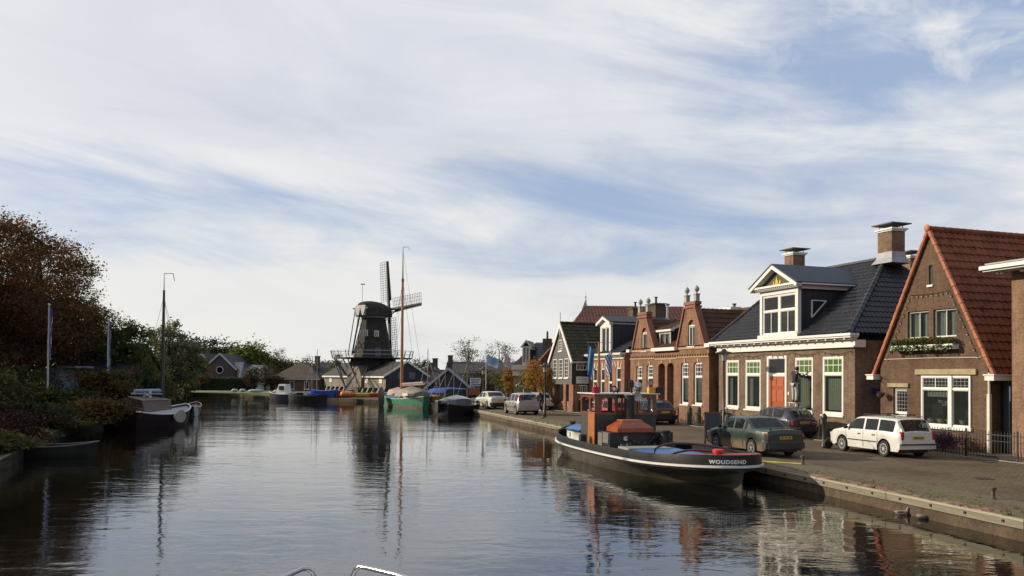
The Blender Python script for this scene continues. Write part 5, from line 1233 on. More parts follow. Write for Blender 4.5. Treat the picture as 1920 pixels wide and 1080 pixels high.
# deck clutter and scuffs
rc = random.Random(8); b = MB()
for k in range(7): x = xe + .35 + rc.random() * 1.0; y = rc.uniform(-1.2, 1.2); q = rc.uniform(.08, .2); b.box(x, y, .45, x + q, y + q * 1.3, .45 + rc.uniform(.1, .35))
pieces(b, 'deck_box', flat('dark_deck_gear', (.05, .05, .045), .6, .4, 6), T)
b = MB()
for k in range(5): b.tube([(xa - .55 + .3 * math.cos(i * .63) * (1 - k * .12), -1.0 + .3 * math.sin(i * .63) * (1 - k * .12), .47 + k * .03) for i in range(11)], .018, 5)
b.build('coiled_line', flat('rope', (.30, .17, .09), .9, .25, 12), T, True)
b = MB(); b.tube([(4.2, -1.72, .95), (3.6, -1.2, .9), (3.0, -.35, 1.0)], .016, 5); b.build('bow_line', flat('rope', (.30, .17, .09), .9, .25, 12), T, True)
# ------------------------------------------------------------------ cars
def interp(t, x):
    for (a, ya), (b_, yb) in zip(t, t[1:]):
        if x <= b_: k = (x - a) / (b_ - a) if b_ > a else 0; return ya + (yb - ya) * max(0, min(1, k))
    return t[-1][1]
TYRE = RUBBER; RIM = flat('alloy_rim', (.42, .42, .41), .35, .12, 4, metal=.5); HUB = flat('hubcap', (.50, .50, .49), .4, .1, 4, metal=.3)
LRED = flat('tail_lamp_red', (.42, .012, .012), .25, .1, 4, bmp=0, coat=.5); LWH = flat('lamp_clear', (.6, .6, .6), .2, .05, 4, bmp=0, coat=.5); LAM = flat('lamp_amber', (.55, .2, .02), .25, .1, 4, bmp=0)
PLM = flat('plate_yellow', (.62, .38, .03), .5, .08, 4, bmp=0); TRIM = flat('black_trim', (.018, .018, .02), .5, .2, 4)
def car(name, label, cat, loc, ang, s, group='cars parked on the quay'):
    """x forward from the rear bumper; s: spec"""
    L, W = s['L'], s['W']; t = thing(name, label, cat, loc, ang, group); r = s.get('r', .31); wx = s['wx']
    top, belt, wt = s['top'], s['belt'], s['wt']   # roofline, beltline, half width at roof
    sill = .24
    X = set(s['X']) | {0, L} | {x for x, _ in top} | {x for x, _ in belt}
    for c in wx:
        for k in range(-6, 7): X.add(round(c + (r + .07) * math.sin(k / 6 * math.pi / 2), 4))
    for g in s['side']: X |= set(g)
    X |= set(s['rear']) | set(s['front'])
    X = sorted(X); X = [x for i, x in enumerate(X) if i == 0 or x - X[i - 1] > .006 or x in s['rear'] or x in s['front']]
    plan = s.get('plan', [(0, .86), (.08, .94), (.35, .985), (.9, 1), (L - 1.1, 1), (L - .5, .965), (L - .12, .86), (L, .74)])
    rings = []
    for x in X:
        zt, zb = interp(top, x), interp(belt, x); zt = max(zt, zb + .012); w = W / 2 * interp(plan, x); ww = min(interp(wt, x), 1) * w
        zs = sill + (.10 if x < .15 or x > L - .15 else 0)
        for c in wx:
            d = abs(x - c)
            if d < r + .07: zs = max(zs, r + math.sqrt(max(0, (r + .07) ** 2 - d * d)))
        zs = min(zs, zb - .1); zm = zs + (zb - zs) * .5; zu = zs + (zb - zs) * .82
        gh = zt - zb; k = min(1, gh / .3); ws_ = w * .985 - (w * .985 - ww) * 0
        f = lambda e: (w * .965 * (1 - e) + (ww if gh > .05 else w * .9) * e)
        rings.append([(w * .965, zs), (w, zm), (w * .995, zu), (w * .965, zb), (f(.07), zb + gh * .07), (f(.86), zb + gh * .86), (f(1) * .985 if k > .5 else w * .86, zt - .03 * k), (ww * .86 if gh > .05 else w * .8, zt + .005), (ww * .45 if gh > .05 else w * .45, zt + .022 + .012 * (1 - k)), (0, zt + .028 + .014 * (1 - k))])
    n = len(rings[0]); body = MB(); glass = {}
    def inr(a, b_, rg): return a >= rg[0] - 1e-4 and b_ <= rg[1] + 1e-4
    for sg in (1, -1):
        vs = [(X[j], sg * y, z) for j, rg in enumerate(rings) for y, z in rg]; fs = []; fg = {}
        for j in range(len(X) - 1):
            for i in range(n - 1):
                q = (j * n + i, j * n + i + 1, (j + 1) * n + i + 1, (j + 1) * n + i); key = None
                if i == 4:
                    for gi, g in enumerate(s['side']):
                        if inr(X[j], X[j + 1], g): key = ('side', gi, sg)
                if i >= 7:
                    if inr(X[j], X[j + 1], s['rear']): key = ('rear',)
                    if inr(X[j], X[j + 1], s['front']): key = ('front',)
                if key: fg.setdefault(key, []).append(q)
                else: fs.append(q)
        body.add(vs, fs)
        for k_, q in fg.items(): glass.setdefault(k_, MB()).add(vs, q)
    for j, x in ((0, 0), (len(X) - 1, L)):
        body.add([(x, y, z) for y, z in rings[j]] + [(x, -y, z) for y, z in reversed(rings[j][:-1])], [tuple(range(2 * n - 1))])
    bo = body.build('body', s['mat'], t, 35)
    def clean(mb):
        used = sorted({i for f in mb.f for i in f}); mp = {k: i for i, k in enumerate(used)}
        mb.v = [mb.v[i] for i in used]; mb.f = [tuple(mp[i] for i in f) for f in mb.f]; return mb
    for k_, mb in glass.items(): clean(mb).build({'side': 'side_window', 'rear': 'rear_window', 'front': 'windscreen'}[k_[0]], DGLASS, t, 35)
    b = MB(); b.box(.25, -W / 2 + .22, .2, L - .3, W / 2 - .22, .55); b.box(.06, -W / 2 + .12, .3, L - .1, W / 2 - .12, .36); b.build('underbody', TRIM, t)
    b = MB(); cabx = [g for g in s['side']]; c0, c1 = min(g[0] for g in cabx), max(g[1] for g in cabx)
    for (fx, yy) in ((.36, 0), (.72, -.36), (.72, .36)):
        xx = c0 + (c1 - c0) * fx; hw_2 = .55 if yy == 0 else .24; zq = interp(belt, xx)
        b.box(xx - .08, yy - hw_2, .5, xx + .06, yy + hw_2, zq + .12)
        for yh in ((-.34, .34) if yy == 0 else (yy,)): b.box(xx - .06, yh - .13, zq + .15, xx + .03, yh + .13, zq + .30)
    b.build('seats', flat('seat_cloth', (.04, .04, .045), .9, .2, 5), t)
    # door seams, mouldings and handles
    b = MB(); hwid = W / 2
    for x in s.get('seams', []):
        for sg in (1, -1): w = hwid * interp(plan, x) * .998; zb = interp(belt, x); b.box(x - .006, sg * (w - .004), .3, x + .006, sg * (w + .0035), zb - .04)
    pieces(b, 'door_seam', TRIM, t)
    b = MB()
    for x in s.get('handles', []):
        for sg in (1, -1): w = hwid * interp(plan, x); zb = interp(belt, x); b.box(x - .1, sg * (w - .01), zb - .16, x + .06, sg * (w + .018), zb - .12)
    pieces(b, 'door_handle', TRIM, t)
    if s.get('strip', True):
        b = MB()
        for sg in (1, -1):
            x0, x1 = wx[0] + r + .1, wx[1] - r - .1; b.box(x0, sg * (hwid * .99), .52, x1, sg * (hwid + .012), .56)
        pieces(b, 'side_moulding', TRIM, t)
    # wheels
    for cx in wx:
        for sg in (1, -1):
            yc = sg * (hwid - .11); b = MB(); b.lathe([(r * .6, -.09), (r * .92, -.10), (r, -.07), (r, .07), (r * .92, .10), (r * .62, .09)], 22, (cx, yc, r), 'y'); wh_ = b.build('wheel', TYRE, t, 40)
            b = MB(); yo = yc + sg * .075; ns = s.get('spokes', 6)
            b.lathe([(r * .64, -.015), (r * .64, .02), (r * .56, .02), (r * .56, -.015)], 22, (cx, yo, r), 'y')
            for k in range(ns):
                a = 6.283 * k / ns + .3; w2 = 2.2 / ns * .16
                pA = [(cx + math.cos(a + dd) * rr_, yo + sg * .02, r + math.sin(a + dd) * rr_) for dd, rr_ in ((-w2 * 2.4, r * .15), (w2 * 2.4, r * .15), (w2, r * .58), (-w2, r * .58))]
                b.prism(pA, (0, -sg * .03, 0))
            b.lathe([(.005, sg * .028), (r * .19, sg * .024), (r * .19, -sg * .02)], 12, (cx, yo, r), 'y'); b.build('rim', s.get('rim', RIM), wh_)
            b = MB(); b.lathe([(.005, 0), (r * .6, 0), (r * .6, -.005 * sg), (.005, -.005 * sg)], 16, (cx, yo - sg * .03, r), 'y'); b.build('brake_disc', TRIM, wh_)
    # bumpers
    b = MB(); bw = hwid * .9
    def bump_(x0, x1, mat, nm):
        b = MB(); rg = []
        for k in range(9):
            y = -1 + k / 4; cv = 1 - abs(y) ** 3; xo = -.03 * cv + .05 * (1 - cv) if x0 < 1 else .03 * cv - .16 * (1 - cv); y *= hwid * (.95 if x0 < 1 else .86)
            if x0 < 1: rg.append([(xo - .02, y, .34), (xo - .03, y, .56), (xo + .22, y, .58), (xo + .22, y, .32)])
            else: rg.append([(x1 + xo, y, .30), (x1 + xo + .01, y, .50), (x1 + xo - .25, y, .53), (x1 + xo - .25, y, .28)])
        b.loft(rg); b.build(nm, mat, t, 40)
    bump_(0, 0, s.get('bump', s['mat']), 'rear_bumper'); bump_(L, L, s.get('bump', s['mat']), 'front_bumper')
    # lamps
    for sg in (1, -1):
        y0, y1, z0, z1 = s['tail']; b = MB(); b.box(.004, sg * y0, z0, .16, sg * y1, z1); b.build('tail_lamp', LRED, t, bevel=.02)
        hz = s.get('head', .66); b = MB(); b.box(L - .28, sg * (hwid * .48), hz - .07, L - .02, sg * (hwid * .80), hz + .07); b.build('headlight', LWH, t, bevel=.02)
        mxx = s['mir']; b = MB(); zb = interp(belt, mxx); b.ell((mxx, sg * (hwid + .08), zb + .07), (.05, .11, .07), 10, 6); b.build('wing_mirror', s.get('mirm', TRIM), t, True)
    zp = s['plate']; b = MB(); b.box(s.get('px', -.02) - .012, -.26, zp - .055, s.get('px', -.02), .26, zp + .055); pl = b.build('number_plate', PLM, t)
    if s.get('ptxt'):
        vs, fs = text_verts(s['ptxt'], .105, 0, .002); b = MB(); b.add([(s.get('px', -.02) - .016, -v[0], zp + v[1]) for v in vs], fs); b.build('plate_lettering', TRIM, pl)
    if s.get('wiper'): b = MB(); x, z = s['wiper']; b.box(x - .03, -.3, z, x - .015, .05, z + .02); b.build('wiper', TRIM, t)
    return t
def heading(deg): return math.pi / 2 + R(deg)
def place(spec, px, py, deg, s=1.0):
    """spec's rear-left tyre stands on pixel px, py; +1 = left wheel in car coordinates"""
    g = G(px, py); a = heading(deg); d = V((math.cos(a), math.sin(a), 0)); l = V((-math.sin(a), math.cos(a), 0))
    return g - d * spec['wx'][0] * s - l * (spec['W'] / 2 - .05) * s, a
def paint(name, col, **k): return flat(name, col, k.get('rough', .32), k.get('var', .06), k.get('scale', 1.5), bmp=0, coat=k.get('coat', .6), metal=k.get('metal', 0))
ESTATE = dict(L=4.40, W=1.73, r=.31, wx=(.88, 3.39), top=[(0, .62), (.02, .93), (.07, .98), (.30, 1.40), (.5, 1.45), (1.4, 1.475), (2.35, 1.46), (2.62, 1.42), (3.35, .985), (3.42, .965), (4.05, .86), (4.3, .74), (4.4, .62)],
    belt=[(0, .60), (.02, .90), (.9, .94), (2.0, .93), (3.3, .93), (3.45, .93), (4.05, .83), (4.3, .70), (4.4, .58)], wt=[(0, .80), (.3, .80), (.6, .82), (2.4, .82), (2.7, .80), (3.35, .84), (4.4, .8)],
    X=(.15, 1.6, 2.0, 3.0), side=[(.36, 1.18), (1.26, 1.98), (2.08, 3.02)], rear=(.07, .30), front=(2.66, 3.35), seams=(1.22, 2.05, 3.1), handles=(1.45, 2.3), tail=(.62, .755, .66, .98), plate=.66 + .10, px=-.004, mir=3.0, spokes=9, rim=HUB, mat=paint('white_car_paint', (.66, .66, .62)), wiper=(.08, .98))
loc, a = place(ESTATE, 1657, 856.5, 15, .915)
t = car('estate_car', 'white estate car with roof bars parked in front of the gable house', 'car', loc, a, dict(ESTATE, ptxt='28-LB-RK')); t.scale = (.90, .915, .93)
b = MB()
for sg in (1, -1): b.tube([(.5, sg * .6, 1.49), (.56, sg * .6, 1.545), (2.3, sg * .6, 1.55), (2.4, sg * .6, 1.5)], .014, 6)
for x in (.95, 1.9): b.box(x - .03, -.66, 1.555, x + .03, .66, 1.585)
b.build('roof_rack', TRIM, t)
b = MB(); b.box(-.085, -.8, .50, -.03, .8, .545); b.build('bumper_strip', TRIM, t)
# dark green saloon with dusty sides
m, nt, p = newmat('dusty_green_paint'); tc = N(nt, 'ShaderNodeTexCoord').outputs['Object']; sx = N(nt, 'ShaderNodeSeparateXYZ'); nt.links.new(tc, sx.inputs[0])
n1 = noise(nt, tc, 3.2, 6, .7); mr = N(nt, 'ShaderNodeMapRange'); nt.links.new(math_(nt, 'ADD', sx.outputs[2], math_(nt, 'MULTIPLY', n1, .35)), mr.inputs[0]); mr.inputs[1].default_value = .82; mr.inputs[2].default_value = .60
nt.links.new(mixc(nt, mr.outputs[0], (.012, .025, .019), (.125, .10, .062)), p.inputs['Base Color']); p.inputs['Roughness'].default_value = .35; p.inputs['Coat Weight'].default_value = .3
SALOON = dict(L=4.66, W=1.76, r=.315, wx=(.98, 3.64), top=[(0, .84), (.03, .98), (.9, 1.02), (1.0, 1.03), (1.55, 1.36), (1.8, 1.41), (2.6, 1.42), (2.85, 1.38), (3.45, 1.0), (3.52, .97), (4.3, .83), (4.58, .72), (4.66, .6)],
    belt=[(0, .80), (.03, .94), (1.0, .96), (2.0, .94), (3.45, .93), (4.3, .80), (4.58, .70), (4.66, .57)], wt=[(0, .88), (1.0, .86), (1.5, .80), (2.7, .80), (3.45, .86), (4.66, .85)],
    X=(.3, .6, 2.2, 3.1), side=[(1.34, 1.52), (1.60, 2.24), (2.33, 3.12)], rear=(1.03, 1.50), front=(2.90, 3.44), seams=(1.56, 2.29, 3.2), handles=(1.78, 2.5), tail=(.42, .775, .68, .88), plate=.74, px=-.004, mir=3.15, spokes=5, rim=RIM, mat=m, bump=flat('grimy_bumper', (.035, .036, .035), .5, .3, 3), ptxt='BS-TN-48', strip=False)
SALOON['rear'] = (1.0, 1.55); SALOON['front'] = (2.85, 3.45)
loc, a = place(SALOON, 1409, 855.5, 16, .915)
t = car('saloon_car', 'dusty dark green saloon car with boot spoiler beside the tugboat', 'car', loc, a, SALOON); t.scale = (.90, .915, .94)
b = MB(); b.box(.02, -.68, 1.06, .2, .68, 1.085); b.box(.06, -.62, .99, .12, -.58, 1.06); b.box(.06, .58, .99, .12, .62, 1.06); b.build('boot_spoiler', m, t)
# small dark blue hatchback
HATCH = dict(L=3.62, W=1.64, r=.29, wx=(.62, 3.06), top=[(0, .60), (.03, .85), (.12, .95), (.42, 1.24), (.75, 1.36), (1.4, 1.41), (2.0, 1.37), (2.25, 1.30), (2.9, .93), (2.98, .91), (3.35, .80), (3.55, .66), (3.62, .5)],
    belt=[(0, .58), (.03, .82), (.3, .90), (1.2, .91), (2.85, .86), (3.35, .76), (3.55, .62), (3.62, .47)], wt=[(0, .72), (.4, .74), (1.2, .80), (2.2, .78), (2.9, .82), (3.62, .7)],
    X=(.2, .9, 1.7), side=[(.62, 1.32), (1.42, 2.45)], rear=(.12, .42), front=(2.25, 2.9), seams=(1.37, 2.6), handles=(1.55,), tail=(.50, .66, .62, .84), plate=.74, px=.0, mir=2.4, spokes=7, rim=HUB, mat=paint('dark_blue_car_paint', (.012, .014, .035)), strip=False, plan=[(0, .72), (.08, .85), (.3, .94), (.7, 1), (2.6, 1), (3.1, .95), (3.5, .8), (3.62, .6)])
g = G(1505, 823); car('hatchback', 'small rounded dark blue hatchback parked behind the dark green saloon', 'car', g - V((-.3, .95, 0)) * .2 - V((.95, .3, 0)) * .02, heading(17), dict(HATCH, ptxt='65-GF-BZ'))
g = G(1248, 797); car('hatchback', 'dark hatchback seen from behind, partly hidden by the right side of the wheelhouse', 'car', g, heading(17), dict(HATCH, L=3.62, mat=paint('black_car_paint', (.014, .015, .02))))
g = G(1166, 797); t = car('hatchback', 'red car seen through the tugboat wheelhouse windows', 'car', g + V((.2, .2, 0)), heading(20), dict(HATCH, mat=paint('red_car_paint', (.50, .03, .03))))
MPV = dict(ESTATE, L=3.83, W=1.68, wx=(.66, 3.1), top=[(0, .62), (.02, .95), (.06, 1.0), (.22, 1.42), (.4, 1.50), (1.2, 1.53), (1.9, 1.50), (2.15, 1.44), (3.0, 1.0), (3.1, .97), (3.6, .80), (3.75, .7), (3.83, .55)], belt=[(0, .6), (.02, .92), (.8, .95), (2.9, .92), (3.1, .9), (3.6, .77), (3.75, .66), (3.83, .5)], wt=[(0, .8), (.3, .8), (1.9, .8), (3.0, .84), (3.83, .7)],
    X=(.12, 1.4), side=[(.30, .95), (1.03, 1.75), (1.85, 2.75)], rear=(.06, .22), front=(2.2, 2.98), seams=(.99, 1.8, 2.8), handles=(1.2, 2.0), tail=(.60, .735, .95, 1.40), plate=.72, mir=2.7, spokes=7, mat=paint('silver_car_paint', (.42, .40, .40), metal=.4), wiper=None)
g = G(992, 779); car('hatchback', 'silver tall hatchback with high red tail lamps parked by the far quay', 'car', g + V((0, .3, 0)), heading(17), MPV)
g = G(938, 768); car('saloon_car', 'white old saloon car parked farthest along the quay', 'car', g + V((0, .3, 0)), heading(20), dict(SALOON, mat=paint('cream_car_paint', (.62, .60, .50)), bump=TRIM, tail=(.45, .775, .68, .84), ptxt=None, rim=HUB))
g = G(1004, 774); car('hatchback', 'white hatchback with maroon rear half hidden behind the silver one', 'car', g + V((.9, 5.0, 0)), heading(17), dict(HATCH, mat=paint('pearl_white_paint', (.55, .53, .50))))
# ------------------------------------------------------------------ windmill and its sheds
BETA = R(35)
so_ = D(723, 738, 125); so_.z = .45
shed = thing('mill_shed', 'low timber shed under the windmill, grey boarded side and dark navy gable with white verge', 'shed', so_, BETA)
SW, SL, SE, SA = 7.1, 24.0, 2.75, 4.75
GBL = planks('grey_weathered_boards', (.175, .155, .125), .25, 0, .2, .8, .7)
DNAVY = planks('dark_navy_boards', (.016, .018, .034), .25, 0, .3, .6)
b = MB(); b.poly([(0, 0, 0), (SW, 0, 0), (SW, 0, SE), (SW / 2, 0, SA), (0, 0, SE)]); b.quad((SW, 0, 0), (SW, SL, 0), (SW, SL, SE), (SW, 0, SE)); b.poly([(0, SL, 0), (SW, SL, 0), (SW, SL, SE), (SW / 2, SL, SA), (0, SL, SE)]); b.build('gable', DNAVY, shed)
b = MB(); b.quad((0, 0, .75), (0, SL, .75), (0, SL, SE), (0, 0, SE)); b.build('side_wall', GBL, shed)
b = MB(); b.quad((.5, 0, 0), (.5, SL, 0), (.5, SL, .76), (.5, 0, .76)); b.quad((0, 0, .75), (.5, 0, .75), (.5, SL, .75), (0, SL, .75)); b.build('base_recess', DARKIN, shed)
b = MB()
for k in range(13): y = .2 + k * 1.85; b.loft([[(-.35, y, 0), (-.35, y + .5, 0), (.3, y + .5, 0), (.3, y, 0)], [(-.02, y, .75), (-.02, y + .5, .75), (.3, y + .5, .75), (.3, y, .75)]])
pieces(b, 'buttress', GBL, shed)
sl = (SA - SE) / (SW / 2); ROOFB = flat('black_mill_roofing', (.022, .022, .020), .75, .3, 1.2)
b = MB()
for sg in (-1, 1): b.slab((SW / 2 + sg * (SW / 2 + .35), -.1, SE - .35 * sl), (SW / 2, -.1, SA + .05), (SW / 2, SL, SA + .05), (SW / 2 + sg * (SW / 2 + .35), SL, SE - .35 * sl), (0, 0, .1))
b.build('roof', ROOFB, shed)
b = MB(); b.bar((-.38, -.16, SE - .3 * sl), (SW / 2, -.16, SA + .14), .08, .28); b.bar((SW + .38, -.16, SE - .3 * sl), (SW / 2, -.165, SA + .14), .08, .28); b.box(-.42, -.12, SE - .42, -.34, 7.8, SE - .18); b.box(-.42, 12.6, SE - .42, -.34, SL, SE - .18); pieces(b, 'verge_board', WHITE, shed)
# raised boarded hatch in the middle of the side wall
b = MB(); b.prism([(-.4, 7.9, .8), (-.4, 12.5, .8), (-.4, 12.5, SE - .2), (-.4, 11.2, SA - .5), (-.4, 9.2, SA - .5), (-.4, 7.9, SE - .2)], (2.9, 0, 0)); b.build('raised_hatch', GBL, shed)
for y in (1.2, 6.2, 20.6):
    b = MB(); b.prism([(-.05, y, SE - 1.25), (-.05, y + 1.0, SE - 1.25), (-.05, y + 1.0, SE - .6), (-.05, y + .7, SE - .35), (-.05, y + .3, SE - .35), (-.05, y, SE - .6)], (.04, 0, 0)); b.build('shutter', WHITE, shed)
b = MB(); b.box(3.9, -.05, 2.2, 5.0, 0, 3.2); b.box(2.0, -.05, 2.2, 3.0, 0, 3.2); pieces(b, 'loft_hatch', flat('hatch_grey', (.12, .12, .13), .7, .2, 3), shed)
mc = so_ + V((math.cos(BETA), math.sin(BETA), 0)) * (SW / 2) + V((-math.sin(BETA), math.cos(BETA), 0)) * 12.0
MY = mc.y; PM = F / MY
mill = thing('windmill', 'tall dark smock windmill with gallery, cap and four lattice sails rising above the sheds', 'windmill', mc)
def MZ(py): return D(701, py, MY).z - .45
def MXp(px): return D(px, 640, MY).x - mc.x
zg, zc = MZ(671), MZ(594); rg, rc = (MXp(739) - MXp(662)) / 2, (MXp(725) - MXp(681)) / 2; cx = MXp(700.5)
THATCH = flat('thatch_brown', (.032, .028, .020), .95, .35, 1.2, bmp=.6)
def octr(r, z, x0=0): return [(x0 + r * math.cos(R(22.5 + 45 * k)), r * math.sin(R(22.5 + 45 * k)), z) for k in range(8)]
b = MB(); b.loft([octr(rg + (rc - rg) * t ** .8, zg + (zc - zg) * t, cx) for t in [i / 8 for i in range(9)]]); b.build('smock_body', THATCH, mill)
b = MB(); b.loft([octr(rg + 1.2, 0, cx), octr(rg + .9, MZ(700), cx), octr(rg + .3, zg, cx)]); b.build('lower_body', ROOFB, mill)
# windows
for px, py in ((690.5, 626), (710.5, 627)):
    x_, z_ = MXp(px), MZ(py); b = MB(); yy = -math.sqrt(max(.1, (rg * .8) ** 2 - (x_ - cx) ** 2)) * .98 - .12; b.box(x_ - .36, yy - .05, z_ - .5, x_ + .36, yy + .4, z_ + .5); fr_ = b.build('window', WHITE, mill); b = MB()
    for i in (0, 1):
        for j in (0, 1, 2): b.box(x_ - .29 + i * .31, yy - .07, z_ - .44 + j * .3, x_ - .02 + i * .31, yy - .052, z_ - .18 + j * .3)
    b.build('panes', glassmat('mill_pane', (.10, .12, .15), 0, .1), fr_)
b = MB(); x_, z_ = MXp(678), MZ(625); b.box(x_ - .15, -1.2, z_ - .5, x_ + .15, -.8, z_ + .5); b.build('window', WHITE, mill)
b = MB(); x_, z_ = MXp(715), MZ(663); b.box(x_ - .4, -rg - .1, z_ - .7, x_ + .4, -rg + .5, z_ + .9); b.build('door', flat('blue_mill_door', (.05, .07, .14), .6, .2, 3), mill)
# cap
az = math.atan2(.75, .66); b = MB(); zc1 = MZ(566); b.M = Matrix.Translation((cx, 0, zc)) @ Matrix.Rotation(az, 4, 'Z'); hc = zc1 - zc; rr_ = rc * 1.28; rings = []
for t in [-1, -.85, -.6, -.2, .2, .6, .9, 1]:
    x = t * rr_ * 1.1; wv = rr_ * (1 - .35 * t * t) * (.85 if abs(t) == 1 else 1); hv = hc * (1 - .22 * (t + .2) ** 2)
    rings.append([(x, wv * math.cos(math.pi * k / 8), .1 + hv * math.sin(math.pi * k / 8) ** .8) for k in range(9)] + [(x, -wv, 0), (x, wv, 0)])
b.loft(rings); b.build('cap', THATCH, mill, 35)
b = MB(); b.lathe([(rc * 1.03, zc - .25), (rc * 1.1, zc - .22), (rc * 1.1, zc + .02), (rc, zc + .03)], 16, (cx, 0, 0)); b.build('curb_ring', flat('grey_curb', (.35, .34, .32), .7, .1, 3), mill)
b = MB(); b.M = Matrix.Translation((cx, 0, zc)) @ Matrix.Rotation(az, 4, 'Z'); b.box(-rr_ * 1.15, -rr_ * .5, .1, -rr_ * 1.06, rr_ * .5, hc * .7); b.build('cap_gable', flat('cap_gable_white', (.45, .44, .40), .7, .1, 2), mill)
# gallery
GW_ = flat('gallery_rail_white', (.50, .50, .47), .6, .1, 3); DB = flat('tarred_timber', (.022, .022, .022), .7, .3, 3)
gr = (MXp(773) - MXp(624)) / 2; gx = MXp(698.5); nP = 24
ringp = lambda r, z, k: (gx + r * math.cos(2 * math.pi * k / nP), r * math.sin(2 * math.pi * k / nP) * .9, z)
b = MB(); b.loft([[ringp(gr, zg - .16, k) for k in range(nP)], [ringp(gr, zg, k) for k in range(nP)]]); ga = b.build('gallery_deck', DB, mill)
b = MB(); 
for k in range(nP): b.bar(ringp(gr - .05, zg, k), ringp(gr + .25, zg + 1.1, k), .09)
pieces(b, 'gallery_post', DB, ga)
b = MB()
for zz_, rr2_ in ((.5, .11), (1.1, .25)):
    for k in range(nP): b.bar(ringp(gr + rr2_, zg + zz_, k), ringp(gr + rr2_, zg + zz_, k + 1), .07)
b.build('gallery_rail', GW_, ga)
b = MB()
for k in range(nP // 2): b.bar(ringp(gr - .3, zg - .18, 2 * k), ringp(rg + .9, zg - 3.0, 2 * k), .14)
pieces(b, 'gallery_strut', DB, ga)
# long braces down to the ground in front
b = MB()
for (a1, b1), (a2, b2) in (((627, 680), (647, 726)), ((634, 683), (648, 728)), ((655, 682), (676, 730)), ((668, 700), (648, 728)), ((690, 685), (678, 716))):
    P, Q = D(a1, b1, MY - gr * .8), D(a2, b2, MY - gr - 3.2); b.bar(P - mc, Q - mc, .16)
pieces(b, 'stage_leg', DB, mill)
# tail beams
b = MB(); L0_ = V((cx, 0, zc)); ax_ = V((.66, .75, 0)); tail = D(660, 665, MY - gr * .55) - mc; backp = L0_ - ax_ * rr_ * 1.1 + V((0, 0, hc * .5))
sid = V((.75, -.66, 0)); frt = L0_ + ax_ * rr_ * .9 + V((0, 0, hc * .35))
b.bar(backp, tail, .22); b.bar(backp + sid * 1.2, tail + sid * .3, .12); b.bar(frt + sid * 2.6, tail, .13); b.bar(frt - sid * 2.6, tail, .13); b.bar(backp - sid * 1.4 , tail - sid * 1.0, .12)
b.bar(backp - sid * 2.0, backp + sid * 2.0, .2); b.bar(frt - sid * 3.0, frt + sid * 3.0, .2); pieces(b, 'tail_beam', DB, mill)
b = MB(); P = D(679.5, 575, MY) - mc; b.tube([P, (P.x, P.y, MZ(533))], .03, 5); b.box(P.x - .3, P.y - .02, MZ(534), P.x + .4, P.y + .02, MZ(532)); b.build('weather_vane', BLACK, mill)
# sails
hub = L0_ + ax_ * (rr_ * 1.25) + V((0, 0, hc * .42)); hub.z = MZ(579)
b = MB(); b.M = Matrix.Translation(hub) @ Matrix.Rotation(az, 4, 'Z'); b.lathe([(.3, -2), (.3, -.3), (.45, -.3), (.45, .35), (.1, .45)], 12, (0, 0, 0), 'x'); b.build('windshaft', DB, mill)
Ls = (MZ(485) - hub.z)
for k, nm in enumerate(range(4)):
    a = R(5 + 90 * k); e1 = sid * math.cos(a) + V((0, 0, math.sin(a))); e2 = -sid * math.sin(a) + V((0, 0, math.cos(a))); h_ = hub + ax_ * (.12 if k % 2 else -.12)
    b = MB(); b.loft([[h_ + e1 * r_ + e2 * s1 * w_ + ax_ * s2 * w_ for s1, s2 in ((1, 1), (-1, 1), (-1, -1), (1, -1))] for r_, w_ in ((0, .20), (Ls, .10))]); st = b.build('sail', DB, mill)
    b = MB(); q = lambda r_, w_: h_ + e1 * r_ + e2 * w_ + ax_ * (.02 - .12 * w_ * (1 - r_ / Ls))
    b.add([q(1.6, -.62) , q(Ls, -.40), q(Ls, -.08), q(1.6, -.1), *[q(1.6, -.62) + ax_ * .06, q(Ls, -.40) + ax_ * .06, q(Ls, -.08) + ax_ * .06, q(1.6, -.1) + ax_ * .06]], [(0, 1, 2, 3), (7, 6, 5, 4), (0, 4, 5, 1), (2, 6, 7, 3)]); b.build('leading_board', DB, st)
    b = MB(); n = 17
    for i in range(n + 1): r_ = 1.5 + (Ls - 1.5) * i / n; b.bar(q(r_, 0), q(r_, 1.75), .055)
    for w_ in (.6, 1.18, 1.75): b.bar(q(1.5, w_), q(Ls, w_), .05)
    b.build('lattice', flat('sail_lattice', (.09, .09, .085), .7, .2, 4), st)
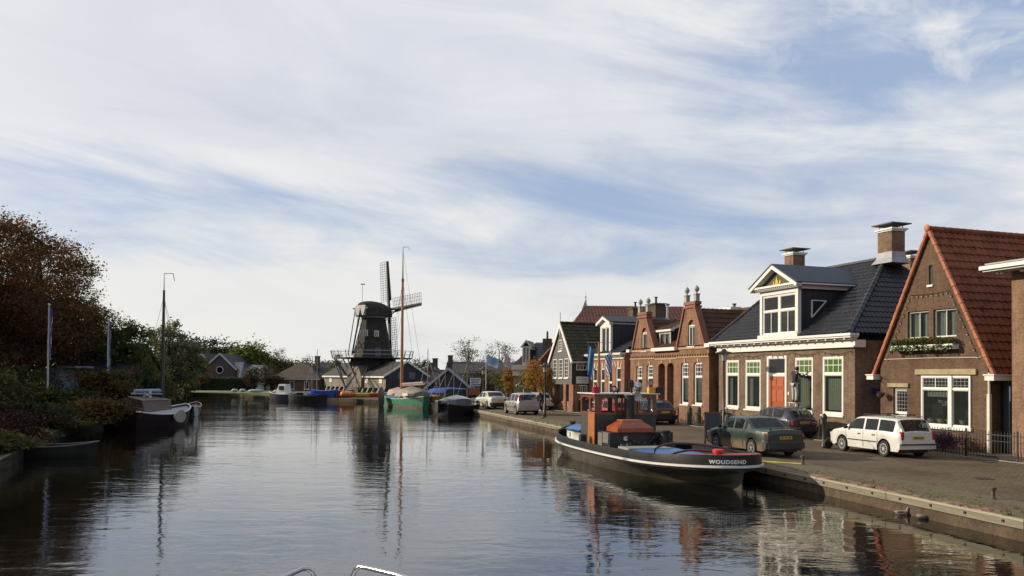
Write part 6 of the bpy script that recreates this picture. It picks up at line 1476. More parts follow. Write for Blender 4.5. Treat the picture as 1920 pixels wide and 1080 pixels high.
# ------------------------------------------------------------------ other boatyard buildings
def far_house(name, label, pxl, pxr, pye, pyr, Y, wallm, roofm, depth=8, kind='gable', rot=0, wins=(), group=None, white=True, chim=(), zb=.4, gmat=None):
    """kind 'gable': gable faces the camera; 'ridge': ridge runs across; 'hip'"""
    a = D(pxl, 715, Y); c = D(pxr, 715, Y); W = (c - a).length; zE = D((pxl + pxr) / 2, pye, Y).z - zb; zR = D((pxl + pxr) / 2, pyr, Y).z - zb
    t = thing(name, label, 'house' if 'house' in name or 'farm' in name else 'shed', (a.x, a.y, zb), rot, group)
    b = MB()
    if kind == 'gable':
        b.poly([(0, 0, 0), (W, 0, 0), (W, 0, zE), (W / 2, 0, zR), (0, 0, zE)]); b.poly([(0, depth, 0), (W, depth, 0), (W, depth, zE), (W / 2, depth, zR), (0, depth, zE)])
    else:
        b.quad((0, 0, 0), (W, 0, 0), (W, 0, zE), (0, 0, zE)); b.quad((0, depth, 0), (W, depth, 0), (W, depth, zE), (0, depth, zE))
        if kind == 'ridge':
            for x in (0, W): b.poly([(x, 0, zE), (x, depth, zE), (x, depth / 2, zR)])
    b.quad((0, 0, 0), (0, depth, 0), (0, depth, zE), (0, 0, zE)); b.quad((W, 0, 0), (W, depth, 0), (W, depth, zE), (W, 0, zE)); b.build('wall', wallm, t)
    b = MB(); o = .3; th_ = (0, 0, .12)
    if kind == 'gable':
        s_ = (zR - zE) / (W / 2)
        for sg in (-1, 1): e = W / 2 + sg * (W / 2 + o); b.slab((e, -.2, zE - o * s_), (W / 2, -.2, zR), (W / 2, depth + .2, zR), (e, depth + .2, zE - o * s_), th_)
    elif kind == 'ridge':
        s_ = (zR - zE) / (depth / 2)
        for sg in (-1, 1): e = depth / 2 + sg * (depth / 2 + o); b.slab((-.2, e, zE - o * s_), (-.2, depth / 2, zR), (W + .2, depth / 2, zR), (W + .2, e, zE - o * s_), th_)
    else:
        h = min(W, depth) * .42; A = [(-o, -o, zE), (W + o, -o, zE), (W + o, depth + o, zE), (-o, depth + o, zE)]; r0, r1 = ((h, depth / 2, zR), (W - h, depth / 2, zR)) if W > 2 * h else ((W / 2 - .1, depth / 2, zR), (W / 2 + .1, depth / 2, zR))
        b.add(A + [r0, r1], [(0, 1, 5, 4), (1, 2, 5), (2, 3, 4, 5), (3, 0, 4), (0, 3, 2, 1)])
    b.build('roof', roofm, t)
    if white:
        b = MB()
        if kind == 'gable': b.bar((-o - .05, -.26, zE - o * s_ + .05), (W / 2, -.26, zR + .1), .1, .3); b.bar((W + o + .05, -.26, zE - o * s_ + .05), (W / 2, -.265, zR + .1), .1, .3); pieces(b, 'verge_board', flat('dull_white', (.45, .45, .45), .6, .1, 2), t)
        else: b.box(-o, -o - .1, zE - .22, W + o, -o, zE - .02); b.build('gutter', flat('dull_white', (.45, .45, .45), .6, .1, 2), t)
    for (x0, z0, x1, z1) in wins: win(t, W * x0, zE * z0, W * x1, zE * z1, y=-.04, fr=.09, tr=0, lv=2, glass=glassmat('opaque_dark_glass', (.05, .045, .04), 0, .1))
    for fx_ in chim: b = MB(); x = W * fx_; b.box(x - .4, depth / 2 - .4, zR - .6, x + .4, depth / 2 + .4, zR + 1.1); o2 = b.build('chimney', BRD, t); b = MB(); b.box(x - .48, depth / 2 - .48, zR + 1.1, x + .48, depth / 2 + .48, zR + 1.25); b.build('chimney_cap', BRD, o2)
    return t
BRF = brick('far_brick', (.22, .12, .075), (.17, .09, .06), (.18, .14, .1)); MARO = flat('maroon_roof', (.075, .032, .024), .8, .3, .8); DARKR = flat('far_dark_roof', (.035, .033, .035), .8, .25, .8); BRNR = flat('far_brown_roof', (.075, .052, .036), .85, .3, .8)
PURP = planks('dark_purple_boards', (.055, .035, .045), .25, 0, .2)
far_house('boat_shed', 'dark navy boat shed with white verge among the masts', 800, 881, 727, 692.5, 108, DNAVY, ROOFB, 10, 'gable')
far_house('brick_house', 'maroon-roofed house between the mill shed and the boat shed', 782, 842, 716, 694, 128, BRF, MARO, 9, 'ridge', chim=(.35, .95))
far_house('brick_house', 'long dark-roofed brick house behind the boat shed, with one white window', 836, 968, 697, 679, 140, BRF, DARKR, 10, 'ridge', wins=((.37, .5, .47, .9),), chim=(.03,))
far_house('gabled_house', 'small brick gable with pale verge and chimney left of the long dark roof', 794, 823, 700, 685, 135, BRF, MARO, 8, 'gable', chim=(.6,))
t = far_house('gabled_house', 'purple-brown gabled house with white barge boards and round window on the far bank', 383, 441, 691, 664, 150, PURP, DARKR, 12, 'gable')
b = MB(); W_ = 5.6; b.lathe([(.55, -.05), (.7, -.05), (.7, .05), (.55, .05), (.55, -.05)], 20, (2.8, -.08, 2.3 + 1.2), 'y'); b.build('round_window', flat('dull_white', (.45, .45, .45), .6, .1, 2), t)
b = MB(); b.box(0.2, -1.2, .1, 5.2, 0, 1.5); b.build('porch', flat('cream_render', (.42, .40, .33), .8, .1, 2), t); b = MB(); b.box(0, -1.4, 1.5, 5.4, .02, 1.68); b.build('porch_roof', DARKR, t)
far_house('gabled_house', 'steep far-bank house half hidden by a round brown tree, pale verge visible', 346, 408, 702, 663, 156, PURP, DARKR, 10, 'gable', chim=(.38,))
far_house('white_house', 'small white gabled building beside the purple-brown house', 449, 495, 700, 685, 152, flat('white_render', (.55, .56, .58), .8, .06, 1), flat('pale_roof', (.32, .33, .36), .7, .1, 1), 8, 'gable', white=False)
b = MB(); a = D(440, 710, 151); c = D(452, 710, 151); b.box(0, 0, 0, (c - a).x, 1.2, D(440, 680, 151).z - .4); b.box(-.08, -.08, D(440, 680, 151).z - .4, (c - a).x + .08, 1.28, D(440, 680, 151).z - .28); b.box(.2, -.03, .3, .7, 0, 1.9)
o = tag(b.build('white_tower', flat('white_render', (.55, .56, .58), .8, .06, 1)), 'tall narrow white block beside the purple-brown gabled house', 'outbuilding'); o.location = (a.x, a.y, .4)
far_house('farmhouse', 'brown hipped-roof brick house on the far bank left of the windmill', 506, 598, 710, 679, 145, BRF, BRNR, 12, 'hip', wins=((.12, .1, .22, .8), (.4, .1, .5, .8), (.7, .1, .8, .8)), chim=(.8,))
far_house('brick_house', 'dark-roofed house just left of the mill shed', 592, 625, 700, 680, 150, BRF, DARKR, 10, 'ridge')
t = far_house('brick_house', 'dark tiled house among trees behind the left flagpoles', 100, 232, 703, 643, 63, BRF, flat('left_dark_roof', (.022, .020, .026), .7, .3, 1), 7, 'ridge', wins=((.28, .1, .42, .8), (.6, .1, .72, .75)))
a = D(75, 700, 60); b = MB(); wq = 1.5; b.box(0, 0, 1.2, wq, 2.5, 3.1); b.box(wq, -.1, .7, wq + 1.5, 2.5, 1.1); b.box(wq - .2, -.15, 3.1, wq + 1.1, 2.6, 3.25); b.box(.1, .3, 0, wq + 1.3, 2.3, 1.21)
o = tag(b.build('summer_house', flat('blue_grey_render', (.20, .23, .28), .8, .1, 2)), 'blue-grey box-shaped garden building behind the left flagpole', 'outbuilding'); o.location = (a.x, a.y, .4)
# big hipped red-brown roof behind the row
Y8 = 84; a = D(1073, 640, Y8); t = thing('large_house', 'large red-brown hipped roof with white and green ridge ornament behind the orange houses', 'house', (a.x, a.y, .45), 0)
z0 = D(1075, 607, Y8).z - .45 - .2; zR = D(1110, 573.5, Y8 + 5).z - .45; W = D(1300, 640, Y8).x - a.x; dx = D(1098, 573, Y8 + 5).x - a.x
b = MB(); b.box(0, 0, 0, W, 10, z0); b.build('wall', BRF, t)
b = MB(); e_ = V((0, 5, zR - z0)); tiles(b, (0, 0, z0), (1, 0, 0), e_ / e_.length, 0, W, dx, W, e_.length, .35, .4, seg=3); e_ = V((dx, 0, zR - z0)); tiles(b, (0, 5, z0), (0, 1, 0), e_ / e_.length, -5, 5, 0, 0, e_.length, .4, .5, seg=2); tiles(b, (0, 10, z0), (1, 0, 0), V((0, -5, zR - z0)).normalized(), 0, W, dx, W, math.hypot(5, zR - z0), .6, .6, seg=2); b.build('roof', flat('red_brown_roof', (.13, .042, .024), .75, .3, .9), t, True)
b = MB(); b.prism([(dx - .5, 4.9, zR - .7), (dx + .35, 4.9, zR - .7), (dx + .05, 4.9, zR + .5), (dx - .1, 4.9, zR + .5)], (0, .1, 0)); b.lathe([(.12, .5), (.03, .8), (.10, .95), (.015, 1.1), (.01, 1.7)], 8, (dx, 4.95, zR)); b.build('ridge_ornament', flat('pale_green_white', (.45, .50, .38), .6, .12, 3), t)
# house with navy dormer and white cornice left of the boarded house
Y7 = 84; a = D(963, 740, Y7); t = thing('dormer_house', 'white-corniced house with tall navy-sided dormer behind the orange trees', 'house', (a.x, a.y, .45), -R(10)); m7 = lambda px, py: (D(px, py, Y7).x - a.x, D(px, py, Y7).z - .45)
x1, zc7 = m7(1000, 688); ztp = m7(980, 686)[1]; W = 6.5; b = MB(); b.box(0, 0, 0, W, 9, ztp - .4); b.build('wall', brick('cream_brick', (.34, .26, .16), (.28, .2, .12), (.3, .25, .18)), t)
b = MB(); b.box(-.2, -.4, ztp - .4, m7(1003, 690)[0], .1, ztp + .1); b.box(-.1, -.2, ztp - 1.0, m7(1000, 690)[0], .0, ztp - .42); b.build('cornice', CREAM, t)
zr7 = m7(1010, 641)[1] + .1; b = MB(); e_ = V((0, 4.5, zr7 - ztp)); tiles(b, (0, 0, ztp), (1, 0, 0), e_ / e_.length, -.2, W, 1.6, W, e_.length, .35, .4, seg=2); e_ = V((1.8, 0, zr7 - ztp)); tiles(b, (-.2, 4.5, ztp), (0, 1, 0), e_ / e_.length, -4.5, 4.5, 0, 0, e_.length, .5, .5, seg=2); b.build('roof', SLATE, t, True)
x0, z0 = m7(980, 686); x1, z1 = m7(994.5, 652); za = m7(987, 639)[1]; b = MB(); b.box(x0, -.2, z0, x0 + .12, 0, z1); b.box(x1 - .12, -.2, z0, x1, 0, z1); b.box((x0 + x1) / 2 - .05, -.2, z0, (x0 + x1) / 2 + .05, 0, z1); b.box(x0, -.2, z1, x1, 0, z1 + .12); b.box(x0, -.22, z0 - .1, x1, 0, z0 + .35); b.bar((x0 - .15, -.2, z1), ((x0 + x1) / 2, -.2, za), .1, .14); b.bar((x1 + .15, -.205, z1), ((x0 + x1) / 2, -.205, za), .1, .14); dm = b.build('dormer', CREAM, t)
b = MB(); b.quad((x0, -.05, z0), (x1, -.05, z0), (x1, -.05, z1), (x0, -.05, z1)); b.build('pane', glassmat('opaque_dark_glass', (.05, .045, .04), 0, .1), dm); b = MB(); b.box(x1 - .02, 0, z0, x1 + .02, 4, z1 - .1); b.build('cheek', NAVY, dm); b = MB(); b.box(x1, -.2, z1 - .16, x1 + .12, 4, z1 + .05); b.build('dormer_gutter', CREAM, dm)
b = MB(); xm = (x0 + x1) / 2; [b.slab((xm + sg * ((x1 - x0) / 2 + .2), -.25, z1 + .02), (xm, -.25, za), (xm, 4.4, za), (xm + sg * ((x1 - x0) / 2 + .2), 4.0, z1 + .02), (0, 0, .06)) for sg in (-1, 1)]; b.build('dormer_roof', SLATE, dm)
x_, z_ = m7(1016, 640); b = MB(); b.box(x_ - .45, 4, z_ - .6, x_ + .45, 4.8, z_ + .45); b.lathe([(.12, .45), (.1, 1.2), (.05, 1.25)], 8, (x_, 4.4, z_)); b.build('chimney', BRD, t)
# low wing with rust-coloured roof in front of it
Y9 = 78; a = D(972, 740, Y9); t = thing('low_wing', 'low cream wing with rust-coloured roof sloping down to a white eave behind the orange trees', 'house', (a.x, a.y, .45), 0); m9 = lambda px, py: (D(px, py, Y9).x - a.x, D(px, py, Y9).z - .45)
W = m9(1035, 700)[0]; ze = m9(1000, 722)[1]; zr9 = m9(1035, 650)[1]; b = MB(); b.box(.5, .3, 0, W, 7, ze - .1); b.build('wall', flat('cream_render', (.42, .40, .33), .8, .1, 2), t)
b = MB(); e_ = V((W, 0, zr9 - ze)); tiles(b, (0, 3.5, ze), (0, 1, 0), e_ / e_.length, -3.6, 3.6, -3.6, 3.6, e_.length, .35, .4, seg=3); b.build('roof', TILE_RUST, t, True); b = MB(); b.poly([(0, .0, ze), (W, .0, zr9), (W, .0, ze)]); b.build('gable', flat('rust_tile_cladding', (.12, .045, .03), .8, .3, 2), t)
b = MB(); b.box(-.2, -.3, ze - .2, W * .6, -.1, ze); b.box(-.2, -.3, ze - .2, -.05, 7, ze); b.build('eave', CREAM, t); b = MB()
for k in range(3): x = 1.2 + k * .9; b.box(x, .2, .6, x + .12, .3, ze - .3)
pieces(b, 'mullion', CREAM, t)
# ------------------------------------------------------------------ boats
def hull_rings(L, B, H, full=.6, sheer=.25, n=18, tr=.7, draft=.3):
    R_ = []
    for i in range(n + 1):
        t = i / n; hbv = B / 2 * ((tr + (1 - tr) * min(1, t / .35) ** .7) if t < .35 else (1 - ((t - .35) / .65) ** (2 + full * 1.5)) ** (.75))
        hbv = max(hbv, .02); z = H + sheer * ((2 * t - .9) ** 2); x = t * L
        R_.append((x, hbv, z))
    return R_
def make_hull(par, L, B, H, mat, mat2=None, rail=None, deck=None, full=.6, sheer=.25, tr=.7, wl=.82, name='hull'):
    rr_ = hull_rings(L, B, H, full, sheer, tr=tr); b = MB(); rings = []
    for x, h, z in rr_:
        xx = x * .97 + .015 * L
        rings.append([(x, h, z), (xx, h * (wl + .12), z * .45), (xx * .96 + .02 * L, h * wl, -.05), (xx * .96 + .02 * L, h * .3, -.35), (xx * .96 + .02 * L, -h * .3, -.35), (xx * .96 + .02 * L, -h * wl, -.05), (xx, -h * (wl + .12), z * .45), (x, -h, z)])
    b.loft(rings, closed=False); b.poly([V(p) for p in rings[0]]); o = b.build(name, mat, par, 40)
    b = MB()
    for sg in (1, -1): b.tube([(x, sg * h, z) for x, h, z in rr_], .045 if B > 2 else .03, 6)
    b.build('gunwale', rail or WHITE, par, True)
    b = MB(); dz = .12; b.loft([[(x, h * .97, z - dz), (x, -h * .97, z - dz)] for x, h, z in rr_], closed=False); b.build('deck', deck or WHITE, par)
    return o
def boat_at(name, label, px, py, deg, group=None, cat='boat'):
    g = G(px, py, 0); return thing(name, label, cat, (g.x, g.y, 0), math.pi / 2 + R(deg), group)
def tent(par, L0, L1, B, z0, z1, mat, name='cover'):
    b = MB(); rings = []
    for i in range(9):
        t = i / 8; x = L0 + (L1 - L0) * t; h = z0 + (z1 - z0) * math.sin(math.pi * min(1, .12 + t * .76)) ** .6; w = B / 2 * (1 - .25 * abs(2 * t - 1) ** 3)
        rings.append([(x, w, z0), (x, w * .8, z0 + (h - z0) * .7), (x, 0, h + .02 * math.sin(i * 2)), (x, -w * .8, z0 + (h - z0) * .7), (x, -w, z0)])
    b.loft(rings, closed=False); [b.poly(rings[k]) for k in (0, -1)]; return b.build(name, mat, par, 50)
# --- left sailing boat, stern towards the camera
t = boat_at('sailing_barge', 'maroon and white sailing barge with brown cabin and tall mast by the left bank', 220, 808, -2.5)
MAR = flat('maroon_black_hull', (.022, .007, .010), .6, .3, 2, spec=.15); L, B, Hh = 8.6, 2.8, .78
make_hull(t, L, B, Hh, MAR, rail=WHITE, deck=flat('pale_deck', (.30, .32, .34), .6, .1, 2), full=.4, sheer=.35, tr=.75)
b = MB(); b.box(.4, -.95, .9, 1.1, .95, 1.25); cab = [[(1.0, -1.0, .95), (1.0, 1.0, .95), (1.0, .85, 1.62), (1.0, 0, 1.82), (1.0, -.85, 1.62)], [(4.6, -.9, 1.0), (4.6, .9, 1.0), (4.6, .8, 1.55), (4.6, 0, 1.7), (4.6, -.8, 1.55)]]; b.loft(cab); cb_ = b.build('cabin', flat('brown_cabin_wood', (.085, .032, .018), .45, .25, 3), t)
b = MB()
for y in (-.62, -.2, .22): b.box(.965, y, 1.22, .99, y + .3, 1.55)
pieces(b, 'cabin_window', glassmat('opaque_dark_glass', (.05, .045, .04), 0, .1), cb_)
b = MB(); b.loft([[(.95, -.9, 1.63), (.95, 0, 1.86), (.95, .9, 1.63)], [(4.65, -.85, 1.58), (4.65, 0, 1.75), (4.65, .85, 1.58)]], closed=False); b.build('cabin_roof', flat('cabin_roof_brown', (.10, .065, .05), .6, .1, 2), cb_)
b = MB(); b.bar((.0, 0, .2), (-.12, 0, 1.35), .14, .5); b.bar((-.1, 0, 1.3), (1.2, .2, 1.5), .07); b.build('rudder', MAR, t)
b = MB(); ring = []
for k in range(16): a = 2 * math.pi * k / 16; ring.append((4.4 + .75 * math.cos(a) * (1.2 if math.cos(a) < 0 else .8), -1.50, .62 + .38 * math.sin(a)))
b.prism(ring, (0, -.08, 0)); b.build('leeboard', flat('cream_leeboard', (.42, .38, .30), .5, .1, 2), t)
g = t.location; mp_ = D(309.5, 745, 50); lx = 5.2; tip = D(313, 512, 50)
b = MB(); mz = tip.z; b.tube([(lx, 0, .9), (lx, 0, mz - 1)], .13, 10, .07); b.tube([(lx, 0, mz - 1), (lx, 0, mz)], .03, 6, .015); b.build('mast', flat('dark_mast', (.035, .035, .028), .4, .2, 3), t, True)
b = MB(); b.box(lx - .02, -.55, mz, lx + .02, 0, mz + .03); b.tube([(lx, -.55, mz), (lx, -.65, mz - .45)], .02, 4); b.build('pennant', BLACK, t)
b = MB(); [b.tube([(lx + dx, dy, 1.1), (lx, 0, mz * zf)], .01, 4) for dx, dy, zf in ((-.5, 1.4, .85), (-.5, -1.4, .85), (3.8, 0, .85), (-.2, .06, .99))]; b.build('rigging', BLACK, t)
b = MB(); b.tube([(lx - .1, 0, 1.9), (1.6, .05, 2.0)], .06, 8); b.tube([(lx - .3, .03, 2.1), (2.0, .08, 2.15)], .13, 8, .09); b.build('boom_with_sail', flat('blue_white_tarp', (.30, .38, .46), .7, .15, 3), t, True)
b = MB(); b.box(3.0, -.35, 1.7, 3.1, -.25, 2.15); b.box(3.0, .0, 1.7, 3.1, .1, 2.15); b.box(3.0, -.35, 1.85, 3.1, .1, 1.95); b.build('boom_crutch', WHITE, t)
t = boat_at('open_boat', 'dark open boat with red inside and white bow lying beyond the sailing barge', 335, 781, 4)
make_hull(t, 4.2, 1.7, .65, flat('black_hull_paint', (.016, .018, .020), .38, .35, 1.6), rail=WHITE, deck=RED, tr=.8)
b = MB(); ring = [(1.0 + .5 * math.cos(2 * math.pi * k / 12), -.92, .35 + .5 * math.sin(2 * math.pi * k / 12)) for k in range(12)]; b.prism(ring, (0, -.06, 0)); b.build('leeboard', GREYM, t)
t = boat_at('rowing_boat', 'small dark rowing boat in the shadow of the left bank', 12, 858, -73, cat='rowing boat'); make_hull(t, 3.1, 1.3, .42, flat('dull_grey_boat', (.035, .035, .03), .8, .2, 3, spec=.1), rail=flat('pale_gunwale', (.13, .125, .11), .6, .15, 3), deck=flat('boat_inside', (.07, .07, .065), .7, .2, 3), tr=.6, sheer=.12)
b = MB(); b.box(.9, -.55, .34, 1.1, .55, .38); b.box(1.9, -.5, .34, 2.1, .5, .38); pieces(b, 'thwart', BARK, t)
# --- green boat with tall varnished mast
g0 = G(800, 766.5, 0); g1 = G(704, 757, 0)
t = thing('sailing_barge', 'green sailing barge with tall orange varnished mast and grey tarpaulins', 'boat', g0, math.atan2(g1.y - g0.y, g1.x - g0.x)); L = 10.5
GRN = flat('green_hull', (.035, .20, .11), .4, .15, 2); TARP = flat('grey_tarpaulin', (.24, .20, .17), .8, .2, 2, bmp=.4)
Lb = min(12, (g1 - g0).length); L = max(7, Lb)
make_hull(t, L, 3.0, .82, GRN, rail=flat('pale_green_rail', (.35, .45, .35), .5, .1, 2), deck=flat('blue_deck', (.10, .16, .30), .6, .1, 2), full=.2, sheer=.42, tr=.22)
b = MB(); rr_ = hull_rings(L, 3.02, .82, .2, .42, tr=.22); [b.loft([[(x * .96 + .035 * L, sg * h * .87, -.03), (x * .965 + .03 * L, sg * h * .9, .17)] for x, h, z in rr_], closed=False) for sg in (1, -1)]; pieces(b, 'boot_strip', flat('brown_boot', (.12, .07, .05), .6, .2, 2), t)
sg = 1
b = MB(); ring = [(L * .60 + .55 * math.sin(2 * math.pi * k / 14), 1.95 - .5 * math.sin(2 * math.pi * k / 14), .85 + 1.15 * math.cos(2 * math.pi * k / 14)) for k in range(14)]; b.prism(ring, (0, .09, 0)); b.build('leeboard', flat('grey_leeboard', (.15, .125, .105), .6, .15, 2), t)
mpx = D(752, 735, t.location.y); 
def localx(px, T_): # position along the boat whose projection is px
    best = min((abs(proj(T_ @ V((x * .1, 0, 1.0)))[0] - px), x * .1) for x in range(0, 130)); return best[1]
TM = Matrix.Translation(t.location) @ Matrix.Rotation(t.rotation_euler.z, 4, 'Z'); lx = localx(752.5, TM); tip = min(((abs(proj(TM @ V((lx, 0, z * .1)))[1] - 463), z * .1) for z in range(80, 200)))[1]
b = MB(); b.tube([(lx, 0, .9), (lx, 0, tip * .78)], .17, 12, .12); b.build('mast', WOODO, t, True); b = MB(); b.tube([(lx, 0, tip * .78), (lx, 0, tip * .8)], .14, 10); b.tube([(lx, 0, tip * .8), (lx, 0, tip)], .08, 8, .03); b.tube([(lx, 0, tip), (lx + .1, -.6, tip + .05), (lx + .1, -.75, tip - .25)], .02, 4); b.build('topmast', flat('dark_mast', (.035, .035, .028), .4, .2, 3), t, True)
b = MB(); [b.tube([(lx + dx, dy, 1.1), (lx, 0, tip * zf)], .012, 4) for dx, dy, zf in ((-.6, 1.5, .8), (-.6, -1.5, .8), (.2, 1.5, .6), (L - lx, 0, .78), (-lx + .3, .0, .97))]; b.build('rigging', BLACK, t)
tent(t, 1.2, lx - .2, 2.5, 1.1, 2.1, TARP, 'tarpaulin'); tent(t, lx - .2, lx + 2.3, 2.0, 1.15, 1.95, flat('pale_tarpaulin', (.42, .34, .28), .8, .15, 2, bmp=.4), 'tarpaulin')
b = MB(); b.tube([(lx - .2, 0, 2.1), (.2, .1, 2.35)], .09, 8); b.tube([(lx - .3, 0, 2.25), (.6, .1, 2.5)], .16, 8, .1); b.build('boom_with_sail', TARP, t, True); b = MB(); b.box(1.2, .6, 1.2, 2.6, 1.5, 1.45); b.build('hatch', CREAM, t)
# orange-brown boat
t = boat_at('wooden_boat', 'stubby orange-brown wooden boat moored right of the green barge', 806, 765, 12); make_hull(t, 6, 2.9, 1.0, flat('orange_brown_hull', (.35, .16, .03), .45, .2, 2), rail=WOODL, deck=BARK, tr=.9, sheer=.2); b = MB(); b.box(-.2, -.2, .2, -.02, .2, 1.2); b.build('rudder', BARK, t)
b = MB(); b.lathe([(.12, 0), (.12, .02)], 10, (-.01, -.7, .6), 'x'); b.build('porthole', BLACK, t)
# dark covered motor boat
t = boat_at('motor_boat', 'dark motor boat under a shiny grey cover moored at the slipway', 824, 779, -40, cat='motor boat'); 
make_hull(t, 4.7, 2.2, .75, flat('black_hull_paint', (.016, .018, .020), .38, .35, 1.6), rail=BLACK, deck=BLACK, tr=.85)
tent(t, .2, 3.6, 2.05, .72, 1.6, flat('shiny_grey_cover', (.06, .07, .085), .22, .15, 2, coat=.5), 'cover'); b = MB(); b.box(3.6, -.35, .8, 4.3, .35, .9); b.tube([(3.4, -.8, 1.1), (4.6, -.3, 1.25), (4.6, .3, 1.25), (3.4, .8, 1.1)], .03, 6); b.build('foredeck', GREYM, t)
b = MB(); b.box(-.35, -.2, .2, -.02, .2, 1.2); b.build('outboard_motor', BLACK, t, bevel=.05)
# white motor boat at the far bank and dark boat next to it
t = boat_at('motor_boat', 'white motor boat with small wheelhouse and dark blue hull at the far bank', 563, 752, 75, cat='motor boat'); make_hull(t, 4.2, 1.9, .8, flat('navy_hull', (.012, .014, .03), .4, .2, 2), rail=WHITE, tr=.85)
b = MB(); b.loft([[(1.6, -.7, .8), (3.0, -.6, .8), (3.0, .6, .8), (1.6, .7, .8)], [(1.7, -.6, 2.0), (2.6, -.5, 2.0), (2.6, .5, 2.0), (1.7, .6, 2.0)]]); cb_ = b.build('wheelhouse', WHITE, t); b = MB(); b.box(1.85, .62, 1.3, 2.5, .68, 1.8); b.build('side_window', BLACK, cb_)
t = boat_at('barge', 'black boat loaded with orange buoys next to the white motor boat', 608, 754, 78); make_hull(t, 4.6, 2.0, .7, flat('black_hull_paint', (.016, .018, .020), .38, .35, 1.6), rail=BLACK, tr=.9)
for k in range(3):
    g = G(586 + k * 8, 744, 1.0); b = MB(); b.ell((0, 0, 0), (.42, .42, .36), 12, 8); o = b.build('buoy', flat('orange_buoy', (.60, .22, .03), .5, .1, 3), None, True); o.location = (g.x, t.location.y + .2, .95)
    tag(o, ['leftmost of three orange buoys on the black boat', 'middle one of three orange buoys on the black boat', 'rightmost of three orange buoys on the black boat'][k], 'buoy', 'orange buoys on the black boat')
# canoes and kayaks at the boatyard edge
def canoe(px, py, col, deg, label, z=0.0, L=3.6, group='canoes along the boatyard edge'):
    g = G(px, py, 0); g.z = z; t = thing('canoe', label, 'canoe', g, math.pi / 2 + R(deg), group); n = 12; rings = []
    for i in range(n + 1):
        u = i / n; h = .40 * max(.02, math.sin(math.pi * u)) ** .6; zz_ = .38 + .18 * (2 * u - 1) ** 2; rings.append([(u * L, h, zz_), (u * L, h * .9, .1), (u * L, h * .4, -.05), (u * L, -h * .4, -.05), (u * L, -h * .9, .1), (u * L, -h, zz_), (u * L, -h * .5, zz_ + .03), (u * L, h * .5, zz_ + .03)])
    b = MB(); b.loft(rings); b.build('hull', col, t, 40); b = MB(); b.ell((L * .5, 0, .40), (.45, .24, .05), 12, 6); b.build('cockpit', BLACK, t, True); return t
CR = flat('red_plastic', (.42, .035, .03), .4, .15, 3); CO = flat('orange_plastic', (.50, .12, .03), .4, .15, 3); CB = flat('blue_plastic', (.03, .10, .42), .4, .15, 3); CY = flat('yellow_plastic', (.55, .38, .04), .4, .15, 3); CPK = flat('pinkish_red_plastic', (.40, .05, .07), .4, .15, 3)
row = [(626, 751, CR, 'red canoe afloat, leftmost in the row along the boatyard'), (643, 751, CO, 'orange canoe afloat, second from the left along the boatyard'), (661, 751.5, CR, 'red canoe afloat, third from the left along the boatyard'), (678, 751.5, CO, 'orange canoe afloat in the middle of the boatyard row'), (694, 752, CPK, 'pinkish red canoe afloat right of the middle of the boatyard row'), (710, 752.5, CR, 'red canoe afloat nearest the green barge')]
for i, (px, py, m_, lb) in enumerate(row): canoe(px, py, m_, 84 + (i % 3) * 5, lb)
for i, (px, zz_, m_, lb) in enumerate(((612, .45, CB, 'blue canoe lowest in the blue pile on the boatyard'), (620, .85, CB, 'blue canoe on the top of the blue pile on the boatyard'), (640, .45, CPK, 'pinkish red canoe lowest in the red pile on the boatyard'), (650, .85, CR, 'red canoe on top of the red pile on the boatyard'), (690, .5, CY, 'yellow canoe lying on the boatyard grass before the mill shed'), (700, .45, CR, 'red canoe lying beside the yellow one on the boatyard grass'))):
    q = G(px + 14, 745, .45); t = canoe(px, 745, m_, 82 + i * 3, lb, zz_, 3.4, 'canoes stored on the boatyard'); t.location = (q.x, q.y, zz_)
# bare masts and poles in the boatyard, each with the boat shell it stands on
MG = flat('grey_mast', (.30, .30, .31), .4, .12, 4, metal=.4); MBn = flat('brown_mast', (.20, .13, .08), .5, .2, 4)
mast_list = [(585, 735, 668, 104, MG, 'grey'), (594, 735, 655, 104, MG, 'tall grey'), (667.5, 737, 700, 112, MBn, 'short brown'), (824, 738, 701, 88, MG, 'slim grey'), (835, 738, 694, 90, MBn, 'slim brown'), (851, 738, 688, 92, MBn, 'tall brown'), (876, 738, 668, 92, MBn, 'tallest brown'), (801.5, 740, 655, 84, MG, 'tall slim grey')]
for i, (px, y0, y1, Y, m_, nm) in enumerate(mast_list):
    a, c = D(px, y0, Y), D(px, y1, Y); zb0 = .4 if i > 2 or i == 2 else 0; t = thing('mast', f'{nm} bare mast standing ' + ['among the boats left of the mill shed', 'at the black boat left of the mill', 'in front of the mill shed wall', 'left of the boat shed gable', 'before the left half of the boat shed', 'before the middle of the boat shed', 'before the right end of the boat shed', 'beside the lamp right of the mill shed'][i], 'mast', (a.x, a.y, zb0), 0, 'masts in the boatyard')
    b = MB(); b.tube([(0, 0, 0), (0, 0, c.z - zb0)], .06, 8, .035); b.build('pole', m_, t, True)
    b = MB(); hh = c.z - zb0; b.tube([(-1.2, 0, .3), (0, 0, hh * .85)], .012, 4); b.tube([(1.2, .3, .3), (0, 0, hh * .85)], .012, 4); b.bar((-.5, 0, hh * .6), (.5, 0, hh * .6), .03); b.build('stays', BLACK, t)
t = thing('wooden_spar', 'long bare spar leaning in front of the boat shed', 'spar', (0, 0, 0)); a, c = D(805, 676, 86), D(823, 738, 86); b = MB(); b.tube([a, c], .05, 8); b.build('pole', MG, t, True)
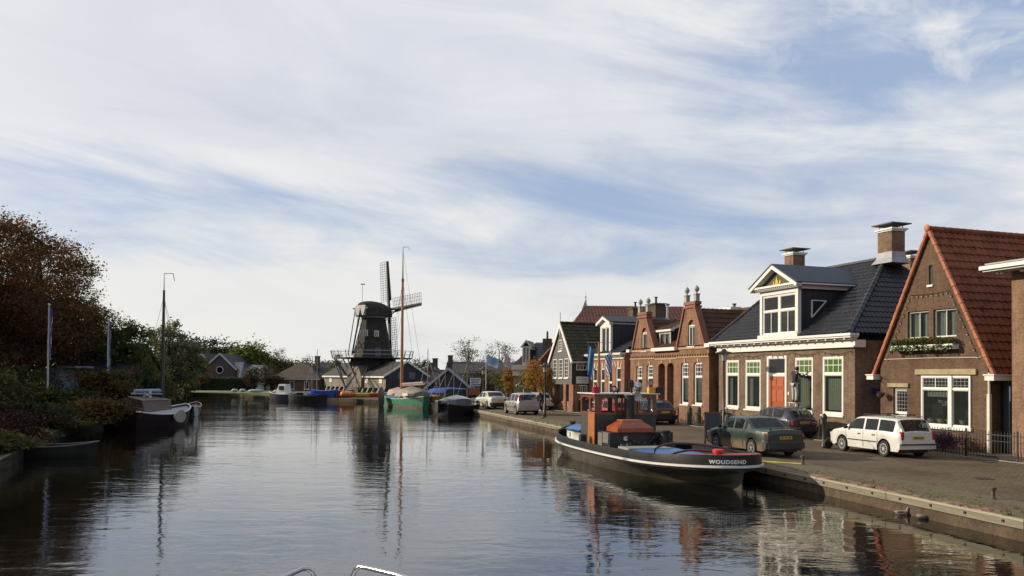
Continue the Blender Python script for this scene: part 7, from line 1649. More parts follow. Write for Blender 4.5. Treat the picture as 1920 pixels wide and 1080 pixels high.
# blue covered boat on the quay, skip, crates
g = G(806, 745, .42); t = thing('covered_boat', 'boat under a bright blue tarpaulin on the boatyard quay', 'boat', g, 0); b = MB(); b.loft([[(0, 0, .1), (4.6, 0, .1), (4.6, 1.8, .1), (0, 1.8, .1)], [(-.2, -.1, .6), (5, -.1, .6), (5, 1.9, .6), (-.2, 1.9, .6)]]); b.build('hull', GREYM, t); tent(t, -.2, 5, 3.6, .6, 1.3, CB, 'tarpaulin').location = (0, .9, 0)
for i in range(4):
    g = G(842 + i * 10.5, 748, .42); t = thing('wheeled_bin', ['leftmost', 'second', 'third', 'rightmost'][i] + ' of four dark wheeled bins before the boat shed', 'bin', g, 0, 'bins before the boat shed'); b = MB(); b.loft([[(-.3, -.3, .1), (.3, -.3, .1), (.3, .3, .1), (-.3, .3, .1)], [(-.4, -.38, 1.1), (.4, -.38, 1.1), (.4, .38, 1.1), (-.4, .38, 1.1)]]); b.build('tub', flat('dark_green_bin' if i < 2 else 'dark_blue_bin', (.02, .05, .04) if i < 2 else (.02, .03, .07), .5, .2, 3), t); b = MB(); b.box(-.43, -.42, 1.1, .43, .42, 1.18); b.build('lid', BLACK, t)
g = G(889, 747, .42); t = thing('cart', 'small rusty orange cart beside the white sign board', 'cart', g); b = MB(); b.box(-.7, -.3, .4, .7, .3, 1.3); b.build('bin', flat('rust_orange', (.30, .10, .04), .7, .25, 3), t); b = MB(); [b.lathe([(.2, -.05), (.2, .05)], 12, (sx_ * .45, -.32, .2), 'y') for sx_ in (-1, 1)]; pieces(b, 'wheel', RUBBER, t)
g = G(889, 746, .42); t = thing('signboard', 'white sign board with dark lines of text right of the boat shed', 'sign', (g.x, g.y + 3, .42)); b = MB(); b.box(-.7, 0, 1.3, .7, .08, 2.5); b.build('board', WHITE, t); b = MB(); b.box(-.7, .01, 0, -.6, .07, 1.5); b.box(.6, .01, 0, .7, .07, 1.5); pieces(b, 'post', GREYM, t)
b = MB(); [b.box(-.62 + .05 * (k % 2), -.01, 2.28 - k * .22, .6 - .1 * (k % 3), 0, 2.38 - k * .22) for k in range(5)]; b.build('text_lines', flat('blue_ink', (.03, .06, .2), .6, .1, 3), t)
# small dinghies and tarpaulins on the far lawn edge
for i, (px, py, lb) in enumerate(((440, 735, 'white dinghy on the far lawn left of the leaning pole'), (455, 735, 'upturned white dinghy on the far lawn right of the leaning pole'), (480, 736, 'long white dinghy on the far lawn before the dark shed'), (519, 737, 'small white dinghy near the end of the far lawn'))):
    g = G(px, py, .42); b = MB(); b.ell((0, 0, .25), ((1.2 if i == 2 else .5), .35, .26), 12, 8); o = b.build('dinghy', flat('dull_white', (.45, .45, .45), .6, .1, 2), None, True); o.location = g; tag(o, lb, 'dinghy', 'dinghies on the far bank')
t = thing('leaning_pole', 'thin pale pole leaning over the far bank hedge', 'pole', (0, 0, 0)); b = MB(); b.tube([D(447, 728, 142), D(452, 689, 142)], .07, 6); b.build('pole', MG, t)
for i, (px, lb) in enumerate(((333, 'pale landing stage at the far bank behind the mast'), (382, 'bright timber landing stage at the far bank'))):
    g = G(px - 9, 739, 0); b = MB(); w_ = 1.9; b.box(0, -.3, -.3, w_, .6, .42); o = b.build('landing_stage', planks('pale_stage', (.42, .34, .24), .3, 0, .15)); o.location = (g.x, g.y - .6, 0); tag(o, lb, 'jetty', 'landing stages on the far bank')
# ducks
def duck(px, py, ang, label, m1, m2):
    g = G(px, py, 0); t = thing('duck', label, 'duck', g, ang, 'ducks by the quay'); t.scale = (.62, .62, .62); b = MB(); rings = []
    for x, w_, z0, z1 in ((-.26, .01, .13, .15), (-.2, .05, .06, .13), (-.1, .10, -.02, .15), (.02, .12, -.03, .17), (.12, .09, -.01, .16), (.17, .05, .05, .18), (.185, .04, .12, .24), (.20, .042, .18, .30), (.235, .04, .21, .31), (.27, .02, .22, .28), (.275, .018, .225, .255), (.33, .016, .222, .24)):
        zc_ = (z0 + z1) / 2; hz_ = (z1 - z0) / 2; rings.append([(x, w_ * math.cos(a_ * math.pi / 5), zc_ + hz_ * math.sin(a_ * math.pi / 5)) for a_ in range(10)])
    b.loft(rings); b.build('body', m1, t, True); b = MB(); b.ell((-.05, .085, .11), (.14, .035, .055), 10, 6); b.ell((-.05, -.085, .11), (.14, .035, .055), 10, 6); pieces(b, 'wing', m2, t, True)
DK1 = flat('mallard_grey', (.36, .34, .31), .7, .3, 9); DK2 = flat('duck_brown', (.17, .115, .07), .7, .35, 12)
duck(1690, 965, -.25, 'grey-white duck swimming by the quay, left of the pair', DK1, DK2); duck(1729, 973, -.2, 'brown duck swimming by the quay, right of the pair', DK2, DK1)
# ------------------------------------------------------------------ trees and shrubs
TR = random.Random(5)
def tree(name, label, base, h, cr, mat, n=6000, ls=.14, trunk=.25, cb=.25, clusters=60, cs=.2, group=None, twigs=0, seed=1, lean=0, shape=1.0, cat='tree', bare=0.0):
    """tapered trunk, limbs to every leaf cluster, crown of separate leaf faces"""
    rr = random.Random(seed); t = thing(name, label, cat, base, rr.uniform(0, 6), group)
    zc = h * (cb + (1 - cb) / 2); rz = h * (1 - cb) / 2; b = MB(); k = MB()
    P = [V((lean * (i / 6) ** 1.5 + rr.gauss(0, .02) * h * .3, rr.gauss(0, .02) * h * .3, h * .82 * i / 6)) for i in range(7)]; P[0] = V((0, 0, -.1))
    r0 = trunk; k.tube(P, [r0 * (1 - .8 * i / 6) for i in range(7)], 8)
    cl = []
    for _ in range(clusters):
        d = V((rr.gauss(0, 1), rr.gauss(0, 1), rr.gauss(0, 1))).normalized() * (rr.random() ** .38)
        c = V((d.x * cr * (1 - .25 * max(0, d.z)) * shape, d.y * cr * (1 - .25 * max(0, d.z)), zc + d.z * rz)); c.x += lean * (c.z / h); cl.append(c)
    for i, c in enumerate(cl):
        j = min(6, max(1, int((c.z / h) * 5.2 - .6))); s = P[j]; m_ = s.lerp(c, .55) + V((rr.gauss(0, .05), rr.gauss(0, .05), .04)) * cr
        if i % 2 == 0 or twigs: k.tube([s, m_, c], [r0 * .22 * (1 - j / 9), r0 * .12, r0 * .03], 5)
        for _ in range(twigs):
            d = V((rr.gauss(0, 1), rr.gauss(0, 1), rr.gauss(.6, 1))).normalized() * cr * rr.uniform(.12, .34); k.tube([c, c + d * .6 + V((0, 0, .02 * cr)), c + d], [r0 * .045, r0 * .02, .008], 3)
    per = max(1, n // clusters)
    for c in cl:
        if rr.random() < bare: continue
        w = cr * cs * rr.uniform(.7, 1.35); hz_ = min(w * rr.uniform(.55, .9), rz * .32)
        for _ in range(int(per * rr.uniform(.5, 1.4))):
            d = V((rr.gauss(0, .5), rr.gauss(0, .5), rr.gauss(0, .5))); p_ = c + V((d.x * w, d.y * w, d.z * hz_)) * 1.5
            a = V((rr.gauss(0, 1), rr.gauss(0, 1), rr.gauss(0, .7))).normalized(); e = a.cross(V((rr.gauss(0, 1), rr.gauss(0, 1), rr.gauss(0, 1)))).normalized(); q = ls * rr.uniform(.6, 1.5)
            if p_.z < .05: p_.z = rr.uniform(.05, .3)
            b.v += [tuple(p_ - a * q), tuple(p_ + e * q * .5), tuple(p_ + a * q), tuple(p_ - e * q * .5)]; m0 = len(b.v) - 4; b.f.append((m0, m0 + 1, m0 + 2, m0 + 3)); b.mi.append(0)
    k.build('trunk', BARK, t, True); b.build('crown', mat, t); return t
LM_RB = leafmat('russet_leaves', [(.06, .032, .018), (.13, .058, .026), (.19, .095, .032), (.13, .11, .035)], .35, .5)
LM_OL = leafmat('olive_leaves', [(.05, .052, .02), (.095, .09, .03), (.15, .13, .04), (.17, .10, .035)], .35, .5)
LM_WI = leafmat('willow_leaves', [(.09, .105, .055), (.15, .165, .085), (.22, .22, .12)], .4, .5)
LM_DG = leafmat('dark_green_leaves', [(.02, .032, .012), (.042, .062, .02), (.07, .09, .028)], .3, .45)
LM_BG = leafmat('bright_green_leaves', [(.045, .07, .016), (.10, .14, .03), (.18, .22, .045)], .3, .5)
LM_BR = leafmat('brown_twigs', [(.05, .036, .022), (.085, .062, .038), (.12, .09, .055)], .4)
LM_OR = leafmat('orange_leaves', [(.22, .09, .018), (.42, .20, .03), (.55, .34, .06)], 1.2)
LM_YG = leafmat('yellow_green_leaves', [(.06, .075, .02), (.12, .14, .035), (.22, .21, .06)], .4)
LM_GO = leafmat('golden_brown_leaves', [(.06, .035, .012), (.13, .075, .018), (.19, .12, .03)], .5)
LM_RD = leafmat('dark_red_leaves', [(.03, .014, .010), (.055, .022, .014), (.07, .035, .018)], .5)
def base_at(px, Y, z=.4): p_ = D(px, 700, Y); return V((p_.x, p_.y, z))
def hz(py, Y, px=200): return D(px, py, Y).z - .4
LB = 'tall trees on the left bank'
tree('beech_tree', 'tallest russet tree cut off by the left edge of the photo', base_at(-15, 56), hz(400, 56), 5.4, LM_RB, 42000, .10, .32, .12, 120, .17, LB, 3, 11)
tree('beech_tree', 'big russet tree beside the left flagpole', base_at(72, 62), hz(432, 62), 4.6, LM_RB, 30000, .10, .3, .12, 100, .17, LB, 3, 12)
tree('willow_tree', 'grey-green feathery tree at the right shoulder of the big russet trees', base_at(125, 66), hz(478, 66), 3.4, LM_OL, 16000, .09, .25, .15, 90, .15, LB, 4, 13)
tree('willow_tree', 'grey-green feathery tree leaning right over the dark house roof', base_at(158, 70), hz(555, 70), 2.7, LM_WI, 5000, .09, .2, .25, 55, .16, LB, 5, 14, lean=.8)
tree('beech_tree', 'dark olive tree filling the space behind the left flagpole', base_at(30, 64), hz(520, 64), 5.0, LM_OL, 20000, .12, .3, .06, 90, .2, LB, 1, 15)
tree('garden_tree', 'green leafy tree between the second flagpole and the tall bare mast', base_at(243, 66), hz(606, 66), 2.6, LM_BG, 9000, .12, .2, .12, 60, .19, LB, 2, 16)
tree('garden_tree', 'dark bushy tree under the second flagpole', base_at(203, 70), hz(600, 70), 2.1, LM_OL, 5000, .12, .2, .12, 40, .2, LB, 2, 17)
tree('willow_tree', 'pale willow behind the tall bare mast', base_at(318, 82), hz(600, 82), 2.8, LM_WI, 9000, .13, .25, .05, 80, .17, LB, 4, 18)
SB = 'shrubs on the left bank'
for i, (px, Y, py, cr, m_, lb, ls) in enumerate(((172, 44, 742, 1.9, LM_GO, 'golden brown rounded shrub at the water edge left of the sailing barge', .09), (200, 45.5, 752, 1.0, LM_GO, 'small golden brown shrub right beside the sailing barge', .09), (60, 39, 752, 1.7, LM_DG, 'dark shrub around the foot of the left flagpole', .09), (22, 37, 755, 1.8, LM_RD, 'dark red shrub at the left edge above the rowing boat', .09), (125, 48, 725, 1.9, LM_DG, 'dark green shrub behind the golden brown one', .10), (50, 50, 668, 2.6, LM_DG, 'tall dark evergreen shrub left of the blue-grey box building', .12), (-5, 45, 690, 2.4, LM_OL, 'olive shrub touching the left edge of the photo', .12), (185, 53, 680, 1.6, LM_GO, 'russet shrub before the dark tiled house', .11), (215, 55, 690, 1.6, LM_OL, 'olive shrub right of the second flagpole foot', .11), (268, 62, 690, 1.6, LM_DG, 'dark shrub between the green tree and the tall mast', .11), (292, 70, 700, 2.0, LM_OL, 'low olive shrub directly behind the tall mast', .12), (95, 41, 775, 1.5, LM_OL, 'low olive shrub at the bank right of the rowing boat', .08), (-12, 31, 770, 1.8, LM_RD, 'reddish undergrowth at the lower left bank corner', .08), (35, 33.5, 800, 1.2, LM_OL, 'low brown-green plants above the rowing boat', .07), (0, 29, 805, 1.2, LM_OL, 'low plants on the bank at the left photo edge', .07))):
    h = max(.4, hz(py, Y, px) * .88); tree('shrub', lb, base_at(px, Y), h, cr, m_, 5200, ls, .06, .02, 40, .26, SB, 1, 30 + i, cat='shrub')
FT = 'trees on the far bank'
far = ((345, 165, 632, 5.0, LM_DG, 'dark green tree right of the tall mast, broadest on the far bank'), (375, 175, 634, 5.0, LM_DG, 'dark green tree behind the steep half-hidden house'), (408, 178, 645, 4.6, LM_DG, 'dark tree directly behind the purple-brown gabled house'), (432, 180, 650, 4.0, LM_DG, 'dark tree between the purple-brown house and the bright green tree'), (468, 165, 646, 4.3, LM_BG, 'bright yellow-green round tree above the white building'), (493, 170, 668, 2.8, LM_BG, 'smaller green tree right of the bright round tree'), (330, 120, 660, 3.2, LM_OL, 'olive tree left of the far bank hedge'), (300, 110, 668, 3.0, LM_OL, 'olive tree far behind the tall mast foot'), (360, 190, 640, 5.2, LM_DG, 'dark tree of the far belt, left of the steep half-hidden house'), (450, 192, 656, 4.6, LM_DG, 'dark tree of the far belt behind the white tower'), (510, 185, 676, 4.0, LM_OL, 'low olive tree of the far belt behind the bare pinkish tree'), (555, 188, 682, 4.2, LM_OL, 'low olive tree of the far belt behind the hipped roof'), (610, 185, 684, 4.0, LM_OL, 'low olive tree of the far belt left of the mill gallery'))
for i, (px, Y, py, cr, m_, lb) in enumerate(far): tree('round_tree', lb, base_at(px, Y), hz(py, Y, px), cr * 1.1, m_, 8200, .27, .3, .04, 70, .24, FT, 0, 60 + i)
far2 = ((375, 138, 668, 1.9, LM_GO, .10, 'round golden-brown tree before the steep far-bank house', 1), (473, 140, 688, 1.5, LM_BR, .2, 'small brown bare tree before the white building', 5), (497, 144, 680, 2.0, LM_BR, .1, 'brown bush left of the hipped-roof house', 4), (510, 142, 690, 1.6, LM_BR, .1, 'low brown bush before the hipped-roof house', 3), (527, 170, 657, 2.4, LM_BR, .3, 'bare pinkish tree between the green trees and the hipped roof', 6), (580, 152, 670, 2.2, LM_OL, .2, 'olive bush behind the grey masts left of the mill', 2), (600, 155, 676, 2.0, LM_OL, .1, 'olive tree close to the left end of the gallery', 2), (635, 150, 662, 1.5, LM_WI, .2, 'pale tree peeping out left below the mill gallery', 3), (777, 150, 672, 2.2, LM_OL, .1, 'brownish tree right of the mill gallery', 2), (795, 150, 676, 1.8, LM_OL, .1, 'low brownish tree between gallery and chimneys', 2))
for i, (px, Y, py, cr, m_, cb, lb, tw) in enumerate(far2): tree('small_tree', lb, base_at(px, Y), hz(py, Y, px), cr, m_, 2200, .13, .14, cb, 34, .26, 'small far trees', tw, 80 + i)
for i, (px, Y, py, cr, lb) in enumerate(((877, 150, 634, 3.9, 'thin-leaved tree left of the two above the long dark roof'), (936, 150, 639, 3.9, 'thin-leaved tree right of the two above the long dark roof'))): tree('ash_tree', lb, base_at(px, Y), hz(py, Y, px), cr, LM_YG, 1900, .13, .28, .22, 60, .15, 'thin-leaved trees', 7, 100 + i)
for i, (px, Y, py, cr, m_, lb) in enumerate(((905, 118, 692, 2.2, LM_BR, 'brown-green bush behind the left flag'), (930, 116, 694, 2.2, LM_WI, 'greyish bush between the two street flags'), (872, 120, 700, 2.0, LM_WI, 'greenish shrub behind the boat shed roof'), (950, 112, 690, 1.8, LM_OL, 'olive bush right of the pink flag'), (890, 112, 712, 1.6, LM_BR, 'low brown bush right of the white sign board'), (915, 108, 716, 1.8, LM_BR, 'low brown bush behind the farthest white car'))): tree('bush', lb, base_at(px, Y), hz(py, Y, px), cr, m_, 3200, .13, .08, .02, 36, .26, 'bushes beyond the quay', 3, 110 + i, cat='bush')
for i, (px, Y, py0, py1, cr, lb) in enumerate(((953, 88, 742, 686, .62, 'slim orange column tree farthest left'), (975, 86, 735, 690, .5, 'slim orange column tree before the white cornice'), (1004, 70, 770, 668, 1.0, 'broad orange autumn tree right of the silver hatchback'), (1024, 69, 770, 682, .72, 'orange autumn tree touching the grey boarded house'))):
    h = hz(py1, Y, px); tree('autumn_tree', lb, base_at(px, Y, .45), h, cr, LM_OR, 1900, .075, .08, .2, 46, .24, 'orange autumn trees', 1, 120 + i)
for i, (px, lb) in enumerate(((985, 'sprawling half-bare tree left of the broad orange tree'),)): tree('autumn_tree', lb, base_at(px + 6, 73, .45), hz(690, 73, px), 1.0, LM_YG, 900, .07, .07, .25, 26, .28, 'orange autumn trees', 4, 130)
# hedges
def hedge(label, pts, h, w_, mat, z=.4, n=260, ls=.16):
    b = MB(); rr = random.Random(len(label))
    for a, c in zip(pts, pts[1:]):
        a, c = V(a), V(c); L_ = (c - a).length; d = (c - a).normalized(); nn = V((-d.y, d.x, 0)); 
        for _ in range(int(n * L_)):
            s_ = rr.random() * L_; f = rr.random()
            if f < .45: p_ = a + d * s_ - nn * w_ / 2 * rr.choice([1, -1]) + V((0, 0, rr.random() * h))
            else: p_ = a + d * s_ + nn * rr.uniform(-.5, .5) * w_ + V((0, 0, h))
            p_ += V((rr.gauss(0, .06), rr.gauss(0, .06), rr.gauss(0, .06))); p_.z = max(.05, p_.z) + z; q = ls * rr.uniform(.5, 1.3); u_ = V((rr.gauss(0, 1), rr.gauss(0, 1), rr.gauss(0, 1))).normalized(); e = u_.cross(V((rr.gauss(0, 1), rr.gauss(0, 1), 1))).normalized()
            b.add([p_ - u_ * q, p_ + e * q * .6, p_ + u_ * q, p_ - e * q * .6], [(0, 1, 2, 3)])
    b.cur = 1
    for a, c in zip(pts, pts[1:]):
        a, c = V(a), V(c); d = (c - a).normalized(); nn = V((-d.y, d.x, 0)) * w_ * .42; b.prism([(a - nn) + V((0, 0, z)), (c - nn) + V((0, 0, z)), (c + nn) + V((0, 0, z)), (a + nn) + V((0, 0, z))], (0, 0, h * .95))
    tag(b.build('hedge', [mat, flat('hedge_core', (.012, .018, .006), .95, .2, 3)]), label, 'hedge')
def gb_(px, Y): p_ = D(px, 700, Y); return (p_.x, p_.y, 0)
HG = leafmat('hedge_green', [(.02, .045, .010), (.045, .085, .02), (.10, .15, .035)], .4)
hedge('dark clipped hedge along the far lawn before the gabled houses', [gb_(372, 140), gb_(480, 143)], 2.1, 2.2, HG, n=60, ls=.2); hedge('long clipped hedge behind the tall bare mast', [gb_(300, 142), gb_(372, 146)], 2.4, 1.6, HG, n=60, ls=.2); hedge('low bright hedge along the far lawn left of the landing stage', [gb_(305, 138), gb_(370, 138.5)], 1.1, 1.4, HG, n=60, ls=.18)
hedge('small yellow-green hedge behind the white old saloon car', [gb_(933, 92), gb_(966, 90)], 1.7, 1.0, LM_YG, n=160, ls=.1)
tree('heather_bush', 'purple-flowering bush behind the railing of the gable house', V(((UV(24.9, 25.4)).x, UV(24.9, 25.4).y, .45)), .85, .75, leafmat('heather', [(.02, .025, .012), (.05, .02, .05), (.14, .05, .15)], 3), 3600, .035, .03, .05, 26, .35, None, 1, 201, cat='bush')
tree('heather_bush', 'dark low bush at the left end of the front railing', UV(26.4, 25.5), .8, .6, LM_DG, 2400, .04, .03, .05, 20, .35, None, 1, 202, cat='bush')
tree('garden_shrub', 'green shrub climbing the wall by the left window of the white-corniced house', UV(40.2, 25.9), 1.3, .35, LM_DG, 900, .04, .02, .05, 14, .35, None, 2, 203, cat='shrub')

# the row of big trees goes on along the left bank beyond the edge of the view; they shade the bank and the water below
for i, (x, y, h, lb) in enumerate(((-30, 30, 12, 'russet tree of the bank row, nearest to the photographer'), (-36, 41, 14, 'russet tree of the bank row, second from the photographer'), (-40, 52, 14, 'russet tree of the bank row, third from the photographer'), (-46, 64, 15, 'russet tree of the bank row, farthest from the water'), (-30, 19, 11, 'olive tree of the bank row beside the photographer'))):
    tree('beech_tree', lb, V((x, y, .4)), h, 5.4, LM_RB if i < 4 else LM_OL, 7000, .26, .32, .08, 70, .22, LB, 0, 300 + i)
# ------------------------------------------------------------------ street furniture
def lamp(px, py, pytop, label, s=1.0):
    g = G(px, py); h = D(px, pytop, g.y).z - .45; t = thing('street_lamp', label, 'street lamp', g, 0, 'street lamps along the quay'); 
    b = MB(); b.lathe([(.09, 0), (.09, .9), (.06, .95), (.045, h - .75), (.06, h - .72), (.03, h - .68)], 12); b.build('post', BLACK, t, 40)
    b = MB(); b.lathe([(.12, h - .66), (.17, h - .22)], 8, ); b.build('lantern', glassmat('milky_glass', (.45, .43, .38), .25, .2), t)
    b = MB(); [b.bar((.12 * math.cos(k * 1.571), .12 * math.sin(k * 1.571), h - .66), (.18 * math.cos(k * 1.571), .18 * math.sin(k * 1.571), h - .2), .02) for k in range(4)]; b.lathe([(.13, h - .68), (.13, h - .64)], 8); b.build('lantern_frame', BLACK, t)
    b = MB(); b.lathe([(.42, h - .22), (.40, h - .18), (.16, h - .12), (.10, h - .02), (.02, h)], 16); b.build('hood', BLACK, t, 30); return t
lamp(1357, 806, 654, 'black street lamp with wide hood before the white-corniced house'); lamp(1021.5, 782.5, 680, 'tall black street lamp right of the silver hatchback'); lamp(906, 764, 688, 'black street lamp left of the farthest white car')
FBL = flat('light_blue_flag', (.20, .40, .58), .8, .1, 3, bmp=0); FPK = flat('pink_white_flag', (.55, .38, .40), .8, .1, 3, bmp=0)
def flagpole(px, py, pytop, label, z=.45, w_=.06): g = G(px, py, z); h = D(px, pytop, g.y).z - z; t = thing('flagpole', label, 'flagpole', g, 0, 'white flagpoles'); b = MB(); b.tube([(0, 0, 0), (0, 0, h)], w_, 10, w_ * .7); b.build('pole', flat('flagpole_white', (.6, .6, .58), .5, .06, 3), t, True); b = MB(); b.ell((0, 0, h), w_ * 1.3, 8, 6); b.build('finial', WHITE, t, True); return g, h
g, h = flagpole(911, 745, 662, 'white flagpole flying the light blue flag by the far lamp'); flag('flag', 'light blue flag streaming right from its pole by the far quay', (g.x + .1, g.y, .45 + h - .25), 1.5, 1.25, .10, [FBL, FW], -.2, False, lambda u, v: 1 if v > .7 and u < .9 else 0)
g, h = flagpole(944.5, 738, 654, 'white flagpole with the limp pink and white flag'); flag('flag', 'pink and white flag hanging limp from its pole', (g.x + .1, g.y, .45 + h - .6), 1.0, 3.0, .12, [FPK, FW], -.2, True, lambda u, v: 1 if v > .55 else 0)
def frisian(u, v): return 1 if int((u * 1.2 + v * 2.6) * 3) % 3 == 1 else (2 if int(v * 13) % 4 == 1 and .3 < u < .6 else 0)
g, h = flagpole(88, 787, 571, 'left white flagpole standing in the shrubs on the left bank', .4); flag('flag', 'blue and white striped flag with small red marks hanging from the left flagpole', (g.x + .07, g.y, .4 + h - .2), .16, 2.9, .05, [FN, FW, FR], -.3, True, frisian)
g, h = flagpole(200.5, 780, 600, 'second white flagpole, further right on the left bank', .4); flag('flag', 'narrow blue and white flag wrapped around the second flagpole', (g.x + .07, g.y, .4 + h - .1), .10, 4.0, .04, [FN, FW, FR], -.3, True, frisian)
# railings in front of the houses
def railing(label, u0, u1, v, h=.95, step=.12, lattice=False, z=.45):
    a = UV(u0, v); t = thing('iron_railing', label, 'railing', a, math.atan2(-SV.y, -SV.x)); L_ = u0 - u1; b = MB()
    b.box(0, -.012, h - .1, L_, .012, h - .07); b.box(0, -.012, .10, L_, .012, .13); b.box(0, -.012, h - .3, L_, .012, h - .28) if not lattice else None; b.build('rails', BLACK, t)
    b = MB(); n = int(L_ / step)
    for k in range(n + 1):
        x = L_ * k / n
        if lattice: 
            if k < n: b.bar((x, 0, .12), (x + step, 0, h - .08), .022); b.bar((x + step, .002, .12), (x, .002, h - .08), .022); c = V((x + step / 2, 0, h * .5)); b.tube([c + V((.09 * math.cos(i * .785), 0, .09 * math.sin(i * .785))) for i in range(9)], .01, 4)
        else: b.box(x - .008, -.008, .05, x + .008, .008, h); b.lathe([(.016, h), (.002, h + .06)], 4, (x, 0, 0))
    b.build('bars', BLACK, t); b = MB(); m_ = max(1, round(L_ / 2))
    for k in range(m_ + 1): x = L_ * k / m_; b.box(x - .022, -.022, 0, x + .022, .022, h + .08)
    pieces(b, 'post', BLACK, t); return t
railing('black iron railing before the gable house and right edge house', 26.6, 14.5, 24.35)
railing('lattice iron railing before the right window of the white-corniced house', 33.2, 30.4, 24.45, .85, .42, True); railing('lattice iron railing before the left windows of the white-corniced house', 41.2, 36.4, 24.45, .85, .42, True)
railing('plain iron railing before the double-gabled house', 50.5, 42.8, 24.5, .95, .14)
b = MB(); 
# bollards / stone posts along the gardens
for i, (px, py, lb) in enumerate(((1364, 822, 'dark rounded post beside the street lamp'), (1293, 797, 'short dark post right of the white garden bench'), (1310, 799, 'short dark post left of the chalkboard'))):
    g = G(px, py); t = thing('garden_post', lb, 'post', g, 0, 'dark posts before the houses'); b = MB(); b.lathe([(.14, 0), (.14, .9), (.12, 1.0), (.06, 1.08), (.01, 1.1)], 12); b.build('post', flat('dark_stone_post', (.06, .06, .055), .8, .2, 3), t, 40)
# chalkboard easel
g = G(1337, 836); t = thing('chalkboard', 'black A-frame chalkboard with wooden frame standing beside the dark green saloon', 'sign', g, heading(12) - math.pi / 2 - .35)
FRW = flat('easel_wood', (.13, .06, .035), .6, .2, 4); b = MB(); b.box(-.27, -.02, .35, .27, .01, 1.3); b.M = Matrix.Rotation(R(-9), 4, 'X'); bb = b; b.build('board', flat('slate_board', (.035, .045, .065), .7, .15, 2), t).rotation_euler = (R(-11), 0, 0)
b = MB(); [b.box(x - .03, -.035, 0, x + .03, .02, 1.36) for x in (-.30, .30)]; b.box(-.27, -.035, 1.3, .27, .02, 1.36); b.box(-.27, -.035, .28, .27, .02, .35); b.build('front_frame', FRW, t).rotation_euler = (R(-11), 0, 0)
b = MB(); [b.bar((x, .75, 0), (x, .27, 1.32), .05) for x in (-.27, .27)]; b.bar((-.24, .53, .6), (.24, .53, .6), .04); pieces(b, 'rear_leg', FRW, t)
# wheeled black stand with ball foot
g = G(1551, 841); t = thing('pump_stand', 'black wheeled post standing between the two hatchback and estate cars', 'post', g, .2); b = MB(); b.lathe([(.13, .02), (.13, .1), (.09, .2), (.085, 1.1), (.11, 1.15), (.11, 1.25), (.05, 1.33), (.02, 1.37)], 14, (0, .2, 0)); b.build('post', BLACK, t, 40); b = MB(); b.lathe([(.06, -.06), (.18, -.06), (.2, 0), (.18, .06), (.06, .06)], 18, (0, -.05, .2), 'y'); wl_ = b.build('wheel', RUBBER, t, 40); b = MB(); b.lathe([(.06, -.07), (.06, .07)], 12, (0, -.05, .2), 'y'); b.build('hub', STEEL, wl_)
# white garden bench with green cloth
g = G(1281, 789); t = thing('garden_bench', 'small white garden bench with pale green cushions before the double-gabled house', 'bench', g, -(math.pi / 2 - TH)); b = MB(); b.box(-.7, -.25, .42, .7, .25, .47); b.build('seat', WHITE, t); b = MB(); b.prism([(-.7, .25, .45), (.7, .25, .45), (.7, .3, .85), (.4, .32, 1.0), (-.4, .32, 1.0), (-.7, .3, .85)], (0, .05, 0)); b.build('backrest', WHITE, t); b = MB(); [b.box(x - .03, y - .03, 0, x + .03, y + .03, .42) for x in (-.65, .65) for y in (-.2, .22)]; pieces(b, 'leg', WHITE, t); b = MB(); b.box(-.6, -.22, .47, .0, .2, .6); b.build('cushion', flat('green_cushion', (.30, .42, .22), .8, .2, 6), t, bevel=.03)
# ------------------------------------------------------------------ people
def skin(name, J, E, mat, par, sub=2, root=0):
    """J: name -> (x, y, z, radius); E: connected joints; one continuous surface"""
    ks = list(J); me = bpy.data.meshes.new(name); me.from_pydata([J[k][:3] for k in ks], [(ks.index(a), ks.index(b_)) for a, b_ in E], []); o = bpy.data.objects.new(name, me); COL.objects.link(o); o.parent = par
    m_ = o.modifiers.new('s', 'SKIN'); m_.use_smooth_shade = True
    sv = me.skin_vertices[0].data if me.skin_vertices else None
    if sv:
        for i, k in enumerate(ks): r_ = J[k][3]; sv[i].radius = r_ if isinstance(r_, tuple) else (r_, r_); sv[i].use_root = (i == root)
    s2 = o.modifiers.new('sub', 'SUBSURF'); s2.levels = sub; s2.render_levels = sub; me.materials.append(mat); return o
SKINM = flat('skin', (.42, .24, .17), .6, .08, 8, bmp=0); HAIR = flat('dark_hair', (.025, .016, .01), .8, .2, 20)
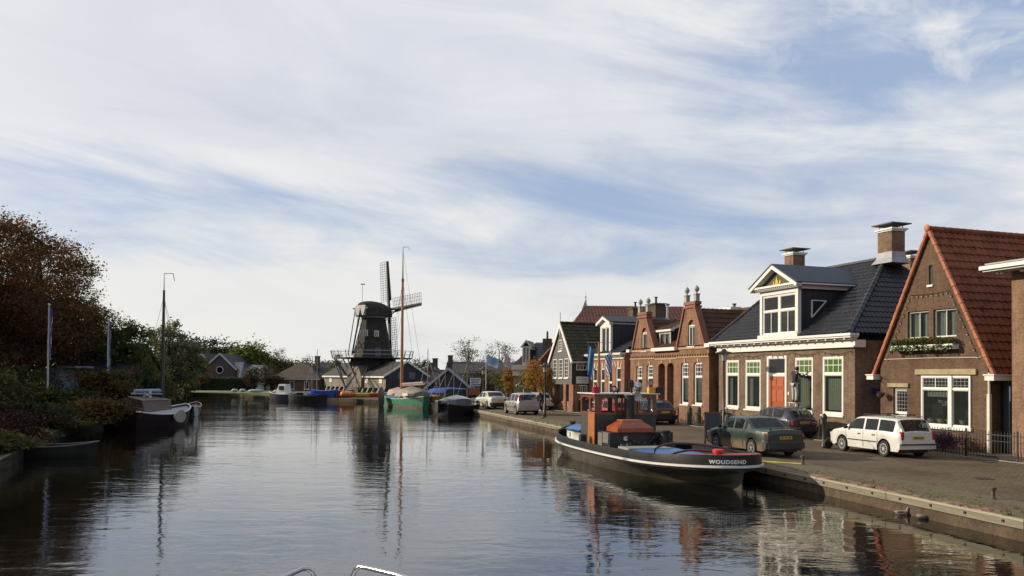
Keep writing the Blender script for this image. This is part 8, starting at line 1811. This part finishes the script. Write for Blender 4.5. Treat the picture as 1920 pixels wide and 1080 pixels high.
def person(label, loc, rz, J, top, legs, shoe=None):
    """J holds all joints; facing +y"""
    t = thing('person', label, 'person', loc, rz)
    for k in ('skin',): pass
    legE = [('pelvis', 'hipL'), ('hipL', 'kneeL'), ('kneeL', 'ankL'), ('ankL', 'toeL'), ('pelvis', 'hipR'), ('hipR', 'kneeR'), ('kneeR', 'ankR'), ('ankR', 'toeR')]
    upE = [('pelvis', 'waist'), ('waist', 'chest'), ('chest', 'neck'), ('neck', 'jaw'), ('jaw', 'crown'), ('chest', 'shL'), ('shL', 'elL'), ('elL', 'wrL'), ('wrL', 'paL'), ('chest', 'shR'), ('shR', 'elR'), ('elR', 'wrR'), ('wrR', 'paR')]
    fing = {}; fE = []
    for s_ in 'LR':
        w, p_ = V(J['wr' + s_][:3]), V(J['pa' + s_][:3]); d = (p_ - w).normalized(); a = d.cross(V((0, 0, 1)) if abs(d.z) < .9 else V((0, 1, 0))).normalized(); q = a.cross(d)
        for i, (off, ln) in enumerate(((-.03, .075), (-.011, .085), (.010, .08), (.029, .065))):
            k1, k2, k3 = f'f{s_}{i}a', f'f{s_}{i}b', f'f{s_}{i}c'; b0 = p_ + a * off + d * .03
            fing[k1] = (*b0, .009); fing[k2] = (*(b0 + d * ln * .5 - q * .008), .0085); fing[k3] = (*(b0 + d * ln * .85 - q * .03), .007); fE += [('pa' + s_, k1), (k1, k2), (k2, k3)]
        b0 = w + d * .03 - a * .04; fing[f't{s_}a'] = (*b0, .011); fing[f't{s_}b'] = (*(b0 + d * .04 - a * .02), .009); fE += [('wr' + s_, f't{s_}a'), (f't{s_}a', f't{s_}b')]
    JJ = dict(J); JJ.update(fing); skin('body', JJ, legE + upE + fE, SKINM, t)
    g_ = lambda k, e: (*J[k][:3], (J[k][3][0] + e, J[k][3][1] + e) if isinstance(J[k][3], tuple) else J[k][3] + e)
    c = {k: g_(k, .022) for k in ('pelvis', 'waist', 'chest', 'shL', 'elL', 'wrL', 'shR', 'elR', 'wrR')}; c['collar'] = tuple(V(J['chest'][:3]).lerp(V(J['neck'][:3]), .75)) + (.075,)
    for s_ in 'LR': w, e = V(J['wr' + s_][:3]), V(J['el' + s_][:3]); c['wr' + s_] = (*w.lerp(e, .12), .045)
    c['hem'] = (J['pelvis'][0], J['pelvis'][1], J['pelvis'][2] - .05, (.17, .13)); skin('jacket', c, [('pelvis', 'hem'), ('pelvis', 'waist'), ('waist', 'chest'), ('chest', 'collar'), ('chest', 'shL'), ('shL', 'elL'), ('elL', 'wrL'), ('chest', 'shR'), ('shR', 'elR'), ('elR', 'wrR')], top, t)
    c = {k: g_(k, .02) for k in ('pelvis', 'hipL', 'kneeL', 'ankL', 'hipR', 'kneeR', 'ankR')}; skin('trousers', c, [e for e in legE if 'toe' not in e[1]], legs, t)
    b = MB()
    for s_ in 'LR': a, q = V(J['ank' + s_][:3]), V(J['toe' + s_][:3]); d = (q - a); d.z = 0; d = d.normalized(); z0 = min(a.z, q.z) - .045; n_ = V((-d.y, d.x, 0)); cc = [a - d * .07, a + d * .19]; b.loft([[V((p_.x, p_.y, z0)) + n_ * w_ for w_ in (.045, -.045)] + [V((p_.x, p_.y, z0 + hh)) + n_ * w_ for w_ in (-.04, .04)] for p_, hh in ((cc[0], .09), (a + d * .05, .10), (cc[1], .05))])
    pieces(b, 'shoe', shoe or BLACK, t)
    j = V(J['jaw'][:3]); cr_ = V(J['crown'][:3]); m_ = j.lerp(cr_, .62); b = MB(); b.ell(m_ + V((0, -.025, .02)), (.088, .095, .105), 14, 10); b.build('hair', HAIR, t, True)
    b = MB(); f = j.lerp(cr_, .35) + V((0, .10, 0)); b.ell(f + V((0, .012, 0)), (.012, .016, .02), 8, 6); b.ell(f + V((.032, -.012, .025)), (.01, .008, .007), 8, 6); b.ell(f + V((-.032, -.012, .025)), (.01, .008, .007), 8, 6); b.ell(f + V((0, .0, -.035)), (.022, .008, .006), 8, 6); b.ell(f + V((.088, -.1, .0)), (.01, .018, .028), 8, 6); b.ell(f + V((-.088, -.1, .0)), (.01, .018, .028), 8, 6); pieces(b, 'face_feature', SKINM, t, True); return t
base = dict(pelvis=(0, 0, .93, (.145, .10)), waist=(0, .0, 1.10, (.13, .09)), chest=(0, .0, 1.33, (.165, .11)), neck=(0, .02, 1.50, .055), jaw=(0, .04, 1.58, (.06, .07)), crown=(0, .03, 1.70, (.075, .09)), hipL=(-.10, 0, .86, .085), kneeL=(-.11, .03, .48, .058), ankL=(-.11, 0, .09, .04), toeL=(-.12, .13, .04, .03), hipR=(.10, 0, .86, .085), kneeR=(.11, .03, .48, .058), ankR=(.11, 0, .09, .04), toeR=(.12, .13, .04, .03),
    shL=(-.19, 0, 1.42, .055), elL=(-.24, .08, 1.15, .04), wrL=(-.22, .25, .98, .028), paL=(-.22, .32, .95, (.035, .02)), shR=(.19, 0, 1.42, .055), elR=(.24, .08, 1.15, .04), wrR=(.22, .25, .98, .028), paR=(.22, .32, .95, (.035, .02)))
# the window cleaner on a small step ladder, facing the window
Jc = dict(base); Jc.update(elL=(-.22, .22, 1.36, .04), wrL=(-.10, .40, 1.40, .028), paL=(-.08, .47, 1.42, (.035, .02)), elR=(.27, .20, 1.25, .04), wrR=(.22, .40, 1.33, .028), paR=(.21, .47, 1.36, (.035, .02)), chest=(.0, .05, 1.33, (.165, .11)), neck=(.0, .11, 1.48, .055), jaw=(.0, .16, 1.54, (.06, .07)), crown=(.0, .15, 1.66, (.075, .09)), kneeL=(-.10, .0, .48, .058), kneeR=(.10, .05, .48, .058))
wx_, wz_ = H3.L(1490, 754, -.52); pw = H3.Mi.inverted() @ V((wx_, -.52, wz_)); person('person in a dark top and pale trousers standing on steps, working at the window', pw, H3.root.rotation_euler.z, Jc, flat('dark_sweater', (.018, .02, .026), .9, .2, 6), flat('pale_jeans', (.45, .46, .44), .85, .12, 6), flat('brown_shoe', (.06, .04, .03), .6, .2, 5))
t = thing('step_ladder', 'pale step ladder the window cleaner stands on', 'ladder', H3.Mi.inverted() @ V((wx_, -.5, 0)), H3.root.rotation_euler.z); hL = wz_ - .01; b = MB()
for x in (-.24, .24): b.bar((x, -.55, 0), (x, -.10, hL - .05), .05); b.bar((x * .9, .42, 0), (x * .9, .10, hL - .05), .04)
pieces(b, 'rail', flat('pale_ladder', (.5, .5, .47), .5, .1, 3), t); b = MB(); [b.box(-.22, -.53 + .43 * k / 5 - .06, hL * k / 5.5, .22, -.53 + .43 * k / 5 + .06, hL * k / 5.5 + .03) for k in range(1, 5)]; b.box(-.26, -.22, hL - .04, .26, .24, hL); pieces(b, 'tread', flat('pale_ladder', (.5, .5, .47), .5, .1, 3), t)
Jw = dict(base); Jw.update(kneeL=(-.10, .16, .52, .058), ankL=(-.10, .10, .12, .04), toeL=(-.10, .24, .08, .03), kneeR=(.10, -.02, .48, .058), ankR=(.10, -.26, .13, .04), toeR=(.10, -.15, .05, .03), elL=(-.25, -.10, 1.16, .04), wrL=(-.25, -.02, .93, .028), paL=(-.25, .0, .86, (.035, .02)), elR=(.25, .08, 1.17, .04), wrR=(.24, .22, .97, .028), paR=(.24, .26, .91, (.035, .02)))
person('person in dark navy clothes walking past the tall lamp by the silver hatchback', G(1016, 771), R(25), Jw, flat('navy_coat', (.012, .016, .04), .9, .2, 6), flat('black_trousers', (.014, .014, .018), .9, .2, 6), WHITE)
# ------------------------------------------------------------------ the boat the photo was taken from: chromed bow rail
t = thing('bow_rail', 'polished steel bow rail of a boat rising from the bottom edge of the photo', 'railing', (0, 0, 0)); Yr = 4.3
def rp(px, py, Y=Yr): p_ = D(px, py, Y); return p_
for nm, pts in (('left_rail', [(500, 1098, 3.9), (535, 1081, 4.05), (566, 1067, 4.2), (577, 1066, 4.24), (586, 1073, 4.26), (590, 1085, 4.27), (592, 1110, 4.28)]), ('right_rail', [(658, 1110, 4.28), (660, 1083, 4.27), (666, 1069, 4.25), (675, 1062.5, 4.23), (690, 1065, 4.2), (740, 1077, 4.05), (800, 1095, 3.85)])):
    P = [rp(*q) for q in pts]; e0 = P[-1] if nm == 'left_rail' else P[0]; low = V((e0.x, e0.y, 1.25)); P2 = (P + [low]) if nm == 'left_rail' else ([low] + P)
    o3 = P[0] if nm == 'left_rail' else P[-1]; far_ = V((o3.x * 1.25, o3.y - .8, o3.z - .05)); P2 = ([V((far_.x, far_.y, 1.25)), far_] + P2) if nm == 'left_rail' else (P2 + [far_, V((far_.x, far_.y, 1.25))])
    b = MB(); b.tube(P2, .0125, 12); b.build('rail', STEEL, t, True)
bo = thing('motor_boat', 'white foredeck of the boat carrying the chromed bow rail, below the photo edge', 'motor boat', (-.9, 0, 0)); b = MB(); rings = []
for y, w_, z in ((4.75, .05, 1.28), (4.5, .5, 1.26), (3.8, 1.1, 1.25), (2.5, 1.5, 1.24), (0, 1.7, 1.22), (-4, 1.7, 1.2)): rings.append([(-w_, y, z), (-w_ * .7, y - .2, -.1), (w_ * .7, y - .2, -.1), (w_, y, z)])
b.loft(rings); b.build('hull', WHITE, bo)
for o in COL.objects:
    l = o.get('label')
    if l and not 4 <= len(l.split()) <= 16: print('LABEL', len(l.split()), l)
